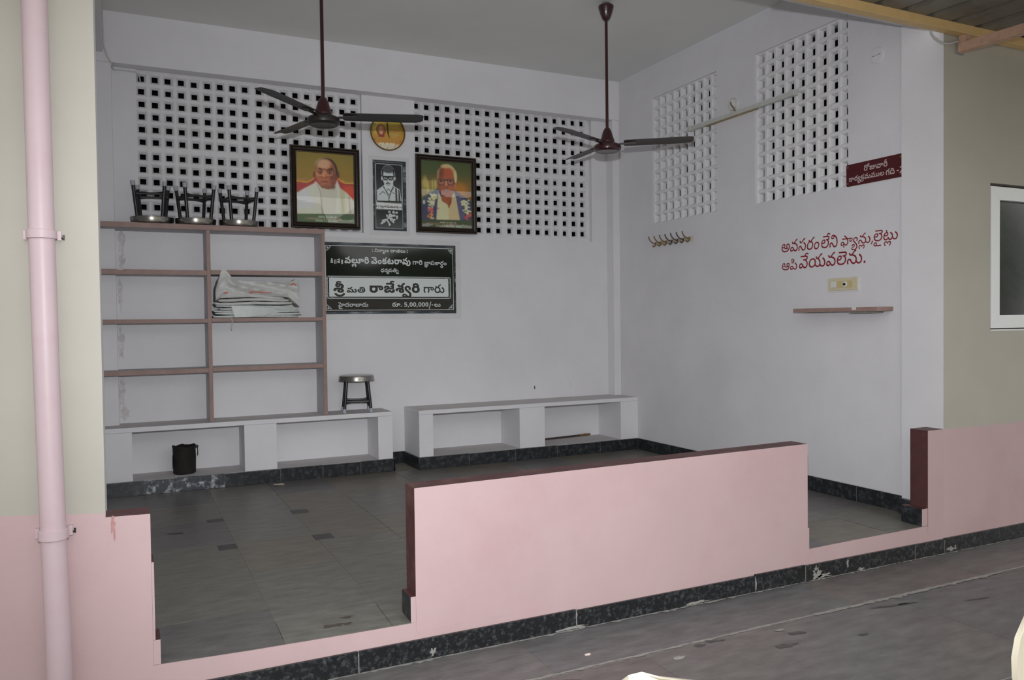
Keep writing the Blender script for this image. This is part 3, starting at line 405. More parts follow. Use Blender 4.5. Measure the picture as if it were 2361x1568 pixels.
'p5a':[[62,-86,170,-87,172,-84,172,-64,170,-62,89,-62,86,-59,89,-48,88,-37,85,-30,78,-22,69,-16,60,-14,42,-15,30,-20,20,-32,16,-48,18,-62,23,-71,35,-80,48,-85],[46,-60,42,-57,38,-50,41,-39,48,-35,60,-36,67,-46,65,-59,62,-62],[44,-3,60,-2,69,1,87,16,107,1,127,-3,145,-1,163,8,175,24,180,51,175,76,159,98,161,100,197,100,195,82,196,73,203,60,219,50,237,49,255,55,267,69,270,87,267,103,255,116,235,124,127,125,111,100,134,83,146,67,150,53,150,42,145,31,134,24,118,26,109,32,82,61,71,69,55,74,33,72,20,64,12,55,7,42,7,28,12,15,20,6,28,0],[325,-3,348,1,368,17,381,3,393,-1,404,-3,426,1,443,15,449,28,452,42,452,58,447,78,439,94,428,105,417,113,400,121,422,148,431,153,446,157,444,179,442,181,422,178,406,168,377,134,368,126,361,125,356,127,345,148,318,140,320,132,326,118,305,104,293,89,284,67,283,49,284,33,293,13,307,1],[534,-3,557,-2,573,3,587,13,600,28,605,42,607,62,603,85,595,99,629,99,626,80,633,62,645,52,654,50,669,50,685,54,697,67,702,80,702,91,697,105,683,118,663,124,474,125,472,123,473,100,483,98,476,87,471,69,471,49,475,33,481,22,496,8,512,1],[755,-3,773,-2,784,1,795,8,804,18,820,3,840,-3,861,-1,878,8,886,17,891,26,894,42,894,58,891,73,884,87,875,98,876,100,912,99,909,80,916,62,928,52,937,50,951,49,960,50,969,54,981,67,985,80,983,100,978,109,969,117,951,124,928,125,813,124,813,100,831,99,847,86,859,71,864,53,864,40,862,33,854,25,847,24,834,25,824,33,818,49,793,49,791,49,787,37,780,28,768,24,757,24,750,26,745,31,745,40,753,47,784,61,797,71,803,82,803,100,800,107,792,116,777,124,757,125,735,121,723,114,716,105,714,89,719,74,744,80,744,93,750,101,766,102,772,98,774,94,773,87,770,82,728,60,721,53,716,42,716,24,722,10,737,0],[1040,-3,1063,1,1073,8,1081,17,1101,0,1119,-3,1135,-1,1142,1,1151,7,1158,16,1176,3,1189,-2,1203,-3,1225,1,1241,12,1251,28,1254,53,1250,73,1244,87,1232,102,1218,114,1200,124,1185,100,1207,84,1219,69,1224,53,1222,35,1214,26,1198,24,1182,30,1168,42,1163,76,1153,94,1140,108,1115,121,1137,148,1146,153,1161,157,1158,181,1135,177,1124,171,1112,159,1090,132,1081,126,1072,126,1069,130,1061,148,1036,141,1033,139,1033,136,1041,118,1021,105,1006,87,999,69,997,49,999,31,1008,13,1023,1],[44,21,36,28,36,42,44,50,55,49,68,37,69,33,60,23,53,21],[323,26,317,31,314,40,313,62,321,80,334,92,354,99,384,99,402,92,416,78,420,67,422,46,418,33,411,25,399,24,390,28,385,35,379,49,354,49,350,36,343,27,334,24],[523,26,509,35,503,46,500,64,505,82,512,91,525,99,543,100,557,97,569,87,575,73,577,60,574,44,566,33,552,25,532,24],[1038,25,1032,32,1029,37,1027,53,1029,64,1035,80,1047,91,1068,99,1099,99,1117,92,1129,80,1136,64,1136,46,1134,33,1126,25,1115,24,1106,28,1101,33,1095,49,1070,49,1066,37,1059,28,1050,24],[231,70,224,73,218,80,219,94,222,99,237,98,244,94,247,89,247,82,245,76,242,73],[660,71,652,76,649,85,651,96,654,100,672,97,678,89,678,82,676,76,669,71],[944,71,936,76,933,82,934,96,937,100,955,97,961,91,962,85,957,73,951,71],[44,100,80,102,99,112,106,121,110,134,108,150,103,159,96,166,78,173,-3,173,-3,150,66,149,73,148,80,143,81,132,75,127,44,125]],
'p5b':[[1484,-90,1515,-90,1587,189,1586,193,1555,191],[626,-31,652,-31,668,9,672,28,639,29,637,27],[984,-31,1011,-31,1028,14,1031,25,1030,28,999,29,995,27],[65,-2,87,-3,103,0,119,6,135,17,153,4,164,-1,191,-3,207,1,216,6,225,16,232,29,235,41,235,59,232,70,227,81,217,95,218,97,252,96,249,81,251,70,255,61,270,49,292,46,310,51,323,63,328,79,327,97,322,106,315,114,297,122,272,125,184,125,165,97,184,82,194,70,199,61,201,45,199,36,195,32,191,29,180,27,162,33,148,46,147,72,142,90,129,108,111,119,121,133,132,145,141,150,156,153,155,173,153,181,132,179,119,172,104,158,86,135,74,125,67,126,63,130,56,147,24,141,24,133,34,113,19,97,12,83,8,59,10,41,17,25,30,11,47,2],[360,-2,373,-3,382,1,387,7,389,16,387,27,384,32,378,37,360,37,351,32,348,27,346,18,347,9,353,1],[522,-2,546,-2,573,4,589,14,597,23,601,32,606,52,605,63,601,77,591,91,578,100,560,104,525,104,528,131,591,131,593,133,591,163,497,162,490,79,504,71,528,75,551,73,562,67,567,56,567,45,564,39,560,34,549,29,517,29,488,38,486,36,487,7,499,2],[751,-2,767,-3,780,-1,798,8,808,18,815,29,822,56,823,86,822,106,813,135,805,146,794,157,780,163,769,165,740,163,729,158,719,151,706,131,699,97,699,68,701,52,710,25,726,7,735,2],[895,-2,911,-3,924,0,945,11,954,23,958,32,966,65,966,90,964,110,954,137,938,156,924,162,911,165,884,163,865,153,856,144,850,133,843,106,841,81,843,59,852,27,861,14,870,6,884,0],[1109,-2,1125,-3,1140,0,1154,6,1163,14,1171,25,1177,41,1182,72,1179,110,1175,126,1169,140,1158,152,1149,158,1127,165,1098,163,1077,151,1066,135,1058,106,1057,68,1061,43,1066,29,1073,18,1082,9,1093,2],[1253,-2,1269,-3,1282,-1,1300,8,1310,18,1317,32,1323,59,1323,104,1314,135,1307,146,1296,156,1282,163,1271,165,1253,165,1242,163,1224,154,1216,146,1207,131,1200,101,1200,63,1205,41,1211,25,1228,6,1237,1],[1395,-2,1410,-3,1424,-1,1437,5,1446,11,1454,20,1461,34,1467,68,1465,110,1456,137,1440,156,1426,162,1413,165,1386,163,1366,153,1353,137,1344,108,1343,92,1344,56,1353,27,1368,9,1379,2],[65,29,56,33,46,45,43,65,46,79,54,89,65,95,81,97,96,93,109,81,113,70,113,54,110,45,103,35,92,29,83,27],[753,28,745,34,739,45,736,65,736,97,742,124,751,134,760,136,774,131,781,119,785,97,786,68,781,43,776,34,767,28],[895,29,888,34,881,50,879,68,879,95,881,113,886,126,893,133,904,136,917,131,925,117,929,88,928,59,925,45,918,33,911,28],[1111,29,1104,34,1097,47,1094,68,1095,101,1097,115,1101,126,1109,133,1120,135,1131,132,1139,122,1143,104,1144,65,1141,47,1134,34,1125,28],[1255,28,1246,35,1241,45,1237,70,1237,92,1239,110,1243,124,1248,131,1262,136,1275,131,1283,119,1287,99,1287,72,1285,52,1278,34,1269,28],[1397,29,1388,36,1383,50,1380,63,1380,99,1383,115,1387,126,1395,133,1406,135,1418,131,1422,126,1427,115,1430,92,1429,59,1425,41,1419,33,1413,29],[1602,50,1604,48,1665,48,1667,50,1667,77,1665,78,1604,78,1602,77],[283,71,275,79,276,95,279,97,294,95,302,88,301,77,294,71]],
'p5c':[[85,-3,110,-3,134,1,155,10,168,20,186,6,202,-1,218,-3,242,1,251,6,261,15,269,33,270,63,266,78,257,94,247,105,229,119,220,125,218,123,201,99,201,96,217,85,229,72,234,63,237,45,234,36,227,28,209,28,195,35,183,47,185,60,182,78,171,101,152,118,139,124,122,96,134,88,146,76,149,69,149,58,146,45,139,38,123,30,105,27,78,28,56,37,46,47,43,54,71,52,83,55,94,62,101,72,104,78,104,92,102,103,94,115,76,124,53,124,38,120,21,108,10,87,8,69,12,45,24,24,40,11,60,2],[47,77,42,80,41,83,44,90,50,96,60,100,70,96,72,87,69,80,58,76]],
's1':[[67,-3,85,-3,106,1,119,8,129,15,136,24,142,38,145,54,144,72,138,92,124,110,101,122,54,127,48,132,47,139,49,146,56,151,70,152,81,147,88,134,112,133,124,150,133,153,142,153,141,128,145,117,152,110,160,105,171,102,184,102,196,105,205,111,212,121,216,137,214,150,210,159,200,169,191,174,173,177,171,184,175,192,184,195,193,193,202,185,223,190,221,198,209,210,191,215,173,214,164,212,150,200,147,193,146,177,126,176,117,173,108,167,101,158,90,171,70,177,56,177,40,174,26,162,21,153,20,135,25,121,32,112,20,98,13,85,8,60,10,42,19,22,31,10,47,1],[256,-3,274,-3,290,1,310,17,324,3,335,-1,360,-3,380,3,392,15,396,27,396,45,392,58,389,60,364,55,363,54,367,40,365,31,360,26,353,24,344,24,333,28,327,36,324,47,322,49,297,49,289,31,281,26,272,24,263,24,254,27,250,33,253,42,263,50,290,62,304,71,324,62,342,60,360,62,376,70,396,62,414,60,430,62,441,66,453,78,455,85,456,96,452,110,443,119,430,124,414,125,398,123,397,119,400,101,418,101,425,99,428,94,426,87,421,84,403,84,387,90,383,108,371,120,358,124,333,124,326,121,330,101,349,101,355,99,358,94,355,87,351,85,340,84,322,87,310,93,304,110,297,117,288,122,277,125,254,124,234,118,225,110,219,99,220,85,225,73,250,80,249,94,256,101,272,102,277,99,279,94,279,87,274,81,238,64,229,56,222,45,221,29,226,13,241,1],[492,-3,502,-3,522,1,538,16,560,1,580,-3,598,-1,616,9,624,18,628,27,632,51,631,65,626,78,610,99,652,100,650,81,656,63,668,53,691,49,706,53,718,63,725,78,723,101,718,109,709,117,686,124,484,125,484,100,560,99,578,90,591,78,599,65,602,54,601,38,596,29,592,26,578,24,569,26,560,33,533,62,520,71,499,75,479,69,470,63,463,54,459,36,460,24,465,13,472,5,484,-1],[796,-3,808,-3,828,-1,848,7,857,14,865,24,873,47,874,72,869,87,859,105,859,123,853,146,845,157,832,167,821,171,803,174,800,177,800,189,808,194,819,194,830,185,852,191,847,200,839,208,823,214,805,214,794,212,785,207,778,200,775,189,777,171,764,162,758,153,755,144,755,126,762,112,746,94,741,83,738,67,739,42,748,22,767,6,783,0],[497,21,489,27,487,40,493,48,504,50,513,45,521,36,521,33,513,24,504,21],[70,24,56,28,44,40,39,56,40,74,47,87,56,95,70,100,88,99,101,93,111,81,115,67,113,47,109,38,99,29,83,24],[799,24,785,28,773,40,768,54,769,74,776,87,785,95,796,99,817,99,828,95,839,83,844,67,844,54,839,40,830,30,812,24],[684,71,678,74,674,81,673,87,677,100,695,97,700,94,702,87,702,81,697,73],[787,123,782,128,783,139,790,147,799,149,814,147,821,143,828,135,832,123,803,125],[171,125,163,135,166,150,173,153,187,149,192,144,193,139,190,128,180,123]],
's2':[[418,-99,431,-100,454,-97,479,-88,489,-81,500,-70,510,-43,526,-60,542,-68,562,-72,575,-72,593,-68,611,-59,621,-49,632,-34,638,-18,616,-9,601,-34,591,-41,580,-46,557,-46,542,-39,530,-27,519,-9,506,-14,500,-2,488,13,467,32,436,56,426,68,422,77,422,87,429,97,443,101,458,98,465,92,468,86,468,72,463,63,485,48,495,65,498,77,497,90,491,106,481,116,467,122,452,125,425,122,411,116,399,104,393,88,395,68,399,56,411,41,468,-9,477,-25,480,-40,475,-56,461,-68,438,-75,418,-75,409,-73,402,-65,403,-58,434,-43,444,-36,450,-22,448,-7,440,3,425,10,395,10,380,3,374,-2,370,-11,372,-27,375,-32,398,-26,398,-16,402,-11,418,-10,423,-16,423,-20,420,-25,393,-37,382,-45,376,-52,374,-61,374,-74,382,-86,398,-95],[56,-2,89,-2,107,1,119,7,132,20,135,29,136,43,131,56,116,69,101,73,60,76,44,80,39,88,42,95,45,97,58,100,80,100,94,95,103,84,131,90,128,99,130,100,155,100,157,99,154,88,154,77,161,61,175,51,193,49,211,53,218,58,225,68,229,83,225,104,211,118,200,122,186,125,11,124,11,99,8,86,10,74,18,63,26,58,42,53,94,48,104,41,104,34,101,29,92,25,80,23,58,24,49,26,40,32,31,42,6,36,4,34,8,25,20,11,35,2],[296,-2,319,-3,346,4,359,13,371,29,376,41,378,56,374,86,363,104,340,122,362,147,373,154,386,158,384,181,364,178,350,171,336,158,314,131,305,125,299,126,294,129,287,147,258,140,262,126,269,115,253,99,244,81,241,63,244,38,253,20,263,11,278,2],[564,-2,593,-3,616,1,631,9,642,23,644,34,644,47,638,58,629,66,609,73,557,78,551,82,548,88,550,95,555,98,569,100,589,100,598,98,605,93,611,84,639,90,639,95,630,108,610,122,632,147,638,152,656,158,654,181,634,178,618,169,587,133,578,126,571,125,565,128,557,147,529,140,536,117,525,108,519,99,517,81,523,68,530,61,542,55,564,51,602,48,612,41,613,34,609,28,591,23,566,24,557,26,548,32,542,42,515,35,513,34,518,23,528,11,546,1],[688,-2,706,-3,717,0,725,5,737,16,753,4,773,-3,798,-1,812,6,823,15,834,6,848,-1,859,-3,875,-3,886,0,904,10,913,25,918,50,914,74,907,88,897,101,884,113,866,125,849,101,868,87,880,74,887,59,887,38,881,29,870,24,859,24,841,33,831,43,828,70,817,92,796,111,782,118,761,124,762,128,778,147,789,153,803,158,800,181,780,178,764,169,731,131,724,126,717,125,712,128,704,148,675,140,683,119,688,112,697,106,715,101,753,100,771,93,785,84,794,72,799,63,801,47,799,36,791,26,785,24,773,24,762,30,735,59,719,70,701,74,686,73,672,66,665,59,660,50,658,36,660,20,665,11,677,1],[964,-2,980,-3,992,-1,1003,6,1012,16,1032,2,1048,-3,1075,0,1084,4,1097,16,1118,2,1136,-3,1160,-1,1174,6,1185,15,1196,7,1210,0,1223,-3,1248,-1,1264,8,1276,25,1280,45,1278,70,1271,86,1257,104,1228,125,1212,101,1232,86,1242,74,1249,61,1250,43,1246,32,1241,26,1226,24,1214,27,1194,43,1190,72,1176,97,1156,116,1140,125,1125,101,1145,86,1157,72,1163,56,1163,43,1159,32,1149,24,1136,24,1122,29,1106,45,1105,63,1102,74,1089,97,1070,111,1057,118,1036,124,1036,126,1055,148,1078,158,1077,180,1066,181,1050,176,1043,172,1028,157,1011,135,998,125,992,125,987,129,978,148,950,140,959,117,974,105,992,101,1028,100,1041,96,1055,89,1069,74,1076,54,1076,43,1073,32,1066,26,1052,24,1039,29,1007,62,994,71,971,74,951,68,940,58,935,47,933,38,935,25,939,14,944,7,956,0],[1367,-2,1394,-3,1412,0,1433,6,1450,18,1463,36,1468,54,1468,68,1463,88,1456,99,1446,110,1424,125,1408,101,1409,99,1425,88,1433,79,1438,65,1438,56,1435,47,1429,38,1419,31,1408,26,1390,24,1370,24,1358,26,1340,35,1329,50,1327,57,1347,54,1363,56,1376,63,1384,72,1388,86,1388,95,1384,108,1372,120,1354,125,1331,122,1315,113,1302,95,1297,74,1297,63,1301,43,1308,29,1316,20,1331,8,1347,2],[695,22,687,29,687,43,692,48,701,50,710,46,720,34,715,27,708,22],[969,22,965,25,962,32,964,45,971,50,983,48,995,36,994,32,983,22],[301,24,285,31,275,43,271,61,273,77,280,88,294,98,310,100,326,97,337,91,345,79,348,63,346,47,340,36,328,27,319,24],[186,71,179,77,176,83,177,92,182,100,197,98,202,95,206,88,205,79,202,74,195,71],[1340,76,1326,81,1329,90,1334,97,1340,101,1354,101,1359,95,1359,83,1352,78]],
's3':[[199,-3,212,-3,226,1,246,17,256,6,269,-1,284,-3,298,-1,313,6,321,15,326,24,330,54,323,83,315,96,304,108,303,128,296,146,284,160,269,169,248,174,219,172,203,165,191,150,188,135,194,112,180,101,169,85,162,67,161,45,164,24,171,13,181,3],[27,0,30,-1,57,11,43,38,40,54,40,69,43,78,50,91,59,97,71,100,82,100,93,97,102,91,108,83,112,67,112,47,105,27,96,11,98,8,120,-1,125,0,137,24,141,42,143,58,141,78,137,92,130,103,120,113,110,119,134,148,143,153,157,157,156,177,154,181,140,180,125,174,111,162,89,135,77,126,73,125,67,128,57,148,29,139,38,117,23,102,17,92,11,78,9,60,13,31],[206,24,200,27,194,33,191,42,191,60,196,76,203,85,212,93,230,99,260,99,275,95,292,81,298,67,300,51,299,38,291,27,280,24,269,28,264,33,257,49,233,49,229,38,223,29,215,24],[221,122,216,130,218,141,226,147,237,149,260,145,269,137,276,123,275,121,242,125]],
's4':[[8,50,72,50,73,75,69,77,9,76]],
's5':[[11,0,133,0,133,27,56,27,55,30,109,79,122,97,126,111,126,133,117,149,108,157,92,163,65,165,38,159,12,142,29,121,54,136,74,138,83,136,90,132,93,126,95,117,93,104,84,90,10,23]],
'w1':[[90,-3,126,-1,147,4,171,17,184,31,192,51,194,78,187,101,174,117,158,124,142,125,129,121,119,114,112,103,111,89,114,78,123,67,122,65,81,65,80,67,89,80,90,98,87,110,75,121,66,124,45,124,34,119,20,107,13,94,9,69,11,51,18,33,30,19,45,8,63,1],[243,-3,252,-3,266,1,284,17,297,5,311,-1,320,-3,340,-1,351,3,366,17,372,35,373,56,370,71,363,87,354,98,342,108,324,117,299,125,325,155,336,160,346,161,345,180,331,180,313,171,273,127,266,125,259,127,248,147,228,141,234,123,238,116,248,109,259,106,300,104,320,97,331,90,345,74,351,51,350,35,342,23,333,19,318,19,304,26,279,55,264,68,252,71,241,71,230,68,219,60,213,51,210,40,211,24,215,13,224,4,232,-1],[495,-3,518,-1,531,5,545,22,550,42,548,69,539,89,520,110,498,124,495,123,485,105,512,87,523,74,528,60,528,38,523,26,518,22,507,18,495,19,489,21,477,31,447,65,439,70,428,72,412,70,403,65,393,53,389,40,391,20,401,-2,422,4,413,22,411,35,414,46,421,51,426,52,438,44,469,8,480,1],[628,-3,651,-2,666,3,681,13,694,31,699,53,696,83,691,94,683,105,675,113,659,121,672,139,687,155,698,160,708,161,707,180,693,180,675,171,635,127,628,125,621,127,610,147,590,141,591,134,599,119,583,103,573,87,569,74,568,60,571,38,581,20,594,7,608,1],[767,-3,788,-1,804,5,820,22,827,40,827,65,818,85,804,99,786,106,761,106,745,101,726,85,718,65,717,40,726,20,734,11,745,3],[243,17,233,24,231,31,231,40,239,50,248,52,259,47,271,33,259,19,252,17],[79,19,57,26,43,35,34,49,31,62,52,58,66,59,77,64,79,45,153,45,154,62,142,70,134,78,132,85,132,94,136,101,144,105,156,104,163,98,170,87,172,67,167,47,157,33,140,24,122,19],[621,19,606,26,593,42,591,56,591,71,593,80,598,89,606,97,619,104,639,105,655,101,669,89,676,76,677,58,673,40,666,30,653,21,639,18],[759,19,746,29,740,40,738,56,742,69,752,81,761,85,777,86,788,84,798,76,804,65,806,51,802,33,794,24,786,19,768,17],[39,78,31,83,34,92,41,101,52,106,61,106,66,103,70,92,69,85,64,80,54,77],[420,107,437,106,453,111,464,121,489,151,498,157,514,161,514,179,511,181,500,180,484,173,467,157,450,135,441,127,437,125,432,125,426,129,417,147,397,141,396,139,402,123,412,112]],
'w2':[[81,-3,115,-1,135,5,155,20,165,35,170,56,169,74,163,92,150,107,162,116,167,125,170,141,167,152,158,164,149,169,128,172,127,177,129,186,140,191,153,189,162,180,178,184,178,188,174,195,162,205,140,209,128,207,119,203,110,193,107,184,107,173,106,172,28,170,29,152,135,151,142,149,147,143,147,132,142,127,98,123,99,106,117,106,126,101,142,85,147,71,147,53,143,40,131,28,117,21,97,18,77,19,63,21,46,31,38,40,33,49,30,60,32,63,52,58,65,59,77,64,84,71,91,87,91,98,87,110,81,117,68,124,45,124,27,114,15,98,11,87,8,67,11,49,19,29,32,15,45,6,59,1],[292,-3,304,-3,322,2,331,7,340,20,347,42,347,67,345,85,338,105,329,123,318,139,293,161,266,173,252,176,227,174,214,167,206,157,203,141,209,125,216,118,225,114,248,114,261,120,267,128,270,139,270,148,272,149,284,142,302,123,315,101,325,69,325,44,320,29,313,21,304,18,290,19,277,28,243,65,225,72,214,71,200,66,189,51,186,42,186,29,191,11,198,-3,219,4,211,20,208,35,209,42,213,49,223,52,234,44,266,8,277,1],[38,78,31,83,34,92,41,101,52,106,61,106,66,103,70,92,68,85,64,80,54,77],[230,132,223,139,224,150,232,156,248,157,251,150,250,137,243,132]],
'w3':[[293,-97,307,-97,327,-95,347,-88,358,-81,368,-70,375,-52,375,-27,371,-11,364,0,346,20,299,61,290,74,289,86,296,99,311,106,327,105,338,97,343,86,343,77,337,61,354,52,364,72,365,86,362,99,350,116,327,124,307,125,291,120,283,115,275,106,270,97,268,77,273,61,282,47,327,8,348,-16,352,-25,355,-40,350,-58,341,-68,327,-75,309,-78,289,-77,282,-75,274,-67,275,-58,282,-53,307,-41,317,-31,320,-16,316,-4,305,6,284,10,262,5,254,-2,250,-11,250,-20,255,-30,271,-26,271,-16,274,-11,278,-9,291,-8,298,-13,299,-18,297,-25,262,-45,255,-54,253,-63,254,-74,262,-86,275,-93],[423,-92,437,-81,423,-65,419,-56,419,-45,426,-35,437,-34,446,-37,451,-43,455,-54,458,-55,471,-55,478,-40,485,-35,494,-34,502,-36,508,-45,508,-58,501,-70,490,-81,503,-93,517,-79,526,-63,527,-47,521,-29,512,-19,496,-15,487,-16,476,-20,464,-32,451,-19,440,-16,422,-17,413,-21,405,-29,401,-38,400,-58,407,-74],[71,-31,94,-31,91,4,72,2],[650,-31,668,-31,685,14,688,25,687,28,665,29,662,27],[35,-2,46,-3,59,-1,68,4,82,17,98,4,113,-3,129,-3,145,1,156,9,163,18,170,41,170,61,168,74,157,104,158,105,190,105,186,86,189,72,199,60,208,56,217,54,226,54,239,58,251,68,256,81,256,95,254,104,242,118,230,123,210,125,145,125,109,158,84,173,71,179,61,160,89,145,113,126,26,125,24,124,25,106,129,105,139,90,146,72,148,59,148,38,143,27,136,20,125,17,111,20,103,25,78,54,64,66,46,71,28,68,14,56,9,47,7,34,9,20,14,11,23,2],[395,-2,397,-3,416,5,408,20,405,38,409,47,417,51,424,51,428,48,458,13,478,0,494,-3,514,-1,527,6,539,17,548,9,563,0,581,-3,602,0,615,8,627,25,631,43,631,56,627,74,612,99,599,111,577,125,566,106,588,91,602,74,609,52,607,34,599,23,584,17,566,22,552,31,544,41,542,70,535,86,528,95,518,104,505,113,472,124,496,153,505,159,519,162,516,181,498,178,481,167,452,133,442,125,435,125,430,128,422,147,404,142,400,140,407,122,419,109,435,105,462,105,476,102,494,95,505,87,515,77,521,61,522,43,518,29,507,20,496,17,485,20,473,28,450,56,440,66,428,71,408,71,397,65,390,58,383,41,385,20],[39,17,34,20,29,27,28,34,29,43,37,50,50,51,61,43,67,32,57,20,48,17],[217,72,209,77,205,86,207,99,212,105,230,102,236,97,238,88,236,79,232,74,226,71]],
'w4':[[233,-90,239,-91,249,-79,236,-67,231,-59,231,-43,236,-36,248,-33,257,-36,261,-41,268,-54,284,-54,287,-43,295,-35,306,-33,314,-36,320,-45,320,-54,315,-66,302,-79,302,-81,315,-92,331,-75,338,-59,339,-43,334,-30,324,-20,313,-15,297,-16,290,-18,275,-32,263,-20,254,-16,241,-15,230,-18,223,-22,215,-32,211,-50,213,-63,218,-72],[49,-79,160,-80,161,-79,161,-63,160,-60,81,-60,83,-39,77,-25,68,-18,61,-16,43,-16,32,-20,23,-27,17,-39,17,-50,20,-61,25,-68,34,-75],[45,-59,36,-52,35,-41,43,-33,59,-34,64,-39,65,-43,63,-57,59,-60],[79,-3,101,-3,131,3,144,10,153,18,165,36,170,51,169,74,163,92,150,108,165,121,170,135,170,141,164,157,153,167,133,171,28,171,28,153,29,151,133,151,142,149,147,144,147,132,142,127,98,123,99,106,119,105,126,102,141,87,147,74,147,54,143,40,131,28,117,21,90,18,63,21,43,33,33,49,30,60,32,63,50,58,65,59,77,64,86,74,91,87,91,96,88,108,81,117,68,124,45,124,34,119,25,113,15,99,10,85,8,67,11,49,18,31,27,19,45,6,59,1],[232,-3,245,-3,261,1,268,6,279,18,288,7,297,1,313,-3,324,-3,340,1,347,5,358,18,376,3,387,-1,410,-3,425,1,439,11,448,29,451,56,447,76,439,90,425,106,407,120,396,124,386,105,407,92,417,83,426,67,429,47,426,31,419,22,407,18,392,20,376,28,364,40,363,67,359,78,350,94,331,113,311,124,300,105,321,92,336,74,341,63,343,49,338,29,326,19,308,19,297,27,292,33,288,47,270,47,264,31,254,21,245,18,230,19,218,27,213,36,209,63,212,65,223,60,234,58,250,59,259,63,271,74,275,85,276,94,273,108,268,114,259,122,249,126,251,155,227,156,228,123,212,115,197,99,191,81,188,51,193,29,202,13,216,2],[38,78,31,83,34,92,41,101,52,106,61,106,66,103,70,92,68,85,65,81,59,77,50,76],[223,78,214,83,213,85,225,102,234,106,243,106,253,101,255,90,250,80,234,76]],
'w5':[[92,-3,124,-3,149,1,169,8,183,20,188,29,190,45,187,54,182,60,192,78,194,92,189,108,180,118,165,124,149,125,135,122,124,114,117,103,117,87,122,77,134,67,133,65,81,65,80,67,89,81,90,99,87,110,81,117,72,122,61,125,45,124,34,120,20,108,13,94,9,69,11,51,18,33,32,17,48,8,66,1],[239,-3,248,-3,261,-1,273,6,284,17,304,1,324,-3,347,1,358,9,365,18,370,29,372,40,372,58,366,81,352,101,336,115,318,124,308,105,331,90,338,83,347,67,350,56,350,38,345,27,336,19,324,18,315,19,306,24,275,59,261,68,252,71,237,70,225,66,219,60,212,49,209,38,211,20,218,9,223,3],[241,17,231,27,231,42,239,50,248,51,255,50,269,36,269,31,261,21,255,17],[81,19,59,26,43,36,34,49,31,58,32,63,41,59,57,58,77,64,79,46,144,46,165,50,167,47,167,38,163,31,156,26,144,22,113,18],[162,71,147,78,139,85,137,94,142,103,149,106,160,106,170,99,172,85,170,78],[39,78,31,83,35,94,41,101,50,106,57,106,61,106,68,100,70,92,69,85,65,81,52,76],[254,108,277,111,288,118,296,128,300,148,298,162,289,180,277,189,261,193,243,192,232,186,224,177,222,166,222,157,227,148,239,141,259,138,268,140,279,147,281,146,278,135,268,127,250,126,232,130,230,129,225,117,225,113],[246,156,240,162,240,166,242,171,248,176,264,176,276,166,275,163,266,157,257,155]],
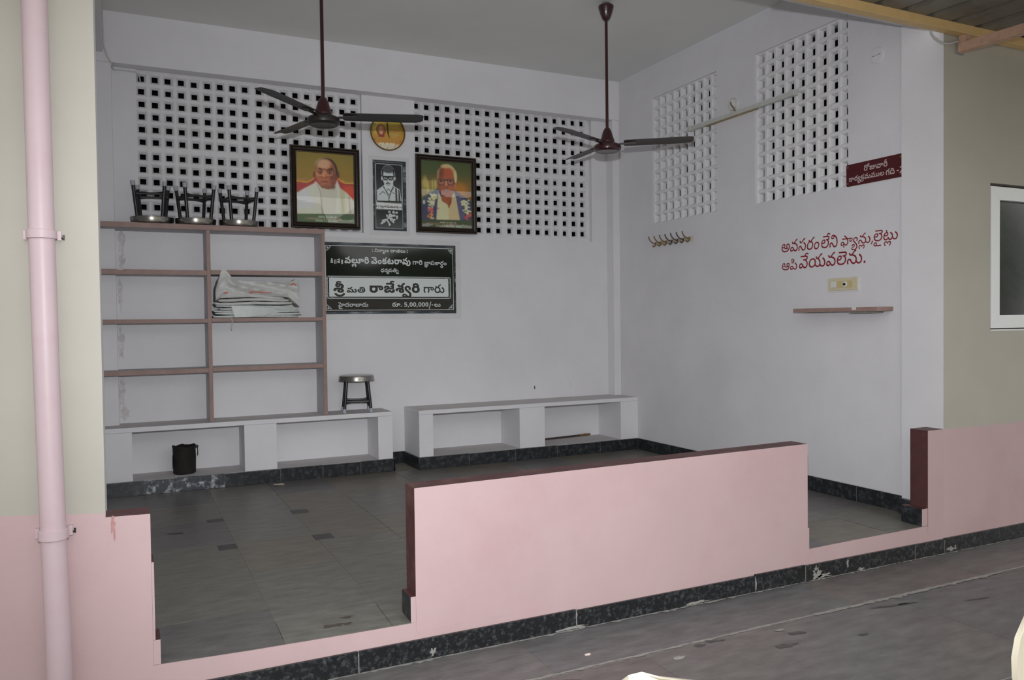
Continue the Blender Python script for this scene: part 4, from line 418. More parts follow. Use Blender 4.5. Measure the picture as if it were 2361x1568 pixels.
'w6':[[39,-3,57,-2,64,1,82,17,98,3,107,-1,118,-3,136,-2,152,5,163,17,170,40,168,69,156,92,138,107,149,115,157,125,159,139,157,152,153,159,143,167,120,171,117,173,116,177,119,186,129,191,143,189,152,180,167,184,168,188,156,203,147,207,136,209,113,205,100,193,97,186,97,173,95,172,18,170,19,152,118,152,127,151,133,148,137,143,137,137,137,132,131,127,118,125,75,124,74,107,100,106,122,95,134,86,141,76,148,56,148,38,141,24,131,19,118,18,109,21,102,25,80,52,64,66,48,71,35,70,26,67,12,53,7,35,8,29,10,20,17,8,26,1],[246,-3,260,-3,280,1,293,7,309,21,332,3,352,-3,379,1,390,7,399,18,415,5,428,-1,440,-3,460,-1,477,8,485,17,490,26,493,47,490,71,478,94,466,107,449,120,437,124,428,105,449,92,465,74,470,56,469,35,465,26,460,22,453,19,442,18,435,19,422,25,406,40,404,67,398,83,386,98,366,116,401,155,422,161,419,181,406,180,388,171,357,134,347,127,341,125,334,127,329,134,325,147,304,141,306,130,316,114,323,109,341,106,356,97,370,85,379,71,384,56,384,42,380,29,368,19,354,18,343,21,332,28,319,40,318,42,319,69,316,83,307,101,289,117,269,124,239,124,219,116,205,105,194,89,189,74,188,53,192,35,201,20,213,8,228,1],[541,-3,559,-2,566,1,584,17,599,3,608,-1,620,-3,638,-2,653,5,665,17,670,29,672,51,670,69,663,85,653,98,638,110,598,125,622,153,629,158,645,161,644,177,642,181,629,180,615,174,602,161,580,134,570,126,563,125,557,128,548,147,527,141,529,132,536,119,548,108,557,106,599,103,626,92,643,76,650,56,649,38,643,24,633,19,620,18,611,21,604,25,582,51,566,66,550,71,536,70,527,67,513,53,509,35,509,29,513,15,518,8,527,1],[761,-3,793,-2,818,6,834,17,845,33,850,49,850,76,843,94,832,107,842,116,847,123,850,132,850,146,845,158,833,167,818,171,806,172,708,170,710,152,815,151,824,148,828,143,828,132,822,127,779,123,779,107,800,106,811,99,823,85,828,74,829,58,825,42,815,30,797,21,779,18,764,18,743,22,725,32,714,49,712,63,721,59,732,58,746,59,757,64,767,74,771,85,771,101,767,112,759,119,743,125,721,122,706,112,695,96,691,83,690,60,693,44,702,26,715,13,728,5,748,-1],[975,-3,993,-2,1002,1,1022,17,1036,5,1052,-2,1070,-3,1083,-1,1097,6,1104,13,1111,24,1115,42,1113,67,1106,85,1090,106,1067,122,1061,124,1059,123,1050,105,1076,88,1084,78,1091,65,1093,44,1091,33,1083,23,1076,19,1063,18,1052,21,1043,26,1028,40,1028,58,1025,71,1016,89,1006,101,993,111,980,117,957,123,956,125,982,155,1002,161,1000,181,980,178,966,169,935,132,928,127,921,125,915,128,905,147,885,142,884,139,892,121,903,110,912,106,944,105,964,101,980,94,991,86,1000,74,1005,60,1005,38,1000,26,989,19,973,19,966,21,957,29,930,61,917,70,905,72,890,70,878,63,871,53,867,40,869,20,878,-2,885,-2,900,4,891,22,889,38,894,48,903,52,913,47,939,16,950,5,964,-1],[1155,-3,1169,1,1173,11,1172,24,1162,31,1148,30,1143,24,1142,20,1144,4,1148,-1],[41,17,31,24,28,35,32,47,44,52,57,47,68,33,59,21,50,17],[543,17,533,24,530,35,534,47,545,52,558,47,569,33,561,21,552,17],[239,19,226,26,214,42,210,65,214,80,224,94,235,101,248,104,264,104,273,101,286,92,294,80,297,60,294,42,287,30,273,21,260,18],[721,77,712,83,716,94,721,101,732,106,741,106,747,103,751,96,751,89,746,80,739,77]],
'q1':[[62,-3,94,-2,112,3,129,15,136,31,133,53,119,67,94,74,49,78,39,87,44,97,58,100,89,97,103,84,131,92,121,109,104,121,111,146,110,157,104,170,89,183,59,188,59,193,67,198,80,198,89,190,112,195,98,212,78,217,53,214,39,204,35,193,37,179,30,170,28,157,32,148,42,140,67,137,87,143,86,137,80,131,67,127,38,131,33,120,12,103,8,89,10,74,24,59,44,53,94,48,103,42,104,33,101,29,80,23,49,26,31,43,5,35,10,22,24,8,40,1],[173,-3,186,-2,195,8,196,24,186,34,168,34,159,24,161,4],[305,-3,328,-1,339,3,351,15,355,26,351,51,335,71,347,92,343,110,353,132,351,152,339,167,312,174,311,182,321,191,335,189,341,182,363,188,350,205,332,212,317,212,297,204,289,195,285,174,223,173,224,149,312,149,323,143,324,132,319,127,286,123,287,101,314,100,318,92,314,84,283,91,247,88,227,75,219,58,222,38,227,29,251,37,249,53,258,65,269,68,290,66,273,47,269,26,271,17,281,5],[393,-3,407,-1,414,6,416,22,407,34,389,34,379,26,380,6],[308,21,298,29,298,38,303,47,314,55,324,44,326,33,321,24],[62,154,52,159,53,166,56,168,71,169,81,164,76,157]],
'q2':[[241,-95,245,-96,264,-77,249,-59,247,-50,252,-40,263,-40,272,-56,297,-56,306,-41,315,-39,322,-45,323,-56,307,-79,329,-96,342,-81,352,-63,353,-45,347,-27,335,-17,322,-13,302,-15,286,-29,272,-17,259,-13,234,-18,220,-34,217,-54,224,-74],[43,-2,70,-1,92,14,119,-1,144,-3,167,3,183,18,192,47,190,70,183,85,162,109,123,126,142,145,162,151,160,182,142,181,126,174,81,127,70,129,61,150,24,139,33,117,47,103,61,98,108,95,124,90,145,72,151,54,149,37,141,31,133,31,119,37,90,66,74,75,47,78,27,72,15,63,9,52,6,38,8,25,20,6],[286,-2,338,1,371,18,405,-1,425,-3,448,1,469,18,478,40,476,70,464,94,493,94,492,74,499,58,513,47,531,44,549,46,566,58,572,72,572,97,558,116,538,124,425,126,404,97,429,74,437,56,434,36,419,31,405,35,389,49,390,67,383,92,366,112,344,125,323,94,340,83,347,74,350,65,347,49,329,35,293,31,263,37,248,52,284,53,301,63,311,85,306,106,293,120,281,124,259,126,241,122,223,110,211,90,208,63,211,47,220,29,234,15,254,4],[646,-2,682,-1,704,8,721,25,730,47,730,72,726,88,716,103,716,124,710,146,691,167,666,176,630,174,609,160,602,137,602,126,608,112,591,90,585,65,589,36,598,20,617,5],[50,26,45,31,44,38,50,48,59,48,71,38,65,28],[655,31,639,35,630,45,626,58,627,74,634,85,646,93,671,93,687,79,689,52,680,37],[529,71,520,81,522,94,538,93,545,83,542,74],[250,78,245,81,252,95,261,99,270,96,273,88,270,81,263,77],[639,125,638,139,653,145,668,142,681,126]],
'q3':[[1148,-40,1177,-39,1195,-32,1214,-17,1225,1,1230,21,1229,55,1222,77,1207,100,1175,126,1153,97,1184,61,1190,39,1189,21,1185,10,1172,-2,1157,-7,1136,-5,1124,1,1141,14,1151,32,1153,57,1148,77,1140,93,1125,107,1085,127,1100,143,1123,151,1121,182,1105,181,1085,172,1040,126,1030,129,1022,150,986,140,994,118,1008,103,1028,97,1067,96,1094,85,1108,68,1113,48,1107,34,1091,31,1040,73,1019,78,995,75,979,66,969,50,968,32,977,11,992,0,1019,-3,1037,2,1055,14,1107,-27],[38,-2,72,0,92,14,117,0,149,-3,164,2,180,14,190,32,192,57,184,84,163,104,174,120,177,133,174,154,164,167,151,175,126,178,23,178,23,147,126,147,137,144,140,133,135,128,83,125,83,97,115,93,133,85,147,68,152,52,146,34,131,31,119,38,92,64,74,75,47,78,29,73,13,59,6,37,13,14,23,4],[254,-2,279,-3,299,2,317,13,329,30,334,52,332,68,323,86,306,100,279,107,248,105,223,91,213,77,207,50,215,23,232,6],[396,-2,437,-3,459,2,477,11,487,23,489,48,477,67,455,75,396,80,391,84,390,88,396,94,421,96,439,91,448,83,484,91,475,108,456,122,475,143,498,151,495,182,479,181,459,173,414,126,405,129,396,150,359,140,368,118,355,106,349,95,348,77,356,64,378,52,437,46,446,41,443,32,430,29,396,31,380,44,344,34,350,21,362,9,376,2],[544,-2,581,0,605,16,623,2,637,-2,662,-2,680,4,694,16,703,39,703,64,696,84,675,109,650,125,629,95,646,82,659,66,663,48,658,34,650,31,635,34,623,51,590,51,584,39,574,32,551,33,544,43,542,55,572,51,592,56,604,68,609,88,602,111,580,127,581,156,545,156,546,124,529,115,517,104,508,86,503,64,505,39,512,21,524,6],[776,-2,803,-3,821,0,837,6,853,19,863,37,866,57,865,75,857,93,860,94,884,94,884,75,891,57,905,47,927,44,947,49,959,61,965,77,962,102,945,118,923,125,725,126,723,97,730,93,721,68,722,48,726,32,743,11,758,2],[50,26,44,32,44,39,52,49,63,46,72,37,63,27],[268,27,252,34,246,55,249,66,255,73,272,78,289,70,295,52,293,41,286,32],[1010,27,1005,32,1005,41,1013,48,1024,46,1033,37,1024,27],[785,31,774,36,765,46,762,73,767,83,779,92,806,93,822,79,826,66,824,50,810,34],[918,72,912,82,913,93,932,91,937,84,934,75,929,72],[549,79,545,84,554,96,565,99,573,95,575,86,569,79]],
'q4':[[310,-3,348,1,375,19,400,1,432,-3,454,5,468,22,474,49,470,74,459,94,441,113,420,124,406,101,433,78,443,58,444,42,440,31,434,26,418,24,405,28,386,45,387,65,380,92,366,109,349,121,373,149,396,157,393,181,378,180,360,171,326,133,315,125,303,130,297,147,268,139,278,114,262,99,253,81,250,63,253,38,265,18,276,8,290,1],[28,0,57,11,44,38,41,65,46,83,60,97,87,99,106,87,113,69,113,47,97,11,123,-1,137,24,144,58,142,78,132,99,166,99,163,78,171,61,186,51,204,49,220,53,234,67,239,87,234,105,222,117,200,124,13,125,12,101,24,99,12,76,11,49,17,22],[312,24,294,30,285,42,280,63,282,74,287,85,297,94,308,99,328,99,344,92,353,81,357,65,356,49,349,36,339,28],[195,71,186,83,188,96,191,100,209,97,214,92,214,78,207,71]],
}
# ------------------------------------------------------------------ lettering
def letter(mb, key, p0, p1, h, normal, ky=1.0, shear=0.0, mi=0):
    """lay the outlines of one inscription along p0 -> p1 (world), letters upright along h"""
    C = TEXT[key]
    xs = [z for c in C for z in c[::2]]
    x0, x1 = min(xs), max(xs)
    p0, p1 = Vector(p0), Vector(p1)
    ex = (p1 - p0) / (x1 - x0)
    sc = ex.length
    ez = Vector(h) * sc * ky
    pts, eds = [], []
    for c in C:
        b = len(pts); n = len(c) // 2
        pts += [(c[2 * i], c[2 * i + 1]) for i in range(n)]
        eds += [(b + i, b + (i + 1) % n) for i in range(n)]
    v2, _, tri, _, _, _ = delaunay_2d_cdt([Vector(p) for p in pts], eds, [], 0, 1e-5)
    P0 = np.array([pts[e[0]] for e in eds], float); P1 = np.array([pts[e[1]] for e in eds], float)
    vs = [p0 + ex * (q[0] - x0 + shear * q[1]) + ez * q[1] for q in v2]
    nv = Vector(normal); fs = []
    for t in tri:
        t = list(t)
        mx_ = sum(v2[k][0] for k in t) / 3; my_ = sum(v2[k][1] for k in t) / 3
        cr = (P0[:, 1] > my_) != (P1[:, 1] > my_)
        xi = P0[cr, 0] + (my_ - P0[cr, 1]) / (P1[cr, 1] - P0[cr, 1]) * (P1[cr, 0] - P0[cr, 0])
        if np.count_nonzero(xi > mx_) % 2 == 0: continue
        if (vs[t[1]] - vs[t[0]]).cross(vs[t[2]] - vs[t[0]]).dot(nv) < 0: t.reverse()
        fs.append(tuple(t))
    mb.add(vs, fs, mi)

# ================================================================== THE ROOM
D, DC, WX, PX = 3.479, 3.366, 4.323, 4.304      # back wall, beam/column face, right wall, pillar face
ZC, ZS, ZG, ZB = 3.449, 3.086, -0.175, 0.48       # ceiling, beam soffit, outside ground, bench top

def structure(name, mb, mats, parent=None, **k):
    return obj(name, mb, mats, parent, kind='structure' if parent is None else None, **k)

# --- back wall: lower wall, middle pier, side strips, with two lattice openings
mb = MB()
mb.box(-0.5, WX + 0.3, D, D + 0.14, -0.1, 1.945)
mb.box(1.865, 2.325, D, D + 0.14, 1.945, ZS + 0.05)
mb.box(-0.5, 0.172, D, D + 0.14, 1.945, ZS + 0.05)
mb.box(4.082, WX + 0.3, D, D + 0.14, 1.945, ZS + 0.05)
mb.box(-0.5, WX + 0.3, D, D + 0.14, ZS + 0.05, ZC + 0.1)
wall_back = structure('wall_back', mb, m_white)
mb = MB(); mb.box(-0.5, WX + 0.3, DC, D - 0.0005, ZS, ZC + 0.05)
structure('beam_back', mb, m_white, bevel=0.004)
mb = MB(); mb.box(-0.4, 0.0105, DC, D - 0.0005, 0.0, ZS - 0.001)
structure('column_back_left', mb, m_white, bevel=0.004)
mb = MB(); mb.box(4.249, WX - 0.0005, DC, D - 0.0005, 0.0, ZS - 0.001)
structure('column_back_right', mb, m_white, bevel=0.004)
# --- added closed box, its near-black colour stands in for shade behind the lattices
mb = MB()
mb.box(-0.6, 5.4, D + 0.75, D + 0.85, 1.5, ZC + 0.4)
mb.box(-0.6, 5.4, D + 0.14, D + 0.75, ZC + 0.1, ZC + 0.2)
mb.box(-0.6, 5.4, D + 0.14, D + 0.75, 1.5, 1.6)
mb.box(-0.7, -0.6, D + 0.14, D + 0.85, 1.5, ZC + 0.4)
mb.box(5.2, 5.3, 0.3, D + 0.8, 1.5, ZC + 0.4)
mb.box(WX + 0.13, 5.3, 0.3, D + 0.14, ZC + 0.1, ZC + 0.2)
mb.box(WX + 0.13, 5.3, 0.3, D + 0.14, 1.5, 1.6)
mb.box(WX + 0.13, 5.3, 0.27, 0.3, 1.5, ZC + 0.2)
structure('lattice_shade_box', mb, m_void)

# --- lattice panels: 9 x 6 tapered holes each
def lattice(parent, cols, rows, a0, a1, z0, z1, place, prof=((0.0405, 0.0), (0.0365, 0.0035), (0.0320, 0.006), (0.0298, 0.010), (0.0205, 0.030), (0.0205, 0.040))):
    """cols, rows: hole centres; a0..a1, z0..z1 panel edges; place(a, z, depth) -> world"""
    mb = MB()
    ca = [a0] + [(p + q) / 2 for p, q in zip(cols, cols[1:])] + [a1]
    cz = [z0] + [(p + q) / 2 for p, q in zip(rows, rows[1:])] + [z1]
    for i, a in enumerate(cols):
        for j, z in enumerate(rows):
            ja, jz = RNG.normal(0, .0012, 2); js = RNG.normal(0, .0012)
            rings = [((ca[i], ca[i + 1], cz[j], cz[j + 1]), 0.0006)]
            for h, d in prof:
                h += js if d > .03 else 0
                ah = min(h, (ca[i + 1] - ca[i]) / 2 - .002); zh = min(h, (cz[j + 1] - cz[j]) / 2 - .002)
                k = 1 if d > .02 else 0
                rings.append(((max(a + ja * k - ah, ca[i] + .001), min(a + ja * k + ah, ca[i + 1] - .001), max(z + jz * k - zh, cz[j] + .001), min(z + jz * k + zh, cz[j + 1] - .001)), d))
            pts = [[place(r[0], r[2], d), place(r[1], r[2], d), place(r[1], r[3], d), place(r[0], r[3], d)] for r, d in rings]
            mb.loft(pts, 0, True, False, False)
    # back face so that no light leaks between neighbouring holes
    obj('lattice_panel', mb, m_jali, parent)
def split(c, n): return [c[i:i + n] for i in range(0, len(c), n)]
def grid(c0, p, gap, n=18, half=9): return [c0 + p * k + (gap if k >= half else 0) for k in range(n)]
YL = D + 0.048
rows = [2.000 + .0948 * k for k in range(6)] + [2.581 + .0934 * k for k in range(6)]
rows = [2.003 + .0936 * k for k in range(6)] + [2.582 + .0935 * k for k in range(6)]
for cols, a0, a1, dz in (([.2085 + .0927 * k for k in range(9)] + [1.058 + .0948 * k for k in range(9)], 0.168, 1.866, -0.008),
                         ([2.366 + .0963 * k for k in range(9)] + [3.249 + .0963 * k for k in range(9)], 2.322, 4.086, 0.016)):
    cc = split(cols, 9); rr = split([r + dz for r in rows], 6)
    ma = (cc[0][-1] + cc[1][0]) / 2; mz = (rr[0][-1] + rr[1][0]) / 2
    for ci, (b0, b1) in enumerate(((a0, ma - .0001), (ma + .0001, a1))):
        for ri, (y0, y1) in enumerate(((1.94, mz - .0001), (mz + .0001, ZS + 0.055))):
            lattice(wall_back, cc[ci], rr[ri], b0, b1, y0, y1, lambda a, z, d: (a, YL + d, z))

# --- right wall with two lattice openings
mb = MB()
Z0, Z1 = 2.048, 3.158
mb.box(WX, WX + 0.13, 0.2, D + 0.1, -0.1, Z0)
mb.box(WX, WX + 0.13, 0.2, D + 0.1, Z1, ZC + 0.1)
for a, b in ((0.2, 0.690), (1.548, 1.975), (2.836, D + 0.1)): mb.box(WX, WX + 0.13, a, b, Z0, Z1)
wall_right = structure('wall_right', mb, m_rwall)
XL = WX + 0.022
rz = [2.092 + .0925 * k for k in range(6)] + [2.654 + .0925 * k for k in range(6)]
for cols, a0, a1 in (([2.017 + .0975 * k for k in range(9)], 1.968, 2.843), ([.731 + .0966 * k for k in range(9)], .683, 1.555)):
    rr = split(rz, 6); mz = (rr[0][-1] + rr[1][0]) / 2
    for ri, (y0, y1) in enumerate(((Z0 - .006, mz - .0001), (mz + .0001, Z1 + .006))):
        lattice(wall_right, cols, rr[ri], a0, a1, y0, y1, lambda a, z, d: (XL + d, a, z),
                ((0.0395, 0.0), (0.0370, 0.0012), (0.0330, 0.005), (0.0300, 0.012), (0.0282, 0.020), (0.0232, 0.036), (0.0232, 0.043)))
# --- left side
mb = MB(); mb.box(-0.5, -0.087, 0.25, D, -0.1, ZC + .05)
structure('wall_left', mb, m_white)
mb = MB(); mb.box(-0.087, -0.04, 0.25, DC - .0005, 3.15, ZC + .02)
structure('beam_left', mb, m_white)
# --- ceiling and front beam
mb = MB(); mb.box(-0.5, 5.3, -0.0, D + 0.9, ZC, ZC + 0.15)
structure('ceiling', mb, m_ceil)
mb = MB(); mb.box(-0.014, PX, 0.0, 0.276, 2.94, ZC + 0.0, 0)
structure('beam_front', mb, m_white, bevel=0.005)
mb = MB(); mb.box(-4.5, 10.0, 0.02, D + 1.2, ZC + 0.15, ZC + 0.5)
structure('roof_slab', mb, m_ceil)
mb = MB(); mb.box(-4.5, 2.96, -1.10, -.0005, 2.93, 3.02)  # slab added out of view to cut skylight on the upper left wall
structure('unseen_sky_blocker', mb, m_ceil)
# --- front walls
mb = MB()
mb.box(-4.5, -0.014, 0.0, 0.25, ZG, ZC + 0.15, 0, right=1)
structure('wall_front_left', mb, [m_left, m_white])
mb = MB()
WY = 0.13
mb.box(PX, 4.722, 0, 0.276, ZG, ZC + 0.15, 0, left=1)
mb.box(4.722, 6.3, 0, 0.276, ZG, 1.100, 0)
mb.box(4.722, 6.3, 0, 0.276, 1.986, ZC + 0.15, 0)
mb.box(6.3, 10, 0, 0.276, ZG, ZC + 0.15, 0)
structure('wall_front_right', mb, [m_right, m_white])
# --- window in the right front wall
mb = MB()
x0, x1, z0, z1 = 4.727, 6.29, 1.118, 1.968
for a, b, c, d in ((x0, x0 + .083, z0, z1), (x1 - .083, x1, z0, z1)): mb.box(a, b, -.006, .06, c, d)
fr = MB()
def mitre(fr, x0, x1, z0, z1, w, ya, yb):
    o = [(x0, z0), (x1, z0), (x1, z1), (x0, z1)]; i = [(x0 + w, z0 + w), (x1 - w, z0 + w), (x1 - w, z1 - w), (x0 + w, z1 - w)]
    bars = []
    for k in range(4):
        n = (k + 1) % 4; m = MB()
        A, B, C_, D_ = o[k], o[n], i[n], i[k]
        vs = [(p[0], y, p[1]) for y in (ya, yb) for p in (A, B, C_, D_)]
        m.add(vs, [(0, 1, 2, 3), (7, 6, 5, 4), (0, 4, 5, 1), (1, 5, 6, 2), (2, 6, 7, 3), (3, 7, 4, 0)])
        bars.append(m)
    return bars
win = bpy.data.objects.new('window_1', None); COL.objects.link(win); win['kind'] = 'structure'
win.location = (4.72, 0, 1.1); BASE['window_1'] = Vector((4.72, 0, 1.1))
for m in mitre(fr, x0, x1, z0, z1, .080, -.004, .05): obj('frame_bar', m, m_upvc, win, bevel=.003)
mb = MB(); mb.box(x0 + .078, x1 - .078, .024, .030, z0 + .078, z1 - .078); obj('pane', mb, m_pane, win)
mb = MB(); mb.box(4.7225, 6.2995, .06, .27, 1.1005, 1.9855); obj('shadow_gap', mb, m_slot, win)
mb = MB(); mb.box(4.7225, 6.2995, -.003, .05, 1.1005, 1.112); obj('sealant_strip', mb, m_papw, win)
# --- plinth under the opening and the low walls
def dip(x):
    xs = [-.1, .15, .45, .8, 1.09, 2.0, 3.25, 3.6, 4.16, 4.4]; zs = [0, 0, -.009, -.015, -.018, -.015, -.009, -.005, -.001, 0]
    return float(np.interp(x, xs, zs))
mb = MB()
xs = [-.0135, .124, .156, .3, .45, .62, .8, .95, 1.078, 1.5, 2.2, 3.25, 3.6, 3.9, 4.158, PX - .0005]
for a, b in zip(xs, xs[1:]):
    za, zb = dip(a) - .002, dip(b) - .002
    mb.quad((a, 0, ZG), (b, 0, ZG), (b, 0, zb), (a, 0, za), 0)
    mb.quad((a, 0, za), (b, 0, zb), (b, .06, zb), (a, .06, za), 0)
    mb.quad((a, .06, za - .02), (b, .06, zb - .02), (b, .06, ZG), (a, .06, ZG), 0)
structure('wall_front_plinth', mb, m_pink)
def low_wall(name, x0, x1, z0, zl, zr, endl, endr, steps):
    """pink low wall; coping paint on its top and its free ends"""
    t = .114; mb = MB()
    f = -.0006; vs = [(x0, f, z0), (x1, f, z0), (x1, t, z0), (x0, t, z0), (x0, f, zl), (x1, f, zr), (x1, t, zr), (x0, t, zl)]
    fs = [(0, 4, 7, 3), (1, 2, 6, 5), (0, 1, 5, 4), (3, 7, 6, 2), (0, 3, 2, 1), (4, 5, 6, 7)]
    mb.add(vs, fs, [1 if endl else 0, 1 if endr else 0, 0, 2, 0, 1])
    return structure(name, mb, [m_pink, m_cope, m_white])
lw = low_wall('wall_front_low_left', -.0140, .126, -.05, .541, .537, False, True, 0)
pm = low_wall('wall_front_low_middle', 1.099, 3.244, -.06, .5275, .5405, True, True, 0)
lr = low_wall('wall_front_low_right', 4.1705, PX + .0004, -.05, .5425, .543, True, False, 0)
# widened foot of the low walls, with granite tile on the end
mb = MB(); mb.box(.1265, .150, -.0005, .114, -.0005, .087, 0, right=1, top=2); structure('trim_1', mb, [m_pink, m_granite, m_cope])
mb = MB(); mb.box(.1265, .134, -.0004, .114, .0875, .365, 0, right=1, top=1); structure('trim_4', mb, [m_pink, m_cope])
mb = MB(); mb.box(1.077, 1.0985, -.0005, .114, -.019, .087, 0, left=1, top=2); structure('trim_2', mb, [m_pink, m_granite, m_cope])
mb = MB(); mb.box(4.122, 4.170, .001, .135, -.0005, .098, 0, left=1, top=2); structure('trim_3', mb, [m_pink, m_granite, m_cope])
mb = MB(); mb.box(3.2445, 3.254, -.0004, .114, -.010, .10, 0); structure('trim_5', mb, m_pink)

# --- floor: stone slabs on a bed
mb = MB(); mb.box(-0.5, WX + .1, .25, D + .1, -.06, -.0014); mb.box(-0.5, WX + .1, .058, .25, -.07, -.0200); floor = structure('floor', mb, m_grout)
def slab(parent, name, x0, x1, y0, y1, ztop, mats, th=.018, gap=.0009, dipped=False):
    mb = MB(); x0 += gap; x1 -= gap; y0 += gap; y1 -= gap
    n = max(1, int((x1 - x0) / .2)) if dipped else 1
    xs = [x0 + (x1 - x0) * k / n for k in range(n + 1)]
    ys = sorted(set([y0, y1] + ([.25] if dipped and y0 < .25 < y1 else [])))
    dz = RNG.normal(0, .0006)
    def z(x, y):
        return ztop + dz + (dip(x) * max(0, 1 - y / .25) if dipped else 0)
    for a, b in zip(xs, xs[1:]):
        for c, d in zip(ys, ys[1:]):
            mb.quad((a, c, z(a, c)), (b, c, z(b, c)), (b, d, z(b, d)), (a, d, z(a, d)))
        mb.quad((a, y0, z(a, y0) - th), (b, y0, z(b, y0) - th), (b, y0, z(b, y0)), (a, y0, z(a, y0)))
        mb.quad((b, y1, z(b, y1) - th), (a, y1, z(a, y1) - th), (a, y1, z(a, y1)), (b, y1, z(b, y1)))
    mb.quad((x0, y1, z(x0, y1) - th), (x0, y0, z(x0, y0) - th), (x0, y0, z(x0, y0)), (x0, y1, z(x0, y1)))
    mb.quad((x1, y0, z(x1, y0) - th), (x1, y1, z(x1, y1) - th), (x1, y1, z(x1, y1)), (x1, y0, z(x1, y0)))
    return obj(name, mb, mats, parent)
cols = [(-.086, .58, [.0, .385, .95, 1.55, 2.12, 2.62, 3.14]), (.58, 1.0, [.0, .93, 1.50, 2.2, 2.85, 3.14]),
        (1.0, 1.42, [.0, .55, 1.37, 2.08, 2.7, 3.46]), (1.42, 1.98, [.0, .7, 1.2, 1.75, 2.4, 3.14]), (1.98, 2.4, [.0, .5, 1.1, 1.8, 2.5, 3.1]),
        (2.4, 2.95, [.0, .8, 1.5, 2.2, 3.09]), (2.95, 3.4, [.0, .45, 1.0, 1.6, 2.3, 3.09]), (3.4, 3.86, [.0, .36, .8, 1.4, 2.1, 3.09]), (3.86, 4.322, [.0, .5, 1.1, 1.7, 2.4, 3.09])]
pick = {(0, 0): 2, (0, 1): 0, (0, 3): 2, (0, 5): 2, (1, 0): 3, (1, 1): 1, (1, 2): 3, (1, 3): 3, (2, 0): 0, (2, 1): 0, (2, 2): 1, (2, 3): 1}
insets = [(.487, .580, 1.405, 1.505), (.487, .580, 2.070, 2.145), (.988, 1.090, 1.375, 1.475), (.988, 1.090, 2.055, 2.150)]
for ci, (x0, x1, ys) in enumerate(cols):
    for ri, (y0, y1) in enumerate(zip(ys, ys[1:])):
        slab(floor, 'floor_slab', x0, x1, y0, y1, 0.0, m_floor[pick.get((ci, ri), (ci * 3 + ri * 2) % 4)], dipped=(y0 < .25))
for x0, x1, y0, y1 in insets:
    mb = MB(); mb.box(x0, x1, y0, y1, -.01, .0022); obj('floor_inset', mb, m_inset, floor)
# --- ground outside: stone slabs on mortar
mb = MB(); mb.box(-30, 30, -40, -.0, ZG - .2, ZG - .0016); ground = structure('ground', mb, m_mortar)
prow = [(-.012, -.365, [-2.2, -1.3, -.45, .30, .78, 1.54, 2.40, 3.18, 4.12, 5.0, 6.0]),
        (-.384, -1.18, [-2.2, -1.4, -.5, .45, 1.20, 1.94, 2.62, 3.40, 4.30, 5.1, 6.0]),
        (-1.186, -2.0, [-2.2, -1.2, -.3, .6, 1.4, 2.3, 3.0, 3.9, 4.8, 6.0]),
        (-2.006, -2.9, [-2.2, -1.4, -.5, .4, 1.2, 2.0, 3.2, 4.1, 5.0, 6.0]),
        (-2.906, -3.9, [-2.2, -1.2, -.3, .7, 1.5, 2.4, 3.3, 4.3, 6.0])]
for ri, (ya, yb, xs) in enumerate(prow):
    for ci, (a, b) in enumerate(zip(xs, xs[1:])):
        slab(ground, 'paving_slab', a, b, yb, ya, ZG, m_pave[(ri + ci * 2 + ci // 3) % 3], gap=.0012)
def ragged(parent, name, x0, x1, ya, yb, z, m, seed, n=60, amp=.006):
    rg = np.random.default_rng(seed); mb = MB()
    A = [(x0 + (x1 - x0) * k / n, ya + rg.normal(0, amp), z) for k in range(n + 1)]; B = [(p[0], yb + rg.normal(0, amp) - (amp * 3 if rg.random() < .12 else 0), z) for p in A]
    mb.add(A + B, [(k, n + 1 + k, n + 2 + k, k + 1) for k in range(n)])
    obj(name, mb, m, parent)
ragged(ground, 'mortar_joint', 1.2, 4.5, -.367, -.382, ZG + .0018, m_mortar, 5, 140, .0022)
ragged(ground, 'mortar_joint', 2.9, 4.25, -.368, -.390, ZG + .0022, m_mortar, 6, 60, .004)
ragged(ground, 'mortar_fillet', -.2, 6.0, -.010, -.022, ZG + .0020, m_mortar, 7, 300, .004)
def blot(parent, name, c, ax, ay, m, seed, n=14, rough=.25):
    """a stain with its own ragged outline, lying on a surface: c centre, ax and ay half-axes"""
    rg = np.random.default_rng(seed); c, ax, ay = Vector(c), Vector(ax), Vector(ay); mb = MB()
    vs = [tuple(c + (ax * math.cos(2 * PI * k / n) + ay * math.sin(2 * PI * k / n)) * (1 + rough * rg.normal())) for k in range(n)]
    nrm = ax.cross(ay)
    mb.add(vs + [tuple(c)], [(k, (k + 1) % n, n) for k in range(n)])
    return obj(name, mb, m, parent)
zg = ZG + .0024
for i, (x, y, rx, ry, m) in enumerate(((3.324, -.459, .10, .010, m_stainb), (3.40, -.47, .06, .006, m_stainb), (2.663, -.496, .055, .014, m_stainb), (2.528, -.578, .045, .014, m_stainb), (2.208, -.412, .030, .012, m_stainb), (2.905, -.639, .030, .008, m_stainb), (3.754, -.585, .07, .006, m_stainb), (2.30, -.404, .05, .008, m_stainb), (1.47, -.44, .09, .022, m_stainb), (2.62, -.44, .022, .010, m_mortar))):
    blot(ground, 'stain', (x, y, zg), (rx, -.15 * rx, 0), (.15 * ry, ry, 0), m, 60 + i)
zf_ = .0016
for i, (x, y, rx, ry) in enumerate(((.787, .096, .040, .018), (.854, .152, .022, .010), (.84, .09, .014, .014), (.30, 1.9, .05, .02))): blot(floor, 'stain', (x, y, zf_ + dip(x) * max(0, 1 - y / .25)), (rx, 0, 0), (0, ry, 0), m_staino, 80 + i, rough=.35)
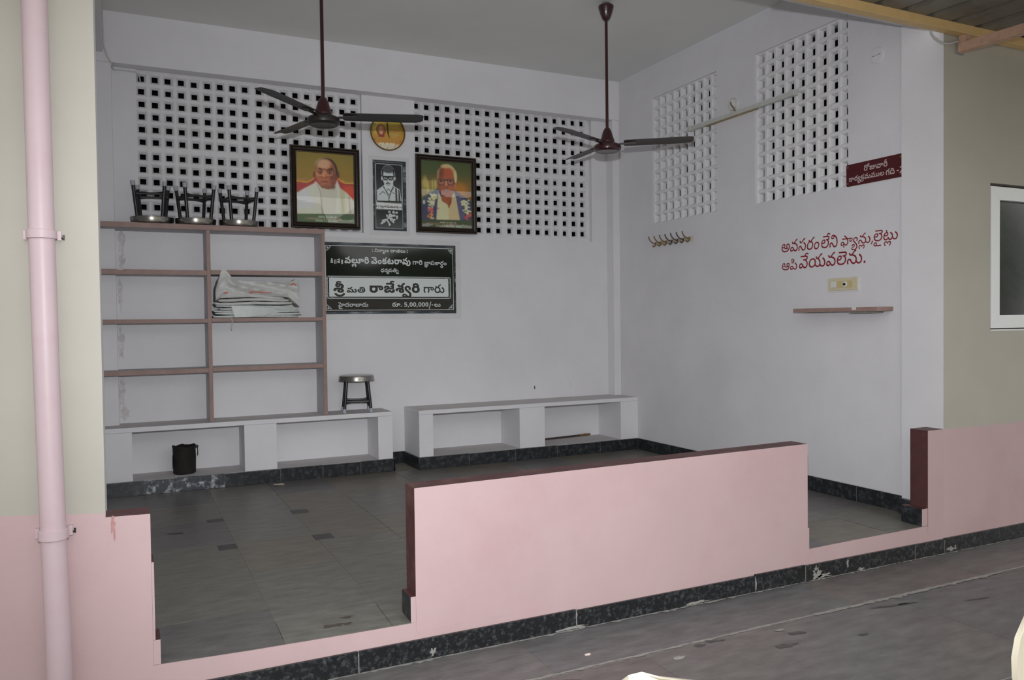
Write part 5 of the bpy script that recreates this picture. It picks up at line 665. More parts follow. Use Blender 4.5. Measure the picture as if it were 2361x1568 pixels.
blot(lw, 'paint_drip', (.008, -.0012, .517), (.007, 0, 0), (0, 0, .030), m_drip, 3, rough=.15); blot(lw, 'paint_drip', (.012, -.0016, .480), (.0035, 0, 0), (0, 0, .022), m_drip, 4, rough=.1)
for i, (x, z, w, h) in enumerate(((3.449, .583, .004, .018), (3.537, .585, .003, .014), (3.72, .62, .002, .012), (3.83, .60, .002, .02))): blot(wall_back, 'scuff_mark', (x, D - .0008, z), (w, 0, 0), (0, 0, h), m_slot if i == 0 else m_dust, 90 + i)
for i, (x, z, w, h) in enumerate(((.055, 1.80, .022, .09), (.036, 1.42, .018, .10), (.030, 1.07, .020, .11), (.028, .72, .026, .10), (.045, .56, .030, .045), (.05, 1.66, .02, .05))): blot(wall_back, 'bare_patch', (x, D - .0008, z), (w, 0, 0), (0, 0, h), m_dust, 100 + i, n=22)
# --- baseboards: granite tiles
def bboard(name, tiles, mats, bed=None):
    e = bpy.data.objects.new(name, None); COL.objects.link(e); e['kind'] = 'structure'; BASE[e.name] = Vector((0, 0, 0))
    for t in tiles:
        mb = MB(); mb.box(*t); obj('skirting_tile', mb, mats, e, bevel=.0015)
    if bed:
        mb = MB(); mb.box(*bed); obj('mortar_bed', mb, m_mortar, e)
    return e
xs = [-4.0, -2.6, -1.4, -.4, .25, .857, 1.842, 2.877, 3.217, 4.05, 4.30, 5.2, 6.3, 8.0]
zt = lambda x: -.0905 + .004 * math.sin(x * 3)
bboard('baseboard_front', [(a + .002, b - .002, -.0125, -.0005, ZG - .01, zt(a)) for a, b in zip(xs, xs[1:])], m_granite2, (xs[0], xs[-1], -.0112, -.0007, ZG - .01, -.0965))
bf = bpy.data.objects['baseboard_front']
for i, (x, z, w, h) in enumerate(((3.296, -.146, .030, .026), (3.29, -.125, .010, .020), (3.35, -.16, .05, .010), (3.518, -.122, .008, .020), (4.35, -.155, .035, .012), (4.39, -.150, .012, .016), (1.164, -.15, .012, .016), (3.62, -.165, .03, .007), (2.52, -.166, .06, .006), (1.83, -.165, .08, .006), (2.88, -.14, .004, .03), (1.842, -.12, .004, .03))):
    blot(bf, 'cement_smear', (x, -.0131, z), (w, 0, 0), (0, 0, h), m_mortar, 120 + i, n=18, rough=.3)
bboard('baseboard_right', [(WX - .012, WX - .0005, a + .001, b - .001, 0.0005, .1) for a, b in ((.277, .62), (.62, 1.08), (1.08, 1.55), (1.55, 2.05), (2.05, 2.6), (2.6, 3.08))], m_granite, (WX - .0108, WX - .0006, .278, 3.079, .0006, .0985))
bboard('baseboard_back', [(1.992, 2.09, D - .012, D - .0005, .0005, .1), (2.092, 2.19, D - .012, D - .0005, .0005, .1)], m_granite)
bboard('baseboard_pillar', [(PX - .03, PX - .0005, .137, .275, .0005, .092)], m_granite)

# --- opposite side of the yard, seen only in reflections
mb = MB(); rg_ = np.random.default_rng(21); N = 90; top = []
for k in range(N + 1):
    x = -26 + 52 * k / N; top.append((x, 4.1 + 1.1 * math.sin(x * .55 + .4) + .5 * math.sin(x * 1.7) + rg_.normal(0, .22)))
rings = []
for x, h in top:
    w = .9 + .3 * math.sin(x * 2.3)
    rings.append([(x, -13.4 + w * math.cos(a) * (1.0 + .2 * math.sin(5 * a + x)), max(ZG, h * .5 + (h * .5 + .2) * math.sin(a))) for a in [2 * PI * j / 14 for j in range(14)]])
mb.loft(rings)
obj('treeline', mb, m_hedge, kind='stuff')['kind'] = 'stuff'
mb = MB(); mb.box(-14, 16, -11.2, -11.0, ZG, 2.0); structure('wall_compound', mb, m_opp)

# ================================================================== BENCHES
def bench(label, x0, x1, yf, legs, slab_x, zslab, seams, mdirt):
    t = thing('concrete_bench', label, 'bench', ((x0 + x1) / 2, (yf + D) / 2, 0))
    mb = MB(); mb.box(slab_x[0], slab_x[1], yf, D - .001, zslab, ZB, 0, top=1); obj('seat_slab', mb, [m_white, m_ledge], t, bevel=.003)
    for a, b in legs:
        mb = MB(); mb.box(a, b, yf + .001, D - .001, .1, zslab - .0006); obj('leg', mb, m_white, t, bevel=.002)
    mb = MB(); mb.box(x0 + .001, x1 - .001, yf + .004, D - .001, .0, .0995, 0); obj('base', mb, m_ledge, t)
    e = seams
    mb = MB(); mb.box(seams[0] + .002, seams[-1] - .002, yf - .0165, yf + .0033, .0008, .0965); obj('mortar_bed', mb, m_mortar, t)
    for i, (a, b) in enumerate(zip(e, e[1:])):
        mb = MB(); mb.box(a + .001, b - .001, yf - .018, yf + .0035, .0005, .1 - .002 * (i % 2)); obj('skirting_tile', mb, mdirt if i in (1, 2) else m_granite, t, bevel=.0015)
    return t
b1 = bench('longer white concrete bench on the left, under the shelves, with two open niches', -.086, 1.990, 3.1595,
           [(-.086, .089), (.845, 1.080), (1.870, 1.990)], (-.086, 1.991), .446, [-.086, .16, .375, .70, 1.10, 1.42, 1.72, 2.0], m_dirty)
mb = MB(); mb.box(1.9905, 2.004, 3.1415, D - .013, .0005, .098); obj('skirting_tile', mb, m_granite, b1, bevel=.0015)
b2 = bench('shorter white concrete bench in the far right corner of the room', 2.192, WX - .0008, 3.093,
           [(2.192, 2.313), (3.101, 3.346), (4.134, WX - .0008)], (2.191, WX - .0008), .447, [2.192, 2.62, 3.05, 3.46, 3.9, WX - .013], m_granite)
mb = MB(); mb.box(2.178, 2.1915, 3.075, D - .013, .0005, .1); obj('skirting_tile', mb, m_granite, b2, bevel=.0015)

# ================================================================== SHELVES
YS = 3.205
sh = thing('shelving_unit', 'tall open white shelving unit with brown painted edges standing on the bench', 'shelves', (.7, 3.34, ZB))
x0, x1 = -.086, 1.481
def board(name, a, b, za, zb):
    # white board; painted brown strip along its front edge
    o = obj(name, rbox(a, b, YS + .006, D - .001, za, zb), m_shelfw, sh)
    mb = MB(); mb.box(a, b, YS, YS + .0055, za, zb)
    v = Vector(BASE[sh.name]); BASE[o.name] = v
    e = obj('front_edge', mb, m_edge, o, bevel=.002)
    return o
board('top_board', x0, x1, 1.894, 1.931)
for a, b in ((x0, .611), (.639, 1.4545)):
    for za, zb in ((1.562, 1.598), (1.213, 1.243), (.846, .879)):
        board('shelf', a + .0005, b, za + (.006 if a > 0 else 0), zb + (.004 if a > 0 else 0))
board('divider', .6115, .6385, ZB + .001, 1.8935)
board('side_panel', 1.455, 1.4805, ZB + .001, 1.8935)

# ================================================================== STOOLS
def make_stool():
    t = thing('metal_stool', 'x', 'stool', (0, 0, 0), group='short steel stools with black legs')
    mb = MB()
    mb.lathe([(.0, .298), (.10, .2985), (.128, .297), (.1375, .292), (.1405, .283), (.1420, .268), (.1440, .2535), (.1447, .2515), (.143, .2515), (.1400, .267), (.1385, .280), (.128, .286), (.0, .286)], 48)
    obj('seat', mb, m_steel, t, True, angle=28)
    for i, (sx, sy) in enumerate(((1, 1), (-1, 1), (-1, -1), (1, -1))):
        a = Vector((.080 * sx, .080 * sy, .287)); b = Vector((.106 * sx, .106 * sy, .0))
        mb = MB(); mb.tube([a, a.lerp(b, .97)], .0125, 12)
        l = obj('leg', mb, m_blacktube, t, True)
        p = a.lerp(b, .885)
        mb = MB(); mb.tube([p, a.lerp(b, .90), b], [.0135, .0155, .0165], 14); obj('foot_cap', mb, m_cap, l, True)
    q = .0985
    z = .088
    for (ax, ay), (bx, by) in (((-q, -q), (q, -q)), ((q, -q), (q, q)), ((q, q), (-q, q)), ((-q, q), (-q, -q))):
        mb = MB(); rings = []
        d = Vector((bx - ax, by - ay, 0)).normalized(); n_ = Vector((-d.y, d.x, 0))
        for k in range(9):
            s = k / 8; c = Vector((ax, ay, z)).lerp(Vector((bx, by, z)), s)
            h = .0085 + .010 * abs(2 * s - 1) ** 3; w = .006
            rings.append([tuple(c + n_ * w * math.cos(2 * PI * j / 8) + Vector((0, 0, 1)) * h * math.sin(2 * PI * j / 8)) for j in range(8)])
        mb.loft(rings); obj('stretcher', mb, m_blacktube, t, True)
    return t
s0 = make_stool()
s0.location = (1.742, 3.318, ZB + .0003); s0.rotation_euler = (0, 0, math.radians(-11))
s0['label'] = 'short steel-topped stool standing upright on the bench beside the shelves'
ZT = 1.931 + .2993
dup(s0, (.2525, 3.325, ZT), (PI, 0, math.radians(-9)), 'steel stool turned upside down on the shelf top, the one farthest from the framed pictures')
dup(s0, (.5515, 3.325, ZT), (PI, 0, math.radians(13)), 'upside-down steel stool in the middle of the three on the shelf top')
s3 = dup(s0, (.858, 3.325, ZT), (PI, 0, math.radians(12)), 'upside-down steel stool on the shelf top nearest the large framed picture')

# ================================================================== CEILING FANS
def make_fan(name, label, x, y, base_deg, mbody, mtop, mblade, hubz=2.395):
    t = thing(name, label, 'ceiling fan', (x, y, ZC), group='three-blade ceiling fans')
    mb = MB(); mb.lathe([(.0, ZC - .028), (.052, ZC - .028), (.055, ZC - .035), (.053, ZC - .046), (.046, ZC - .07), (.036, ZC - .10), (.024, ZC - .125), (.013, ZC - .133), (.0, ZC - .133)], 28, (x, y, 0))
    obj('canopy_cup', mb, mtop, t)
    mb = MB()
    for a in (-1, 1):
        mb.box(x + a * .022 - .004, x + a * .022 + .004, y - .012, y + .012, ZC - .034, ZC)
    mb.box(x - .02, x + .02, y - .012, y + .012, ZC - .006, ZC - .001)
    obj('ceiling_bracket', mb, m_chrome, t)
    h = hubz
    mb = MB(); mb.tube([(x, y, ZC - .03), (x, y, h + .155)], .0105, 14); obj('down_rod', mb, mtop, t)
    mb = MB(); mb.lathe([(.0, h + .165), (.016, h + .165), (.022, h + .158), (.033, h + .135), (.041, h + .105), (.050, h + .080), (.052, h + .072), (.051, h + .062), (.0, h + .062)], 28, (x, y, 0)); obj('rod_cover', mb, mtop, t)
    mb = MB(); mb.lathe([(.0, h + .064), (.045, h + .063), (.060, h + .058), (.088, h + .046), (.0965, h + .036), (.0985, h + .022), (.096, h + .010), (.088, h + .002), (.078, h - .003), (.070, h - .001), (.045, h + .001), (.0, h + .0015)], 40, (x, y, 0)); obj('motor_housing', mb, mbody, t, angle=24)
    for k in range(3):
        a = math.radians(base_deg + 120 * k)
        Mx = Matrix.Translation((x, y, h + .056)) @ Matrix.Rotation(a, 4, 'Z')
        mb = MB(); rings = []
        L = [(.116, .040), (.121, .050), (.135, .056), (.30, .058), (.45, .060), (.56, .062), (.590, .056), (.602, .036)]
        for r, w in L:
            ring = []
            drop = .004 * (r / .6) ** 2
            for j in range(9):
                s = -1 + j / 4; yy = s * w - (.012 * max(0, (r - .52) / .08) if s > 0 else 0)
                ring.append((r, yy, drop + math.tan(math.radians(-9)) * yy + .006 * (1 - s * s)))
            for j in range(8, -1, -1):
                p = ring[j]; ring.append((p[0], p[1], p[2] - .0022))
            rings.append(ring)
        mb.loft(rings, smooth=False); mb.xf(Mx)
        bl = obj('blade', mb, mblade, t); BASE[bl.name] = BASE[t.name].copy()
        mb = MB()
        mb.add([(.060, -.012, -.006), (.20, -.022, .004), (.20, .022, -.003), (.060, .012, -.006), (.060, -.012, -.011), (.20, -.022, .000), (.20, .022, -.007), (.060, .012, -.011)],
               [(0, 1, 2, 3), (7, 6, 5, 4), (0, 4, 5, 1), (1, 5, 6, 2), (2, 6, 7, 3), (3, 7, 4, 0)])
        mb.xf(Mx); obj('blade_bracket', mb, mbody, bl)
    return t
f1 = make_fan('ceiling_fan', 'dark brown ceiling fan with maroon rod, hanging before the round yellow clock', 1.168, 1.80, -14.5, m_brownfan, m_maroon, m_bladel)
f2 = make_fan('ceiling_fan', 'maroon ceiling fan hanging before the far right corner, its ceiling cup in view', 3.178, 1.785, -34, m_maroon, m_maroon, m_bladeu)

# ================================================================== PAINTED PICTURES (flat prints)
class Paint:
    """a small picture painted in numpy: u to the right, v downwards, 0..1; colours as they look in the photograph"""
    def __init__(s, w, h):
        s.w, s.h = w, h
        s.U, s.V = np.meshgrid((np.arange(w) + .5) / w, (np.arange(h) + .5) / h)
        s.img = np.zeros((h, w, 3)); s.asp = h / w
    def put(s, mask, col, al=1.0):
        m = np.clip(mask, 0, 1)[..., None] * al
        col = np.array(col, float)
        s.img = s.img * (1 - m) + col * m
    def grad(s, stops, mask=1.0):
        vs = [p[0] for p in stops]
        c = np.stack([np.interp(s.V, vs, [p[1][k] for p in stops]) for k in range(3)], -1)
        m = np.clip(np.broadcast_to(mask, s.U.shape), 0, 1)[..., None]
        s.img = s.img * (1 - m) + c * m
    def ell(s, cx, cy, rx, ry, soft=.06, rot=0.0):
        x, y = s.U - cx, (s.V - cy)
        if rot:
            y2 = y * s.asp; c, n = math.cos(rot), math.sin(rot); x, y2 = c * x + n * y2, -n * x + c * y2; y = y2 / s.asp
        d = np.sqrt((x / rx) ** 2 + (y / ry) ** 2)
        return np.clip((1 - d) / soft + .5, 0, 1)
    def poly(s, pts, blur=0):
        m = np.zeros(s.U.shape)
        for ox in (-.25, .25):
            for oy in (-.25, .25):
                U, V = s.U + ox / s.w, s.V + oy / s.h
                r = np.zeros(U.shape, bool)
                for (xa, ya), (xb, yb) in zip(pts, pts[1:] + pts[:1]):
                    if ya == yb: continue
                    r ^= ((ya > V) != (yb > V)) & (U < (xb - xa) * (V - ya) / (yb - ya) + xa)
                m += r / 4
        for _ in range(blur):
            p = np.pad(m, 1, mode='edge')
            m = (p[1:-1, 1:-1] * 2 + p[:-2, 1:-1] + p[2:, 1:-1] + p[1:-1, :-2] + p[1:-1, 2:]) / 6
        return m
    def line(s, pts, wd):
        d = np.full(s.U.shape, 9.0)
        for (xa, ya), (xb, yb) in zip(pts, pts[1:]):
            ax, ay, bx, by = xa, ya * s.asp, xb, yb * s.asp
            L = (bx - ax) ** 2 + (by - ay) ** 2 + 1e-12
            t = np.clip(((s.U - ax) * (bx - ax) + (s.V * s.asp - ay) * (by - ay)) / L, 0, 1)
            d = np.minimum(d, np.hypot(s.U - ax - t * (bx - ax), s.V * s.asp - ay - t * (by - ay)))
        return np.clip((wd - d) * s.w + .5, 0, 1)
    def soften(s, n):
        for _ in range(n):
            p = np.pad(s.img, ((1, 1), (1, 1), (0, 0)), mode='edge')
            s.img = (p[1:-1, 1:-1] * 4 + p[:-2, 1:-1] + p[2:, 1:-1] + p[1:-1, :-2] + p[1:-1, 2:]) / 8
        return s
    def mesh(s, name, place, material, parent, mask=None, k=1 / .46, **pr):
        h, w = s.h, s.w
        vs = [place((i + .5) / w if 0 < i < w - 1 else (0 if i == 0 else 1), (j + .5) / h if 0 < j < h - 1 else (0 if j == 0 else 1)) for j in range(h) for i in range(w)]
        off = BASE[parent.name]
        vs = [(a - off.x, b - off.y, c - off.z) for a, b, c in vs]
        fs = [(j * w + i, (j + 1) * w + i, (j + 1) * w + i + 1, j * w + i + 1) for j in range(h - 1) for i in range(w - 1) if mask is None or mask[j, i]]
        me = bpy.data.meshes.new(name); me.from_pydata(vs, [], fs); me.materials.append(material)
        a = me.color_attributes.new('ink', 'FLOAT_COLOR', 'POINT')
        c = s.img / 255.0
        c = np.where(c <= .04045, c / 12.92, ((c + .055) / 1.055) ** 2.4) * k
        c = np.clip(c, 0, .88)
        a.data.foreach_set('color', np.concatenate([c, np.ones((h, w, 1))], -1).astype(np.float32).ravel())
        o = bpy.data.objects.new(name, me); COL.objects.link(o); o.parent = parent
        return setp(o, pr.get('label'))

def picture(label, x0, x1, z0, z1, paint):
    yb = D + .0005
    t = thing('framed_portrait', label, 'picture', ((x0 + x1) / 2, yb, z0), group='framed portraits under the lattice')
    yf = D - .030
    prof = [(0.0, yb - .0008, 0), (0.0, yf + .010, 0), (.004, yf + .002, 1), (.010, yf + .002, 1), (.014, yf + .006, 0), (.020, yf - .001, 0), (.032, yf + .003, 0), (.041, yf + .012, 0), (.043, yf + .010, 1), (.048, yf + .011, 1), (.050, yf + .016, 0), (.050, yb - .006, 0)]
    cs = [(x0, z0, 1, 1), (x1, z0, -1, 1), (x1, z1, -1, -1), (x0, z1, 1, -1)]
    for k in range(4):
        m = MB(); a, b = cs[k], cs[(k + 1) % 4]
        for (d0, y0, _), (d1, y1, mi) in zip(prof, prof[1:]):
            p = lambda c, d, y: (c[0] + c[2] * d, y, c[1] + c[3] * d)
            m.add([p(a, d0, y0), p(b, d0, y0), p(b, d1, y1), p(a, d1, y1)], [(0, 1, 2, 3)], mi)
        # rows of gilt beads along the outer and inner edge
        L = (Vector(b[:2]) - Vector(a[:2])).length
        for dd, yy, nb in ((.007, yf + .0015, int(L / .0125)), (.0455, yf + .0095, int(L / .0105))):
            for i in range(nb):
                s = (i + .5) / nb
                c = Vector((a[0] + a[2] * dd, yy, a[1] + a[3] * dd)).lerp(Vector((b[0] + b[2] * dd, yy, b[1] + b[3] * dd)), s)
                e = (Vector((b[0], 0, b[1])) - Vector((a[0], 0, a[1]))).normalized()
                n_ = Vector((-e.z, 0, e.x)); f = .0038
                m.add([tuple(c - e * f), tuple(c + e * f), tuple(c + n_ * .0022), tuple(c - n_ * .0022), tuple(c + Vector((0, -.0022, 0)))], [(0, 2, 4), (2, 1, 4), (1, 3, 4), (3, 0, 4)], 2)
        obj('frame', m, [m_frame, m_frame, m_gold], t)
    pl = lambda u, v: (x0 + .0505 + u * (x1 - x0 - .101), D - .0135, z1 - .0505 - v * (z1 - z0 - .101))
    paint.mesh('print', pl, m_print, t)
    mb = MB(); mb.box(x0 + .0502, x1 - .0502, D - .0185, D - .0165, z0 + .0502, z1 - .0502); obj('glass', mb, m_glass, t)
    mb = MB(); mb.box(x0 + .004, x1 - .004, D - .013, D - .0008 if False else D + .0004, z0 + .004, z1 - .004); obj('backing', mb, m_frame, t)
    return t

def caption(P, rows_):
    """three rows of tiny lettering, too small to read in the photograph"""
    rg = np.random.default_rng(3)
    for (x0, x1, y, h, col) in rows_:
        x = x0
        while x < x1:
            w = rg.uniform(.012, .022)
            if rg.random() < .82:
                cx = x + w / 2
                P.put(P.line([(cx - w * .3, y + h * .1), (cx, y + h * .38), (cx + w * .35, y)], .0036), col, .75)
                P.put(P.line([(cx - w * .2, y - h * .28), (cx + w * .25, y - h * .40)], .003), col, .6)
            x += w
def portrait_a():
    P = Paint(132, 164)
    f = lambda x, y: ((x - 157) / 955, (y - 195 - .072 * (x - 157)) / 1195)
    F = lambda L: [f(*p) for p in L]
    P.grad([(0, (104, 98, 40)), (.25, (124, 104, 44)), (.5, (134, 100, 44)), (1, (120, 90, 40))])
    P.put(P.ell(.5, .2, .6, .35, .8), (134, 108, 46), .4)
    # red chair with a gilded rim
    red = F([(157, 710), (300, 715), (445, 640), (850, 650), (920, 740), (1112, 770), (1112, 1100), (157, 900)])
    P.put(P.poly(red, 1), (142, 44, 44)); P.put(P.ell(*f(1040, 930), .14, .12, .6), (176, 62, 38), .8)
    for o, c in ((0, (170, 120, 40)), (14, (206, 160, 60)), (28, (120, 66, 30))):
        P.put(P.line(F([(157, 690 + o), (230, 700 + o), (330, 715 + o), (400, 680 + o), (455, 630 + o)]), .007), c)
        P.put(P.line(F([(850, 660 + o), (900, 705 + o), (960, 735 + o), (1112, 742 + o)]), .007), c)
    P.put(P.ell(*f(205, 690), .03, .02, .5), (160, 100, 40)); P.put(P.ell(*f(930, 700), .03, .015, .5), (160, 110, 40))
    # white shawl and shirt
    P.put(P.poly(F([(157, 900), (270, 830), (440, 740), (470, 700), (545, 790), (700, 840), (800, 760), (830, 680), (880, 830), (1000, 920), (1112, 1060), (1112, 1300), (157, 1260)]), 2), (172, 172, 158))
    P.put(P.poly(F([(157, 920), (300, 830), (460, 1110), (360, 1160), (157, 1165)]), 2), (188, 190, 186), .6)
    P.put(P.poly(F([(545, 830), (700, 850), (840, 840), (790, 1260), (575, 1260)]), 2), (164, 160, 148), .9)
    P.put(P.poly(F([(870, 840), (960, 900), (960, 1285), (880, 1280)]), 2), (160, 156, 124), .8)
    for x, c in ((930, (150, 136, 98)), (1050, (140, 110, 90)), (1000, (178, 178, 150)), (575, (128, 122, 104)), (1085, (186, 188, 160))):
        P.put(P.line(F([(x - 20, 1000), (x, 1290)]), .010), c, .7)
    P.put(P.line(F([(500, 760), (548, 900), (575, 1260)]), .006), (120, 116, 100), .8)
    # head
    P.put(P.poly(F([(540, 760), (780, 760), (800, 830), (680, 850), (560, 820)]), 2), (110, 66, 46))
    P.put(P.ell(*f(448, 595), .022, .045, .4), (104, 60, 42)); P.put(P.ell(*f(848, 600), .026, .05, .4), (92, 52, 38))
    P.put(P.ell(*f(655, 520), .192, .178, .05), (48, 36, 30))
    P.put(P.ell(*f(640, 560), .178, .196, .12), (158, 100, 70))
    P.put(P.ell(*f(650, 690), .150, .105, .25), (150, 88, 60))
    P.put(P.ell(*f(600, 410), .12, .075, .7), (176, 146, 118), .8)
    P.put(P.ell(*f(760, 620), .055, .16, .8), (98, 56, 42), .75)
    P.put(P.ell(*f(610, 590), .028, .06, .6), (188, 124, 88), .9)
    P.put(P.poly(F([(505, 490), (540, 475), (600, 505), (595, 520), (540, 505)]), 1), (56, 38, 32)); P.put(P.poly(F([(650, 510), (740, 480), (770, 500), (745, 510), (660, 525)]), 1), (52, 36, 30))
    P.put(P.ell(*f(622, 500), .012, .014, .3), (140, 26, 26))
    for x in (550, 705):
        P.put(P.ell(*f(x, 556), .046, .020, .5), (112, 70, 52)); P.put(P.ell(*f(x, 562), .030, .010, .4), (146, 116, 98)); P.put(P.ell(*f(x, 560), .014, .012, .4), (44, 30, 26))
        P.put(P.line(F([(x - 62, 560), (x - 50, 600), (x, 612), (x + 45, 600), (x + 55, 545)]), .005), (198, 160, 132), .8)
        P.put(P.line(F([(x - 64, 530), (x, 524), (x + 58, 540)]), .004), (90, 54, 44), .8)
    P.put(P.line(F([(590, 640), (615, 655), (660, 640)]), .007), (92, 50, 40), .8)
    P.put(P.poly(F([(555, 718), (610, 700), (665, 708), (690, 720), (640, 722), (610, 716)]), 1), (96, 54, 44)); P.put(P.line(F([(560, 722), (680, 726)]), .005), (88, 46, 40))
    P.put(P.ell(*f(618, 740), .05, .012, .5), (162, 98, 76), .7)
    P.put(P.ell(*f(660, 800), .09, .03, .7), (112, 66, 48), .6)
    P.soften(2)
    # caption strip
    P.put(P.poly(F([(150, 1262), (1115, 1292), (1115, 1460), (150, 1440)])), (68, 86, 62))
    caption(P, [(.36, .68, .918, .028, (190, 200, 186)), (.14, .76, .946, .040, (176, 122, 104)), (.77, .95, .958, .018, (136, 140, 74)), (.31, .73, .976, .026, (186, 196, 180))])
    return P
def portrait_b():
    P = Paint(118, 152)
    f = lambda x, y: ((x - 142) / 925, (y - 208 - .066 * (x - 142)) / 1205)
    F = lambda L: [f(*p) for p in L]
    P.grad([(0, (62, 74, 40)), (.15, (84, 84, 38)), (.32, (118, 88, 40)), (.6, (124, 86, 44)), (1, (92, 66, 44))])
    P.put(P.ell(0, 0, .7, .3, .9), (56, 72, 42), .6); P.put(P.ell(1, 0, .6, .3, .9), (62, 72, 40), .5)
    P.put(P.poly(F([(142, 575), (430, 580), (430, 780), (142, 900)]), 2), (126, 112, 58))
    for x, y, r in ((210, 610, .05), (260, 700, .03), (345, 660, .018), (400, 660, .03)): P.put(P.ell(*f(x, y), r, .09, .8), (172, 158, 98), .7)
    P.put(P.ell(*f(870, 760), .13, .11, .9), (158, 104, 32), .8)
    # blue shawl
    P.put(P.poly(F([(142, 920), (300, 810), (440, 720), (600, 900), (760, 760), (880, 850), (1067, 960), (1067, 1330), (142, 1330)]), 2), (60, 62, 84))
    P.put(P.poly(F([(142, 900), (300, 790), (400, 740), (330, 900), (142, 1050)]), 3), (62, 84, 88), .7)
    P.put(P.poly(F([(760, 770), (860, 850), (960, 1310), (860, 1310)]), 2), (82, 82, 110), .8)
    # cream shirt
    P.put(P.poly(F([(460, 790), (500, 880), (640, 960), (690, 880), (740, 780), (780, 900), (850, 1315), (405, 1300), (430, 960)]), 1), (178, 168, 138))
    P.put(P.poly(F([(690, 900), (740, 790), (850, 1315), (640, 1305), (640, 1100)]), 3), (164, 148, 112), .8)
    P.put(P.poly(F([(500, 880), (520, 960), (620, 1020), (640, 1095), (690, 980), (695, 880), (620, 830)]), 1), (136, 78, 52))
    P.put(P.poly(F([(640, 1095), (690, 980), (695, 880), (660, 960)]), 1), (100, 50, 36), .8)
    # head
    P.put(P.ell(*f(620, 500), .195, .185, .08), (170, 148, 110)); P.put(P.ell(*f(770, 520), .035, .10, .4), (186, 166, 122)); P.put(P.ell(*f(450, 500), .022, .10, .5), (140, 116, 88))
    P.put(P.ell(*f(772, 690), .022, .05, .4), (160, 100, 72))
    P.put(P.ell(*f(605, 600), .165, .225, .10), (146, 82, 56))
    P.put(P.ell(*f(610, 770), .135, .095, .3), (140, 80, 58))
    P.put(P.ell(*f(620, 425), .125, .06, .7), (150, 76, 42), .8); P.put(P.ell(*f(510, 430), .05, .09, .8), (96, 56, 44), .7)
    P.put(P.ell(*f(600, 320), .10, .03, .7), (176, 152, 112), .9)
    P.put(P.ell(*f(595, 630), .03, .055, .6), (182, 122, 90), .9); P.put(P.ell(*f(680, 740), .06, .05, .8), (160, 96, 66), .6)
    for x, w in ((510, .052), (680, .060)):
        P.put(P.poly(F([(x - 50, 570), (x + 45, 565), (x + 50, 640), (x, 660), (x - 48, 645)]), 1), (150, 106, 84), .8)
        P.put(P.ell(*f(x, 590), .03, .012, .3), (50, 34, 34))
        P.put(P.line(F([(x - 55, 555), (x + 52, 560), (x + 58, 640), (x + 10, 668), (x - 40, 655), (x - 55, 620), (x - 55, 555)]), .0062), (64, 46, 50))
    P.put(P.line(F([(560, 570), (625, 575)]), .011), (56, 44, 54)); P.put(P.line(F([(735, 600), (770, 640)]), .007), (60, 44, 44))
    P.put(P.poly(F([(530, 760), (600, 735), (650, 755), (670, 775), (600, 770)]), 1), (150, 126, 114)); P.put(P.line(F([(530, 775), (660, 785)]), .006), (92, 50, 44))
    P.put(P.ell(*f(600, 700), .04, .014, .6), (96, 52, 42), .6)
    # flower garland
    rg = np.random.default_rng(11)
    for k in range(150):
        t = rg.random(); left = rg.random() < .55
        x, y = ((330 + (1 - t) * 30 - t * 40 + rg.normal(0, 34), 830 + t * 440) if left else (930 + t * 90 + rg.normal(0, 32), 930 + t * 380))
        col = (196, 184, 142)
        if y > 1080 and left: col = (190, 96, 92) if y < 1190 else [(190, 110, 60), (206, 176, 120), (170, 120, 60)][k % 3]
        if y > 1210 and not left: col = (186, 78, 74)
        P.put(P.ell(*f(x, y), .018 + .008 * rg.random(), .012, .5), tuple(c + rg.normal(0, 10) for c in col))
    P.put(P.ell(*f(185, 970), .02, .03, .5), (200, 186, 166)); P.put(P.ell(*f(290, 1225), .02, .012, .4), (50, 46, 40))
    P.soften(2)
    P.put(P.poly(F([(135, 1290), (405, 1300), (850, 1318), (1070, 1330), (1070, 1500), (135, 1480)])), (60, 72, 50))
    caption(P, [(.36, .68, .925, .026, (186, 192, 168)), (.08, .72, .946, .036, (164, 112, 100)), (.73, .92, .958, .016, (126, 128, 66)), (.27, .78, .978, .024, (170, 178, 152))])
    return P
pic1 = picture('framed portrait of a bald man in a white shawl, standing nearest the shelves', 1.272, 1.835, 1.967, 2.626, portrait_a())
pic2 = picture('framed portrait of a white-haired man with glasses and a flower garland', 2.323, 2.884, 1.968, 2.636, portrait_b())

# ================================================================== CLOCK
cx, cz, cr = 2.083, 2.792, .152
ck = thing('wall_clock', 'round yellow wall clock partly hidden behind a fan blade', 'clock', (cx, D, cz - cr))
def ring_y(mb, prof, n, cx, cz, mi=0):
    rings = [[(cx + r * math.cos(2 * PI * k / n), y, cz + r * math.sin(2 * PI * k / n)) for k in range(n)] for r, y in prof]
    mb.loft(rings, mi, True, False)
mb = MB(); ring_y(mb, [(cr - .004, D - .0005), (cr, D - .012), (cr, D - .022), (cr - .003, D - .026), (cr - .009, D - .025), (cr - .011, D - .018), (cr - .011, D - .008)], 64, cx, cz); obj('rim', mb, m_clockrim, ck)
P = Paint(110, 110)
P.grad([(0, (150, 136, 48)), (.3, (150, 126, 48)), (.6, (162, 122, 52)), (.8, (164, 116, 58)), (.86, (196, 168, 146)), (1, (202, 176, 158))])
rg = np.random.default_rng(5)
for k in range(26): P.put(P.ell(.25 + .5 * rg.random(), .82 + .03 * rg.random(), .02, .035, .6), (214, 186, 160), .7)
P.put(P.ell(.14, .40, .10, .16, .9), (168, 160, 84), .8)
P.put(P.ell(.30, .44, .145, .17, .15), (122, 66, 44)); P.put(P.ell(.30, .41, .10, .10, .5), (160, 108, 64)); P.put(P.ell(.30, .50, .05, .07, .5), (190, 140, 110)); P.put(P.ell(.30, .37, .03, .05, .5), (168, 140, 110))
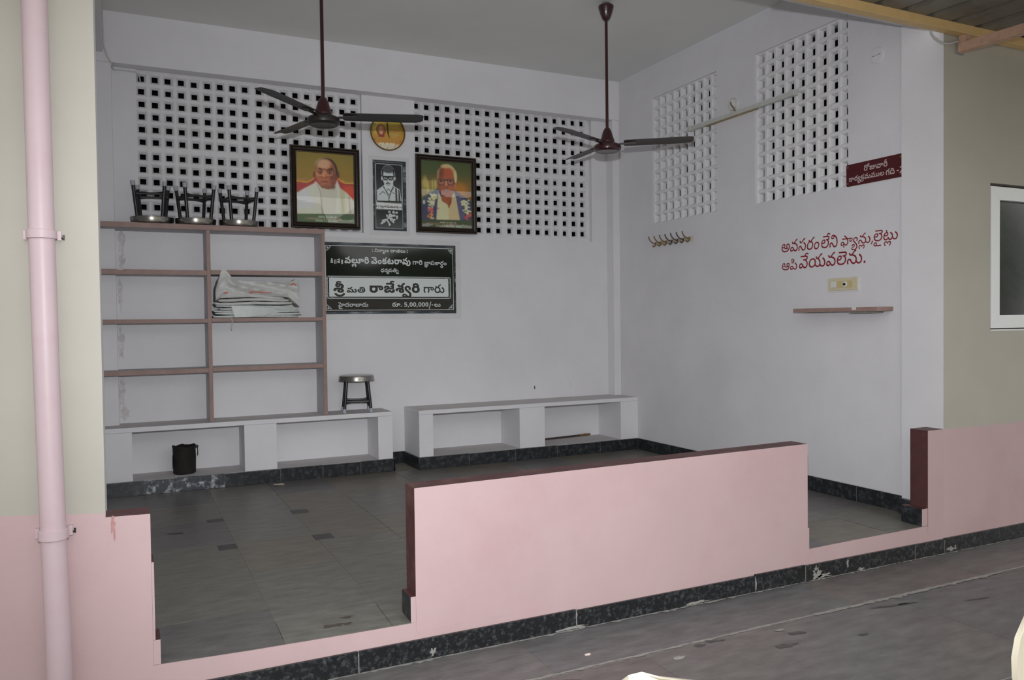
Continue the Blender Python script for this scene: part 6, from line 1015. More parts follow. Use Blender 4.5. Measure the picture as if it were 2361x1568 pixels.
P.put(P.poly([(.21, .57), (.41, .57), (.39, .645), (.22, .645)], 1), (126, 58, 50))
for k in range(14): P.put(P.ell(.20 + .2 * rg.random(), .34 + .22 * rg.random(), .012, .014, .5), (198, 156, 120) if k % 2 else (86, 46, 34), .7)
for (x0, x1, y, c) in ((.62, .80, .33, (150, 84, 92)), (.58, .84, .44, (152, 86, 84)), (.60, .83, .545, (124, 138, 100)), (.66, .78, .60, (150, 116, 86))):
    x = x0
    while x < x1:
        P.put(P.ell(x, y + .008 * math.sin(40 * x), .012, .016, .5), (200, 170, 150), .5); P.put(P.ell(x, y, .009, .012, .5), c); x += .022
P.mesh('dial', lambda u, v: (cx - cr + .01 + u * (2 * cr - .02), D - .0095, cz + cr - .01 - v * (2 * cr - .02)), m_print, ck, mask=((P.U - .5) ** 2 + (P.V - .5) ** 2 < .2495), k=1 / .54)
def stroke(mb, pts, w, y):
    for (xa, za), (xb, zb) in zip(pts, pts[1:]):
        d = Vector((xb - xa, zb - za)); L = d.length or 1e-6; n_ = Vector((-d.y, d.x)) / L * w; e = d / L * w * .6
        mb.add([(xa - e.x + n_.x, y, za - e.y + n_.y), (xa - e.x - n_.x, y, za - e.y - n_.y), (xb + e.x - n_.x, y, zb + e.y - n_.y), (xb + e.x + n_.x, y, zb + e.y + n_.y)], [(0, 1, 2, 3)])
DIG = {'1': [[(0, .7), (.25, 1), (.25, 0)]], '2': [[(0, .8), (.25, 1), (.5, .8), (0, 0), (.5, 0)]], '3': [[(0, 1), (.5, 1), (.2, .58), (.5, .3), (.25, 0), (0, .12)]], '4': [[(.4, 0), (.4, 1), (0, .3), (.55, .3)]],
       '5': [[(.5, 1), (0, 1), (0, .58), (.4, .58), (.5, .3), (.3, 0), (0, .08)]], '6': [[(.5, .95), (.1, .6), (0, .25), (.25, 0), (.5, .25), (.25, .52), (.02, .35)]], '7': [[(0, 1), (.5, 1), (.2, 0)]],
       '8': [[(.25, .55), (0, .78), (.25, 1), (.5, .78), (.25, .55), (0, .25), (.25, 0), (.5, .25), (.25, .55)]], '9': [[(.05, .05), (.4, .4), (.5, .75), (.25, 1), (0, .75), (.25, .5), (.48, .68)]], '0': [[(.25, 0), (0, .3), (0, .7), (.25, 1), (.5, .7), (.5, .3), (.25, 0)]]}
for h in range(1, 13):
    a = PI / 2 - h * PI / 6; s = str(h); hh = .014
    num = MB(); bx = cx + (cr - .026) * math.cos(a) - len(s) * hh * .36; bz = cz + (cr - .026) * math.sin(a) - hh / 2
    for i, ch in enumerate(s):
        for pl in DIG[ch]: stroke(num, [(bx + i * hh * .72 + p[0] * hh, bz + p[1] * hh) for p in pl], .0008, D - .0102)
    obj('numeral', num, m_hand, ck)
mb = MB(); stroke(mb, [(cx + .014, cz - .040), (cx - .002, cz + .004), (cx - .006, cz + .082)], .0028, D - .0125); obj('hour_hand', mb, m_hand, ck)
mb = MB(); stroke(mb, [(cx + .010, cz - .035), (cx - .003, cz + .112)], .0020, D - .0140); obj('minute_hand', mb, m_hand, ck)
mb = MB(); ring_y(mb, [(.0, D - .0155), (.004, D - .0155), (.005, D - .0125)], 12, cx, cz); obj('hand_pin', mb, m_hand, ck)

# ================================================================== GRANITE PLAQUES
YP = D - .004
def rrect(x0, x1, z0, z1, r, n=5):
    P_ = []
    for cx_, cz_, a0 in ((x1 - r, z1 - r, 0), (x0 + r, z1 - r, 90), (x0 + r, z0 + r, 180), (x1 - r, z0 + r, 270)):
        for k in range(n + 1):
            a = math.radians(a0 + 90 * k / n); P_.append((cx_ + r * math.cos(a), cz_ + r * math.sin(a)))
    return P_
def outline_rect(mb, x0, x1, z0, z1, r, w, y, mi=0):
    a, b = rrect(x0, x1, z0, z1, r), rrect(x0 + w, x1 - w, z0 + w, z1 - w, max(r - w, .0005))
    n = len(a)
    mb.add([(p[0], y, p[1]) for p in a + b], [(i, n + i, n + (i + 1) % n, (i + 1) % n) for i in range(n)], mi)
dp = thing('memorial_plaque', 'wide black granite plaque with lines of white lettering, beside the shelves', 'plaque', (2.1, D, 1.27))
mb = MB(); mb.box(1.482, 2.731, D - .003, D - .0003, 1.225, 1.905); obj('cement_border', mb, m_plaster2, dp, bevel=.001)
mb = MB(); mb.box(1.522, 2.681, YP - .0025, D - .0032, 1.272, 1.862); obj('smeared_edge', mb, m_smear, dp)
yb = YP - .0042
mb = MB(); mb.box(1.528, 2.668, yb, YP - .0027, 1.292, 1.846); obj('stone_plate', mb, m_plq, dp)
yt = yb - .0004
mb = MB(); outline_rect(mb, 1.540, 2.657, 1.302, 1.836, .004, .0045, yt)
for a, b, z0, z1 in ((1.548, 2.633, 1.397, 1.586), (1.555, 2.626, 1.403, 1.580)): outline_rect(mb, a, b, z0, z1, .014, .0032, yt)
for sx, sz, X_, Z_ in ((1, -1, 1.552, 1.824), (-1, -1, 2.645, 1.824), (1, 1, 1.552, 1.314), (-1, 1, 2.645, 1.314)):
    mb.add([(X_, yt, Z_), (X_ + sx * .020, yt, Z_ + sz * .004), (X_ + sx * .010, yt, Z_ + sz * .010), (X_ + sx * .004, yt, Z_ + sz * .020)], [(0, 1, 2, 3) if sx * sz > 0 else (3, 2, 1, 0)])
    for q in (.028, .036): stroke(mb, [(X_ + sx * q, Z_ - sz * .003), (X_ + sx * q * .55, Z_ + sz * q * .55), (X_ - sx * .003, Z_ + sz * q)], .0012, yt)
for X_, sx in ((1.548, 1), (2.633, -1)):
    for Z_, sz in ((1.397, 1), (1.586, -1)):
        stroke(mb, [(X_ + sx * .012, Z_ + sz * .001), (X_ + sx * .045, Z_ + sz * .012)], .0015, yt); stroke(mb, [(X_ + sx * .001, Z_ + sz * .012), (X_ + sx * .012, Z_ + sz * .045)], .0015, yt)
obj('border_lines', mb, m_letter, dp)
mb = MB(); mb.quad((1.569, yt, 1.415), (2.610, yt, 1.415), (2.610, yt, 1.572), (1.569, yt, 1.572)); obj('white_panel', mb, m_letter, dp)
T1 = {'p1': (1.9532, 2.2231, 1.7895), 'p2a': (1.5827, 1.6856, 1.690), 'p2b': (1.6985, 1.9051, 1.690), 'p2c': (1.9221, 2.2671, 1.690), 'p2d': (2.2855, 2.3738, 1.690), 'p2e': (2.3908, 2.5951, 1.690), 'p3': (2.0042, 2.1651, 1.6235), 'p5a': (1.6405, 1.892, 1.3325), 'p5b': (2.0998, 2.4666, 1.3315), 'p5c': (2.4763, 2.5339, 1.3295)}
for k, (a, b, z) in T1.items():
    mb = MB(); letter(mb, k, (a, yt, z), (b, yt, z), (0, 0, 1), (0, -1, 0), ky={'p1': .92, 'p2b': 1.12, 'p2c': 1.12}.get(k, 1.0)); obj('lettering', mb, m_letter, dp)
for a, b in ((1.9318, 1.9409), (2.2341, 2.2432)):
    mb = MB(); letter(mb, 'pc', (a, yt, 1.7895), (b, yt, 1.7895), (0, 0, 1), (0, -1, 0), ky=.9); obj('lettering', mb, m_letter, dp)
for k, (a, b, ky) in {'p4a': (1.603, 1.701, .82), 'p4b': (1.7125, 1.869, .86), 'p4c': (1.9047, 2.3462, .98), 'p4d': (2.3801, 2.5722, 1.0)}.items():
    mb = MB(); letter(mb, k, (a, yt - .0004, 1.4495), (b, yt - .0004, 1.4495), (0, 0, 1), (0, -1, 0), ky=ky)
    obj('name_lettering', mb, m_letterg, dp, label='black lettering on the white panel')

pp = thing('portrait_plaque', 'narrow upright black granite plaque etched with a moustached man and a flower', 'plaque', (2.095, D, 1.97))
mb = MB(); mb.box(1.918, 2.268, D - .003, D - .0003, 1.936, 2.592); obj('cement_border', mb, m_plaster2, pp, bevel=.001)
mb = MB(); mb.box(1.951, 2.239, YP - .0025, D - .0032, 1.972, 2.560); obj('smeared_edge', mb, m_smear, pp)
P = Paint(104, 208)
g = lambda x, y: ((x - 108) / 380, (y - 585 - .04 * (x - 108)) / 820)
G_ = lambda L: [g(*p) for p in L]
blk, wht, gry = (36, 37, 38), (160, 166, 166), (120, 126, 126)
P.img[:] = blk
P.put(P.poly([(.02, .012), (.98, .012), (.98, .992), (.02, .992)]) - P.poly([(.045, .022), (.955, .022), (.955, .984), (.045, .984)]), gry, .7)
o = [((x - 1.962) / .25, (2.555 - z) / .57) for x, z in rrect(1.9735, 2.2040, 2.2050, 2.5300, .016)]
i2 = [((x - 1.962) / .25, (2.555 - z) / .57) for x, z in rrect(1.9770, 2.2005, 2.2085, 2.5265, .013)]
inner = P.poly(i2)
P.put(P.poly(o) - inner, wht)
body = G_([(140, 1070), (140, 950), (235, 885), (240, 850), (350, 850), (362, 895), (440, 940), (460, 1075)])
P.put(P.poly(body) * inner, (150, 156, 156))
P.put(P.ell(*g(290, 745), .245, .125, .05) * inner, wht); P.put(P.ell(*g(290, 742), .232, .118, .05) * inner, (58, 60, 60))
P.put(P.poly(G_([(232, 715), (345, 700), (365, 770), (358, 850), (335, 905), (295, 930), (255, 905), (225, 840), (215, 760)]), 1), (154, 160, 160))
P.put(P.ell(*g(207, 800), .03, .035, .2), (140, 146, 146)); P.put(P.ell(*g(378, 800), .03, .035, .2), (140, 146, 146))
P.put(P.ell(*g(292, 700), .20, .045, .5), (62, 64, 64)); P.put(P.poly(G_([(205, 690), (225, 700), (228, 770), (212, 760)])), (44, 46, 46)); P.put(P.poly(G_([(352, 690), (378, 690), (372, 770), (358, 765)])), (44, 46, 46))
for x in (258, 326):
    P.put(P.line(G_([(x - 28, 778), (x + 28, 780), (x + 26, 805), (x + 10, 818), (x - 14, 818), (x - 27, 805), (x - 28, 778)]), .018), (30, 31, 32)); P.put(P.ell(*g(x, 796), .03, .010, .3), (46, 48, 48))
P.put(P.line(G_([(200, 770), (230, 780), (285, 784), (350, 780), (375, 775)]), .016), (30, 31, 32))
P.put(P.line(G_([(282, 800), (278, 838), (296, 845)]), .008), (96, 100, 100))
P.put(P.poly(G_([(255, 862), (285, 848), (320, 862), (328, 872), (290, 862), (262, 872)]), 0), (34, 35, 36)); P.put(P.line(G_([(272, 880), (308, 880)]), .010), (80, 84, 84))
for L in ([(225, 890), (290, 1020), (300, 1070)], [(360, 890), (310, 1010), (290, 1070)], [(232, 905), (262, 960), (290, 925)], [(290, 925), (320, 960), (352, 905)], [(172, 1000), (215, 960), (250, 985)], [(345, 970), (372, 985)], [(215, 895), (300, 1005)], [(368, 900), (300, 1005)]):
    P.put(P.line(G_(L), .010) * inner, (60, 62, 62))
for x in (392, 432): P.put(P.poly(G_([(x - 12, 915), (x + 12, 920), (x + 18, 1080), (x - 8, 1080)])) * inner, (52, 54, 54))
P.put(P.line(G_([(140, 950), (235, 885)]), .008) * inner, wht); P.put(P.line(G_([(362, 895), (440, 940), (462, 1070)]), .008) * inner, wht)
P.put(P.poly(G_([(128, 1090), (466, 1108), (468, 1178), (130, 1168)])), (168, 174, 174)); P.put(P.poly(G_([(122, 1084), (470, 1100), (472, 1186), (124, 1176)])) - P.poly(G_([(128, 1090), (466, 1108), (468, 1178), (130, 1168)])), (104, 108, 108))
for x, y, rx, ry, rt in ((300, 1205, .05, .014, 0), (355, 1210, .045, .022, .3), (395, 1215, .045, .018, -.3), (400, 1270, .035, .03, .2), (310, 1245, .06, .026, .2), (270, 1255, .03, .026, -.5), (335, 1255, .05, .02, -.4), (365, 1250, .05, .016, .1), (330, 1300, .07, .024, .4), (300, 1275, .05, .02, .6), (365, 1300, .03, .02, 1.0), (350, 1330, .04, .012, .3), (215, 1330, .10, .016, -.5), (235, 1300, .11, .010, -.25), (285, 1330, .10, .012, .9), (300, 1360, .03, .02, .9)):
    P.put(P.ell(*g(x, y), rx, ry, .35, rt), (156, 162, 162)); P.put(P.ell(*g(x + 4, y + 5), rx * .45, ry * .45, .6, rt), (96, 100, 100), .7)
P.put(P.line(G_([(185, 1350), (260, 1300), (310, 1260)]), .012), (150, 156, 156))
P.mesh('etched_stone', lambda u, v: (1.962 + u * .25, YP - .0045, 2.555 - v * .57), m_etch, pp, k=1 / .43)
for k, a, b in (('q1', 1.9733, 2.0003), ('q2', 2.0067, 2.0647), ('q3', 2.0697, 2.1688), ('q4', 2.1739, 2.2016)):
    mb = MB(); letter(mb, k, (a, YP - .0050, 2.1642), (b, YP - .0050, 2.1642), (0, 0, 1), (0, -1, 0), ky=1.35)
    obj('lettering', mb, m_letterg, pp, label='black lettering on the pale band')

# ================================================================== RIGHT WALL FITTINGS
sg = thing('sign_board', 'maroon metal sign with two lines of pale lettering below the nearer lattice', 'sign', (WX, .48, 2.042))
mb = MB()
pts = rrect(.262, .699, 2.043, 2.184, .012)
mb.add([(WX - .007, p[0], p[1]) for p in pts] + [(WX - .0005, p[0], p[1]) for p in pts], [tuple(range(len(pts)))] + [(i, len(pts) + i, len(pts) + (i + 1) % len(pts), (i + 1) % len(pts)) for i in range(len(pts))])
obj('plate', mb, m_sign, sg)
for k, (a, b, z, ky) in {'s1': (.5599, .3851, 2.1245, 1.0), 's2': (.6774, .4086, 2.0730, 1.02), 's3': (.3969, .3338, 2.0695, 1.1), 's4': (.3197, .3028, 2.0680, 1.0), 's5': (.2991, .2681, 2.0665, 1.0)}.items():
    mb = MB(); letter(mb, k, (WX - .0075, a, z), (WX - .0075, b, z), (0, 0, 1), (-1, 0, 0), ky=ky); obj('lettering', mb, m_signt, sg)
for y in (.686, .276 + .015):
    for z in (2.062, 2.166):
        mb = MB(); rings = [[(WX - x, y + r * math.cos(k * PI / 5), z + r * math.sin(k * PI / 5)) for k in range(10)] for r, x in ((.0065, .0072), (.0055, .0092), (.002, .0098))]
        mb.loft(rings); obj('screw', mb, m_brass, sg)
wn = thing('painted_notice', 'two lines of red hand-painted lettering on the right wall', 'notice', (WX, .8, 1.54))
for k, (a, b, z0, z1, ky, sh_) in {'w1': (1.2855, .937, 1.666, 1.662, 1.12, .18), 'w2': (.9211, .7816, 1.664, 1.662, 1.15, .18), 'w3': (.754, .4982, 1.6650, 1.6660, 1.0, .15), 'w4': (.4959, .3188, 1.670, 1.670, 1.0, .12), 'w5': (1.2803, 1.1353, 1.538, 1.536, 1.0, .1), 'w6': (1.1183, .5562, 1.540, 1.541, 1.05, .15)}.items():
    wl = MB(); letter(wl, k, (WX - .0006, a, z0), (WX - .0006, b, z1), (0, 0, 1), (-1, 0, 0), ky=ky, shear=sh_); obj('lettering', wl, m_red, wn)
sw = thing('switch_plate', 'cream switch and regulator plate on the wall beneath the red lettering', 'switch', (WX, .73, 1.37))
mb = MB(); mb.box(WX - .004, WX - .0004, .600, .856, 1.362, 1.462); obj('surround', mb, m_plaster2, sw, bevel=.001)
mb = MB(); mb.box(WX - .012, WX - .0042, .610, .846, 1.373, 1.454); obj('plate', mb, m_cream, sw, bevel=.002)
mb = MB(); mb.box(WX - .0145, WX - .0122, .646, .822, 1.391, 1.434); obj('insert', mb, m_cream2, sw, bevel=.001)
mb = MB(); mb.box(WX - .018, WX - .0147, .776, .820, 1.392, 1.433); obj('rocker_switch', mb, m_whitepl, sw, bevel=.002)
mb = MB(); mb.loft([[(WX - x, .706 + r * math.cos(k * PI / 10), 1.412 + r * math.sin(k * PI / 10)) for k in range(20)] for r, x in ((.019, .0146), (.018, .0185), (.014, .019))]); obj('dial_ring', mb, m_whitepl, sw)
mb = MB(); mb.loft([[(WX - x, .706 + r * math.cos(k * PI / 8), 1.412 + r * math.sin(k * PI / 8)) for k in range(16)] for r, x in ((.009, .0191), (.008, .026), (.004, .027))]); obj('knob', mb, m_hand, sw)
ws = thing('wall_shelf', 'small brown plank shelf fixed to the right wall below the switch', 'shelf', (WX, .75, 1.23))
mb = MB(); mb.box(4.180, WX - .0004, .349, 1.032, 1.2315, 1.2575); obj('board', mb, m_edge, ws, bevel=.003)
mb = MB(); mb.box(4.1755, 4.1795, .505, .535, 1.240, 1.258); obj('plaster_patch', mb, m_papw, ws)
mb = MB(); mb.box(4.205, WX - .0004, .42, .58, 1.2205, 1.2310); obj('mortar_bed', mb, m_mortar, ws)
hk = thing('hook_rail', 'row of seven metal coat hooks on a narrow board, below the farther lattice', 'hooks', (WX, 2.55, 1.845))
mb = MB(); mb.box(WX - .012, WX - .0004, 2.275, 2.80, 1.850, 1.883); obj('board', mb, m_hookp, hk, bevel=.002)
mb = MB(); mb.box(WX - .0135, WX - .0122, 2.276, 2.288, 1.849, 1.884); obj('end_plate', mb, m_whitepl, hk)
for k in range(7):
    y = 2.778 - k * .0785
    mb = MB(); mb.tube([(WX - .012, y, 1.874), (WX - .030, y, 1.866), (WX - .050, y, 1.872), (WX - .070, y, 1.888), (WX - .084, y, 1.906), (WX - .088, y, 1.925)], [.005, .0055, .005, .005, .005, .006], 8)
    mb.tube([(WX - .014, y, 1.868), (WX - .020, y, 1.850), (WX - .032, y, 1.838), (WX - .044, y, 1.842), (WX - .047, y, 1.852)], [.005, .006, .006, .0055, .006], 8)
    obj('hook', mb, m_brass if k in (0, 1, 2, 6) else m_hookw, hk)
tl = thing('lamp_batten', 'thin white lamp batten without its tube, fixed across both side lattices', 'lamp', (WX, 1.74, 2.74))
mb = MB(); mb.box(WX - .034, WX - .0008, 1.155, 2.245, 2.748, 2.778); obj('batten', mb, m_batten, tl, bevel=.004)
mb = MB(); mb.box(WX - .034, WX - .003, 1.50, 2.08, 2.7425, 2.7475); obj('rusty_underside', mb, m_stain, tl)
mb = MB(); mb.box(WX - .050, WX - .004, 1.110, 1.1545, 2.744, 2.784); obj('end_holder', mb, m_batten, tl, bevel=.006)
mb = MB(); mb.box(WX - .050, WX - .004, 2.2455, 2.285, 2.744, 2.784); obj('end_holder', mb, m_batten, tl, bevel=.006)
lc = thing('ceiling_rose', 'round white wiring cover with a coiled cable above the lamp batten', 'wiring cover', (WX, 1.765, 2.80))
def disc_x(mb, prof, y, z, n=24, mi=0):
    mb.loft([[(WX - x, y + r * math.cos(2 * PI * k / n), z + r * math.sin(2 * PI * k / n)) for k in range(n)] for r, x in prof], mi)
mb = MB(); disc_x(mb, [(.046, .0005), (.046, .016), (.040, .024), (.018, .029), (.004, .030)], 1.765, 2.842); obj('cover', mb, m_whitepl, lc)
mb = MB(); mb.tube([(WX - .020, 1.765 + .041 * math.cos(a), 2.842 + .044 * math.sin(a)) for a in [k * 2 * PI / 20 for k in range(21)]], .006, 8); obj('cable_coil', mb, m_batten, lc)
mb = MB(); mb.tube([(WX - .026, 1.778, 2.860), (WX - .034, 1.765, 2.835), (WX - .028, 1.742, 2.805), (WX - .022, 1.735, 2.780)], .0055, 8); obj('lead', mb, m_brass, lc)
rc = MB(); disc_x(rc, [(.050, .0004), (.050, .006), (.047, .009), (.030, .010), (.002, .010)], .462, 2.826, 32)
rt = thing('round_cover_plate', 'round white blank plate high on the right wall near the pillar', 'wiring cover', (WX, .462, 2.776))
obj('plate', rc, m_rwall, rt)
for dy in (.024, .004, -.012, -.024):
    mb = MB(); disc_x(mb, [(.0035 if dy != .004 else .0025, .0101), (.003, .0106)], .462 + dy, 2.826 - dy * .05, 8); obj('screw_hole', mb, m_hand, rt)

# ================================================================== THINGS ON SHELVES AND BENCHES
def fold(xs, zc, th, y0, y1, seed, lean=0.0, roll=0.0):
    """one folded layer: a flat sheet pack with a rounded, creased front fold"""
    rg = np.random.default_rng(seed); ph = rg.uniform(0, 6, 10); rings = []
    n = len(xs)
    for i, x in enumerate(xs):
        s = i / (n - 1); e = min(1, 4.5 * min(s, 1 - s) + roll); t = th[i] * (.25 + .75 * math.sqrt(e)); z = zc[i]; ring = []
        f = y0 + .007 * math.sin(9 * x + ph[0]) + .004 * math.sin(27 * x + ph[1]) + lean * (s - .5) + .02 * (1 - e)
        for k in range(9):
            a = -PI / 2 + PI * k / 8
            r = 1 + .10 * math.sin(3 * a + 11 * x + ph[2])
            ring.append((x, f + t * .5 * (1 - math.cos(a)) * .9 * r - .003 * abs(math.sin(2 * a + ph[3])), z + t * .5 * math.sin(a)))
        for yy, sg in ((.10, 1), (.17, 1), (1, 1), (1, -1), (.17, -1), (.10, -1)):
            y = f + (y1 - f) * yy
            ring.append((x, y, z + sg * t * .5 + (.003 * math.sin(31 * x + 20 * yy + ph[4]) + .0022 * math.sin(57 * x + ph[5])) * (1 if sg > 0 else .4)))
        rings.append(ring)
    mb = MB(); mb.loft(rings); return mb
lowf = thing('folded_plastic_sheet', 'folded bluish-white plastic sheet lying flat, the lower of two on the shelf', 'plastic sheet', (.97, 3.32, 1.2475), group='folded plastic sheets on the shelf')
for k, (xa, xb, z, t, y0) in enumerate(((.652, 1.270, 1.2585, .020, 3.214), (.664, 1.288, 1.277, .019, 3.204), (.655, 1.280, 1.2955, .019, 3.209), (.70, 1.268, 1.3145, .020, 3.213), (.672, 1.236, 1.334, .020, 3.222))):
    xs = list(np.linspace(xa, xb, 40)); zc = [z + .0025 * math.sin(8 * x + 2 * k) + .004 * k / 4 * math.sin(4.2 * x) for x in xs]
    obj('fold_layer', fold(xs, zc, [t] * 40, y0, 3.43, 30 + k, lean=.012 * (-1) ** k, roll=.1), m_baglow, lowf, angle=55)
mb = MB(); mb.add([(.775, 3.192, 1.340), (.93, 3.186, 1.331), (1.05, 3.188, 1.318), (1.15, 3.198, 1.290), (1.02, 3.188, 1.268), (.90, 3.184, 1.2525), (.80, 3.186, 1.2500), (.785, 3.188, 1.29)], [(0, 1, 6, 7), (1, 2, 5, 6), (2, 3, 4, 5)][::1])
mb.add([(v[0], v[1] + .0015, v[2]) for v in mb.v[:8]], [(7, 6, 1, 0), (6, 5, 2, 1), (5, 4, 3, 2)])
obj('loose_flap', mb, m_baglow, lowf, angle=80)
upf = thing('folded_plastic_sheet', 'crumpled white plastic sheet with orange marks, the upper one on the shelf', 'plastic sheet', (.97, 3.32, 1.345), group='folded plastic sheets on the shelf')
for k, (xa, xb, z, t, y0) in enumerate(((.664, 1.225, 1.3565, .022, 3.212), (.690, 1.200, 1.3785, .022, 3.216), (.675, 1.165, 1.4005, .021, 3.219))):
    xs = list(np.linspace(xa, xb, 40)); zc = [z + .004 * math.sin(6 * x + 1.3 * k) + .003 * math.sin(15 * x) + (.012 - .03 * (x - xa)) * k / 3 for x in xs]
    obj('fold_layer', fold(xs, zc, [t] * 40, y0, 3.42, 50 + k, lean=.01, roll=.15), m_bag, upf, angle=55)
# the slumped top: raised ear at one end, lifted corner at the other, soft creases between
xs = np.linspace(.668, 1.276, 60)
zt_ = np.interp(xs, [.668, .69, .705, .722, .745, .775, .815, .83, 1.0, 1.17, 1.235, 1.262, 1.276], [1.46, 1.53, 1.588, 1.612, 1.598, 1.560, 1.532, 1.527, 1.517, 1.510, 1.530, 1.545, 1.525])
zb_ = np.interp(xs, [.668, .70, .80, 1.15, 1.20, 1.276], [1.372, 1.394, 1.404, 1.405, 1.400, 1.330])
rings = []
for i, x in enumerate(xs):
    b, t = float(zb_[i]), float(zt_[i]); ring = []
    for k in range(15):
        s = k / 14; z = b + (t - b) * s
        y = 3.206 - .012 * math.sin(PI * s) + .010 * abs(math.sin(5.5 * s + 7 * x)) + .007 * math.sin(14 * x + 9 * s) + .005 * abs(math.sin(21 * x - 12 * s)) - .010 * s
        if z > 1.55: y = min(y, 3.197 - .12 * (z - 1.55))
        ring.append((x, y, z))
    for k in range(8):
        s = 1 - k / 7; z = min(b + (t - b) * s, 1.545)
        y = 3.40 + .01 * math.sin(9 * x) - .03 * s
        if b + (t - b) * s > 1.55: y = 3.200; z = b + (t - b) * s - .004
        ring.append((x, y, z))
    rings.append(ring)
mb = MB(); mb.loft(rings); obj('slumped_top', mb, m_bag, upf, angle=50)
for (xa, za, xb, zb2, w) in ((.722, 1.432, .757, 1.436, .0042), (.905, 1.436, .940, 1.441, .0036), (.945, 1.438, 1.065, 1.435, .0022), (1.205, 1.494, 1.234, 1.506, .0034), (1.232, 1.506, 1.254, 1.492, .003)):
    m = MB(); N = 10; tp, bt = [], []
    for k in range(N + 1):
        s = k / N; x = xa + (xb - xa) * s; z = za + (zb2 - za) * s + .003 * math.sin(9 * s); ww = w * math.sin(PI * min(max(s, .06), .94)) + .0008
        tp.append((x, 3.181, z + ww)); bt.append((x, 3.181, z - ww))
    m.add(tp + bt, [(k, N + 1 + k, N + 2 + k, k + 1) for k in range(N)])
    m.add([(p[0], p[1] + .022, p[2]) for p in tp + bt], [(k + 1, N + 2 + k, N + 1 + k, k) for k in range(N)])
    for q in (tp, bt): m.add(q + [(p[0], p[1] + .022, p[2]) for p in q], [(k, k + 1, N + 2 + k, N + 1 + k) for k in range(N)])
    obj('printed_mark', m, m_orange, upf)
pot = thing('rusty_tin', 'rusty black open tin with a wire handle in the left bench niche', 'tin', (.437, 3.33, .1))
mb = MB(); r = .079; px, py = .437, 3.325
prof = [(.0, .0003), (r - .006, .0003), (r, .006), (r - .001, .05), (r + .001, .12), (r, .185), (r + .003, .198), (r + .002, .204), (r - .003, .204), (r - .005, .19), (r - .006, .02), (.0, .015)]
rings = [[(px + (rr + (.002 * math.sin(3 * a + zz * 20) if 0 < rr else 0)) * math.cos(a), py + rr * math.sin(a), .1 + zz + (.006 * math.sin(2 * a + 1) + .003 * math.sin(5 * a) if zz > .15 else 0)) for a in [2 * PI * k / 40 for k in range(40)]] for rr, zz in prof]
mb.loft(rings); obj('body', mb, m_rust, pot)
mb = MB(); q = px + r
mb.tube([(q - .004, py - .02, .285), (q + .006, py - .02, .308), (q + .016, py - .02, .302), (q + .012, py - .02, .286), (q + .003, py - .02, .290)], .004, 8)
mb.tube([(q + .010, py - .021, .300), (q + .013, py - .022, .270), (q + .012, py - .022, .238), (q + .010, py - .022, .225)], [.0035, .003, .004, .002], 8); obj('handle_hook', mb, m_rust, pot)
mb = MB(); mb.tube([(px - r + .01, py - .015, .300), (px - .04, py - .03, .312), (px - .012, py - .03, .316), (px + .01, py - .02, .306), (px + .03, py, .300)], [.003, .006, .008, .006, .003], 8); obj('folded_handle', mb, m_rust, pot)
mb = MB(); mb.loft([[(px - r - .0035 + .002 * k, py - .02 + .018 * math.cos(a), .192 + .05 * math.sin(a)) for a in [2 * PI * j / 12 for j in range(12)]] for k in (0, 2)]); obj('side_lug', mb, m_rust, pot)
stk = thing('bamboo_stick', 'thin brown stick lying along the back of the right bench niche', 'stick', (3.8, 3.44, .1))
mb = MB(); mb.tube([(3.35, 3.405, .1085), (3.55, 3.415, .109), (3.75, 3.43, .1105), (3.93, 3.452, .1115)], [.008, .0085, .009, .0085], 8); obj('shaft', mb, m_stickd, stk)
mb = MB(); mb.tube([(3.90, 3.449, .1115), (3.97, 3.458, .1125), (4.03, 3.464, .112)], [.010, .011, .008], 8); obj('bamboo_end', mb, m_wood, stk)
pa = MB(); pa.add([(.00, 3.207, 1.5995), (.075, 3.206, 1.600), (.085, 3.25, 1.604), (.01, 3.27, 1.602), (.04, 3.2, 1.5905)], [(0, 1, 2, 3), (0, 4, 1)])
setp(obj('paper_scrap', pa, m_papw, at=(.04, 3.23, 1.599)), 'torn white paper scrap on the shelf edge nearest the front pillar', 'paper')
ch = MB(); 
for k in range(6): ch.tube([(.776 + .004 * math.sin(k), 3.198 - .001 * k, 1.245 - k * .014), (.776 + .004 * math.sin(k + 1), 3.198, 1.245 - (k + 1) * .014)], [.0045, .0025], 6)
setp(obj('string_end', ch, m_bag, at=(.776, 3.198, 1.16)), 'frayed white string hanging from the folded sheets over the shelf edge', 'string')
st = MB(); st.tube([(1.035, 3.068, .0030), (1.07, 3.035, .0035), (1.105, 3.02, .0040)], .0025, 6); st.tube([(1.05, 3.05, .004), (1.10, 3.05, .004)], .0018, 6)
setp(obj('straw', st, m_straw, at=(1.07, 3.04, .002)), 'pale straw lying on the floor at the foot of the left bench', 'straw')
def scrap(name, label, x, y, z, w, h, m, seed, cat):
    rg = np.random.default_rng(seed); n = 9; mb = MB()
    vs = [(x + w * math.cos(2 * PI * k / n) * rg.uniform(.75, 1.1), y + h * math.sin(2 * PI * k / n) * rg.uniform(.75, 1.1), z + .002 + .002 * rg.random()) for k in range(n)]
    mb.add(vs + [(x, y, z + .005)] + [(v[0], v[1], z + .0008) for v in vs], [(k, (k + 1) % n, n) for k in range(n)] + [(n + 1 + k, n + 1 + (k + 1) % n, (k + 1) % n, k) for k in range(n)])
    setp(obj(name, mb, m, at=(x, y, z)), label, cat)
scrap('petal', 'single pale pink petal on the paving before the low pink wall', 1.742, -.272, ZG, .016, .010, m_paper, 2, 'petal')
scrap('paper_scrap', 'crumpled grey-white scrap on the paving beyond the long mortar joint', 2.052, -.47, ZG, .030, .014, m_mortar, 4, 'paper')

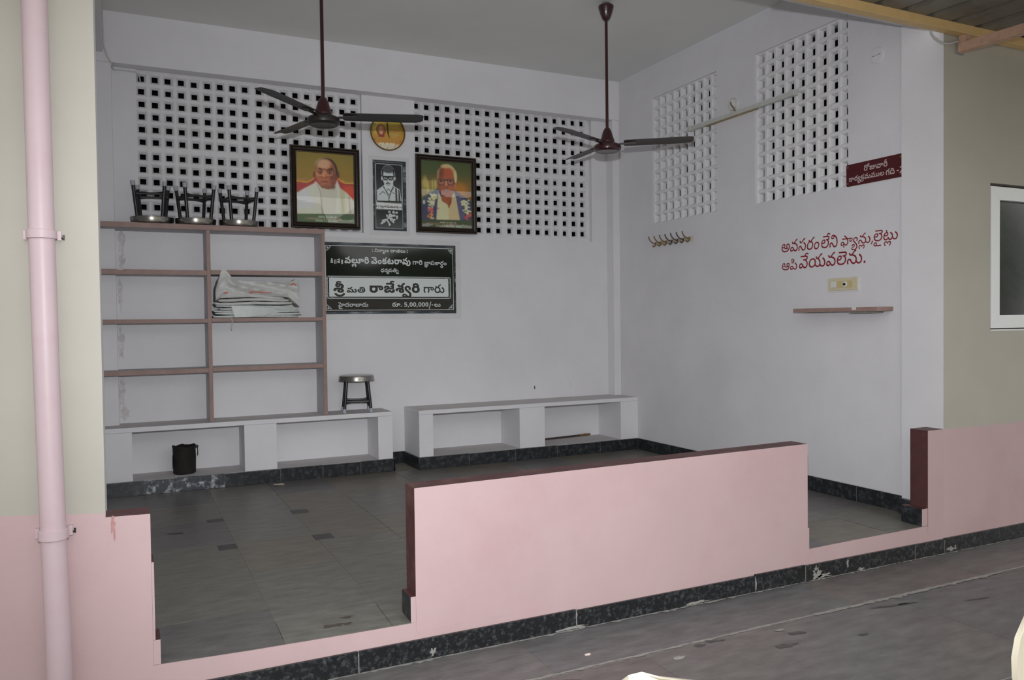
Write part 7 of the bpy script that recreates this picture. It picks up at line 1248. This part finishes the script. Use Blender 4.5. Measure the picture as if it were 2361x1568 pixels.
# ================================================================== DRAINPIPE, AWNING, CABLES
dpipe = thing('drainpipe', 'pink painted drainpipe running down the front wall at the left', 'pipe', (-.165, -.06, ZG))
mb = MB(); pr = .0385
def px_(z): return -.182 + .018 * math.exp(-((z - .25) / .5) ** 2) * .6 + .0
path = [(-.1595, -.05, ZG + .002), (-.160, -.05, .2), (-.167, -.05, .514), (-.174, -.05, 1.0), (-.1785, -.05, 1.5), (-.1815, -.05, 2.25), (-.183, -.05, 3.5)]
mb.tube(path, pr, 32); obj('pipe', mb, m_pipe, dpipe)
for z, w in ((.514, .033), (1.5, .030)):
    x = float(np.interp(z, [p[2] for p in path], [p[0] for p in path]))
    mb = MB(); mb.lathe([(pr + .001, z - w / 2), (pr + .0065, z - w / 2 + .002), (pr + .0065, z + w / 2 - .002), (pr + .001, z + w / 2)], 32, (x, -.05, 0))
    c = obj('clamp', mb, m_pipe, dpipe); BASE[c.name] = BASE[dpipe.name].copy()
    for s in (-1, 1):
        mb = MB(); mb.box(x + s * (pr + .010) - .006, x + s * (pr + .010) + .006, -.02, -.0005, z - w / 2, z + w / 2); obj('clamp_ear', mb, m_pipe, c)
    mb = MB(); mb.tube([(x + pr + .014, -.012, z - .004), (x + pr + .022, -.008, z - .011), (x + pr + .022, -.008, z + .004)], .0035, 8); obj('screw', mb, m_hand, c)
aw = thing('awning', 'corrugated metal awning on painted steel bars above the walkway at upper right', 'awning', (5.2, -1.0, 2.70))
mb = MB(); mb.box(3.0, 8.2, -.0643, -.010, 2.803, 2.853); obj('purlin', mb, m_yellow, aw, bevel=.003)
mb = MB(); mb.box(3.0, 8.2, -1.26, -1.20, 2.765, 2.815); obj('purlin', mb, m_yellow, aw, bevel=.003)
mb = MB()
vs = [(4.408, -.012, 2.712), (4.460, -.012, 2.712), (4.460, -2.4, 2.640), (4.408, -2.4, 2.640), (4.408, -.012, 2.764), (4.460, -.012, 2.764), (4.460, -2.4, 2.692), (4.408, -2.4, 2.692)]
mb.add(vs, [(0, 3, 2, 1), (4, 5, 6, 7), (0, 1, 5, 4), (1, 2, 6, 5), (2, 3, 7, 6), (3, 0, 4, 7)]); obj('rafter', mb, m_salmon, aw, bevel=.003)
mb = MB(); mb.box(4.402, 4.466, -.0115, -.0005, 2.704, 2.772); obj('wall_bracket', mb, m_mortar, aw)
mb = MB(); mb.box(4.415, 4.452, -.058, -.016, 2.7645, 2.8025); obj('packing_block', mb, m_salmon, aw)
mb = MB(); mb.box(6.7, 6.75, -2.4, -.012, 2.700, 2.752); obj('rafter', mb, m_salmon, aw)
pitch = .205; x = 3.02; k = 0
while x < 8.1:
    m = MB(); prof = [(0, 0), (.025, 0), (.040, .022), (.075, .022), (.092, 0), (.205, 0)]
    za, zb2 = 2.8545, 2.79
    f_ = [(x + a, -.0015, za + h) for a, h in prof]; b_2 = [(x + a, -2.35, zb2 + h) for a, h in prof]
    m.add(f_ + b_2, [(i, i + 1, 7 + i, 6 + i) for i in range(5)])
    m.add([(p[0], p[1], p[2] + .0012) for p in f_ + b_2], [(6 + i, 7 + i, i + 1, i) for i in range(5)])
    obj('roof_rib', m, m_tin, aw); x += pitch
# a bent conduit from the beam to the wall, and the wire along the left beam
cb = MB(); cb.tube([(4.169, -.02, 2.80), (4.169, -.021, 2.785), (4.190, -.022, 2.764), (4.238, -.022, 2.746), (4.270, -.022, 2.742), (4.305, -.022, 2.743), (4.340, -.022, 2.752), (4.367, -.022, 2.760), (4.385, -.021, 2.766), (4.400, -.020, 2.768)], .0065, 10)
setp(obj('conduit', cb, m_cable, at=(4.3, -.01, 2.74)), 'grey cable looping under the awning beside the white pillar', 'cable')
cw = MB(); zf = lambda x: x
cw.tube([(-.036, 3.0, ZC - .004), (-.036, 3.25, 3.42), (-.036, 3.34, 3.36), (-.034, 3.355, 3.20), (-.025, DC - .006, 3.165), (-.012, DC - .006, 3.12), (.006, DC - .006, 3.092), (.014, DC + .004, 3.066), (.02, DC + .05, 3.06), (.03, D - .008, 3.062), (.10, D - .008, 3.066), (.168, D - .008, 3.064), (.186, D - .006, 3.054), (.198, D + .02, 3.035), (.203, D + .06, 3.022)], .0052, 8)
setp(obj('wire', cw, m_batten, at=(.0, DC, 3.05)), 'white painted wire running along the left beam into the first lattice hole', 'cable')

# ================================================================== CHAIRS BESIDE THE CAMERA
def chair(label, x, y, rz, crest):
    t = thing('plastic_chair', label, 'chair', (x, y, ZG), rz, group='cream plastic chairs in front')
    def L(name, m): obj(name, m, m_chair, t, True, angle=50)
    mb = MB(); rings = []
    for k in range(9):
        s = k / 8; yy = -.20 + .40 * s; w = .20 + .02 * s; z = .41 - .015 * math.sin(PI * s)
        rings.append([(-w, yy, z), (-w * .5, yy, z - .012), (w * .5, yy, z - .012), (w, yy, z), (w, yy, z - .03), (w * .5, yy, z - .036), (-w * .5, yy, z - .036), (-w, yy, z - .03)])
    mb.loft(rings); L('seat', mb)
    mb = MB(); rings = []
    for k in range(13):
        s = k / 12; z = .40 + (crest - .40) * s; w = (.205 + .02 * s) * (1 if s < .62 else math.sqrt(max(.0, 1 - ((s - .62) / .385) ** 2)) if s < 1 else .12); w = max(w, .022)
        b = -.20 - .09 * s
        rings.append([(-w, b, z), (-w * .5, b - .022, z), (w * .5, b - .022, z), (w, b, z), (w, b - .012, z), (w * .5, b - .036, z), (-w * .5, b - .036, z), (-w, b - .012, z)])
    mb.loft(rings); L('backrest', mb)
    for sx in (-1, 1):
        for sy in (-1, 1):
            mb = MB(); a = Vector((.18 * sx, .17 * sy, .405)); b = Vector((.215 * sx, .215 * sy, 0)); mb.tube([a, b], [.026, .018], 8); L('leg', mb)
    return t
chair('cream plastic chair whose arched back top just shows before the low pink wall', .812, -2.305, PI, .785)
chair('cream plastic chair cut off by the lower right corner, only its pale back edge showing', 1.812, -2.385, PI, .806)
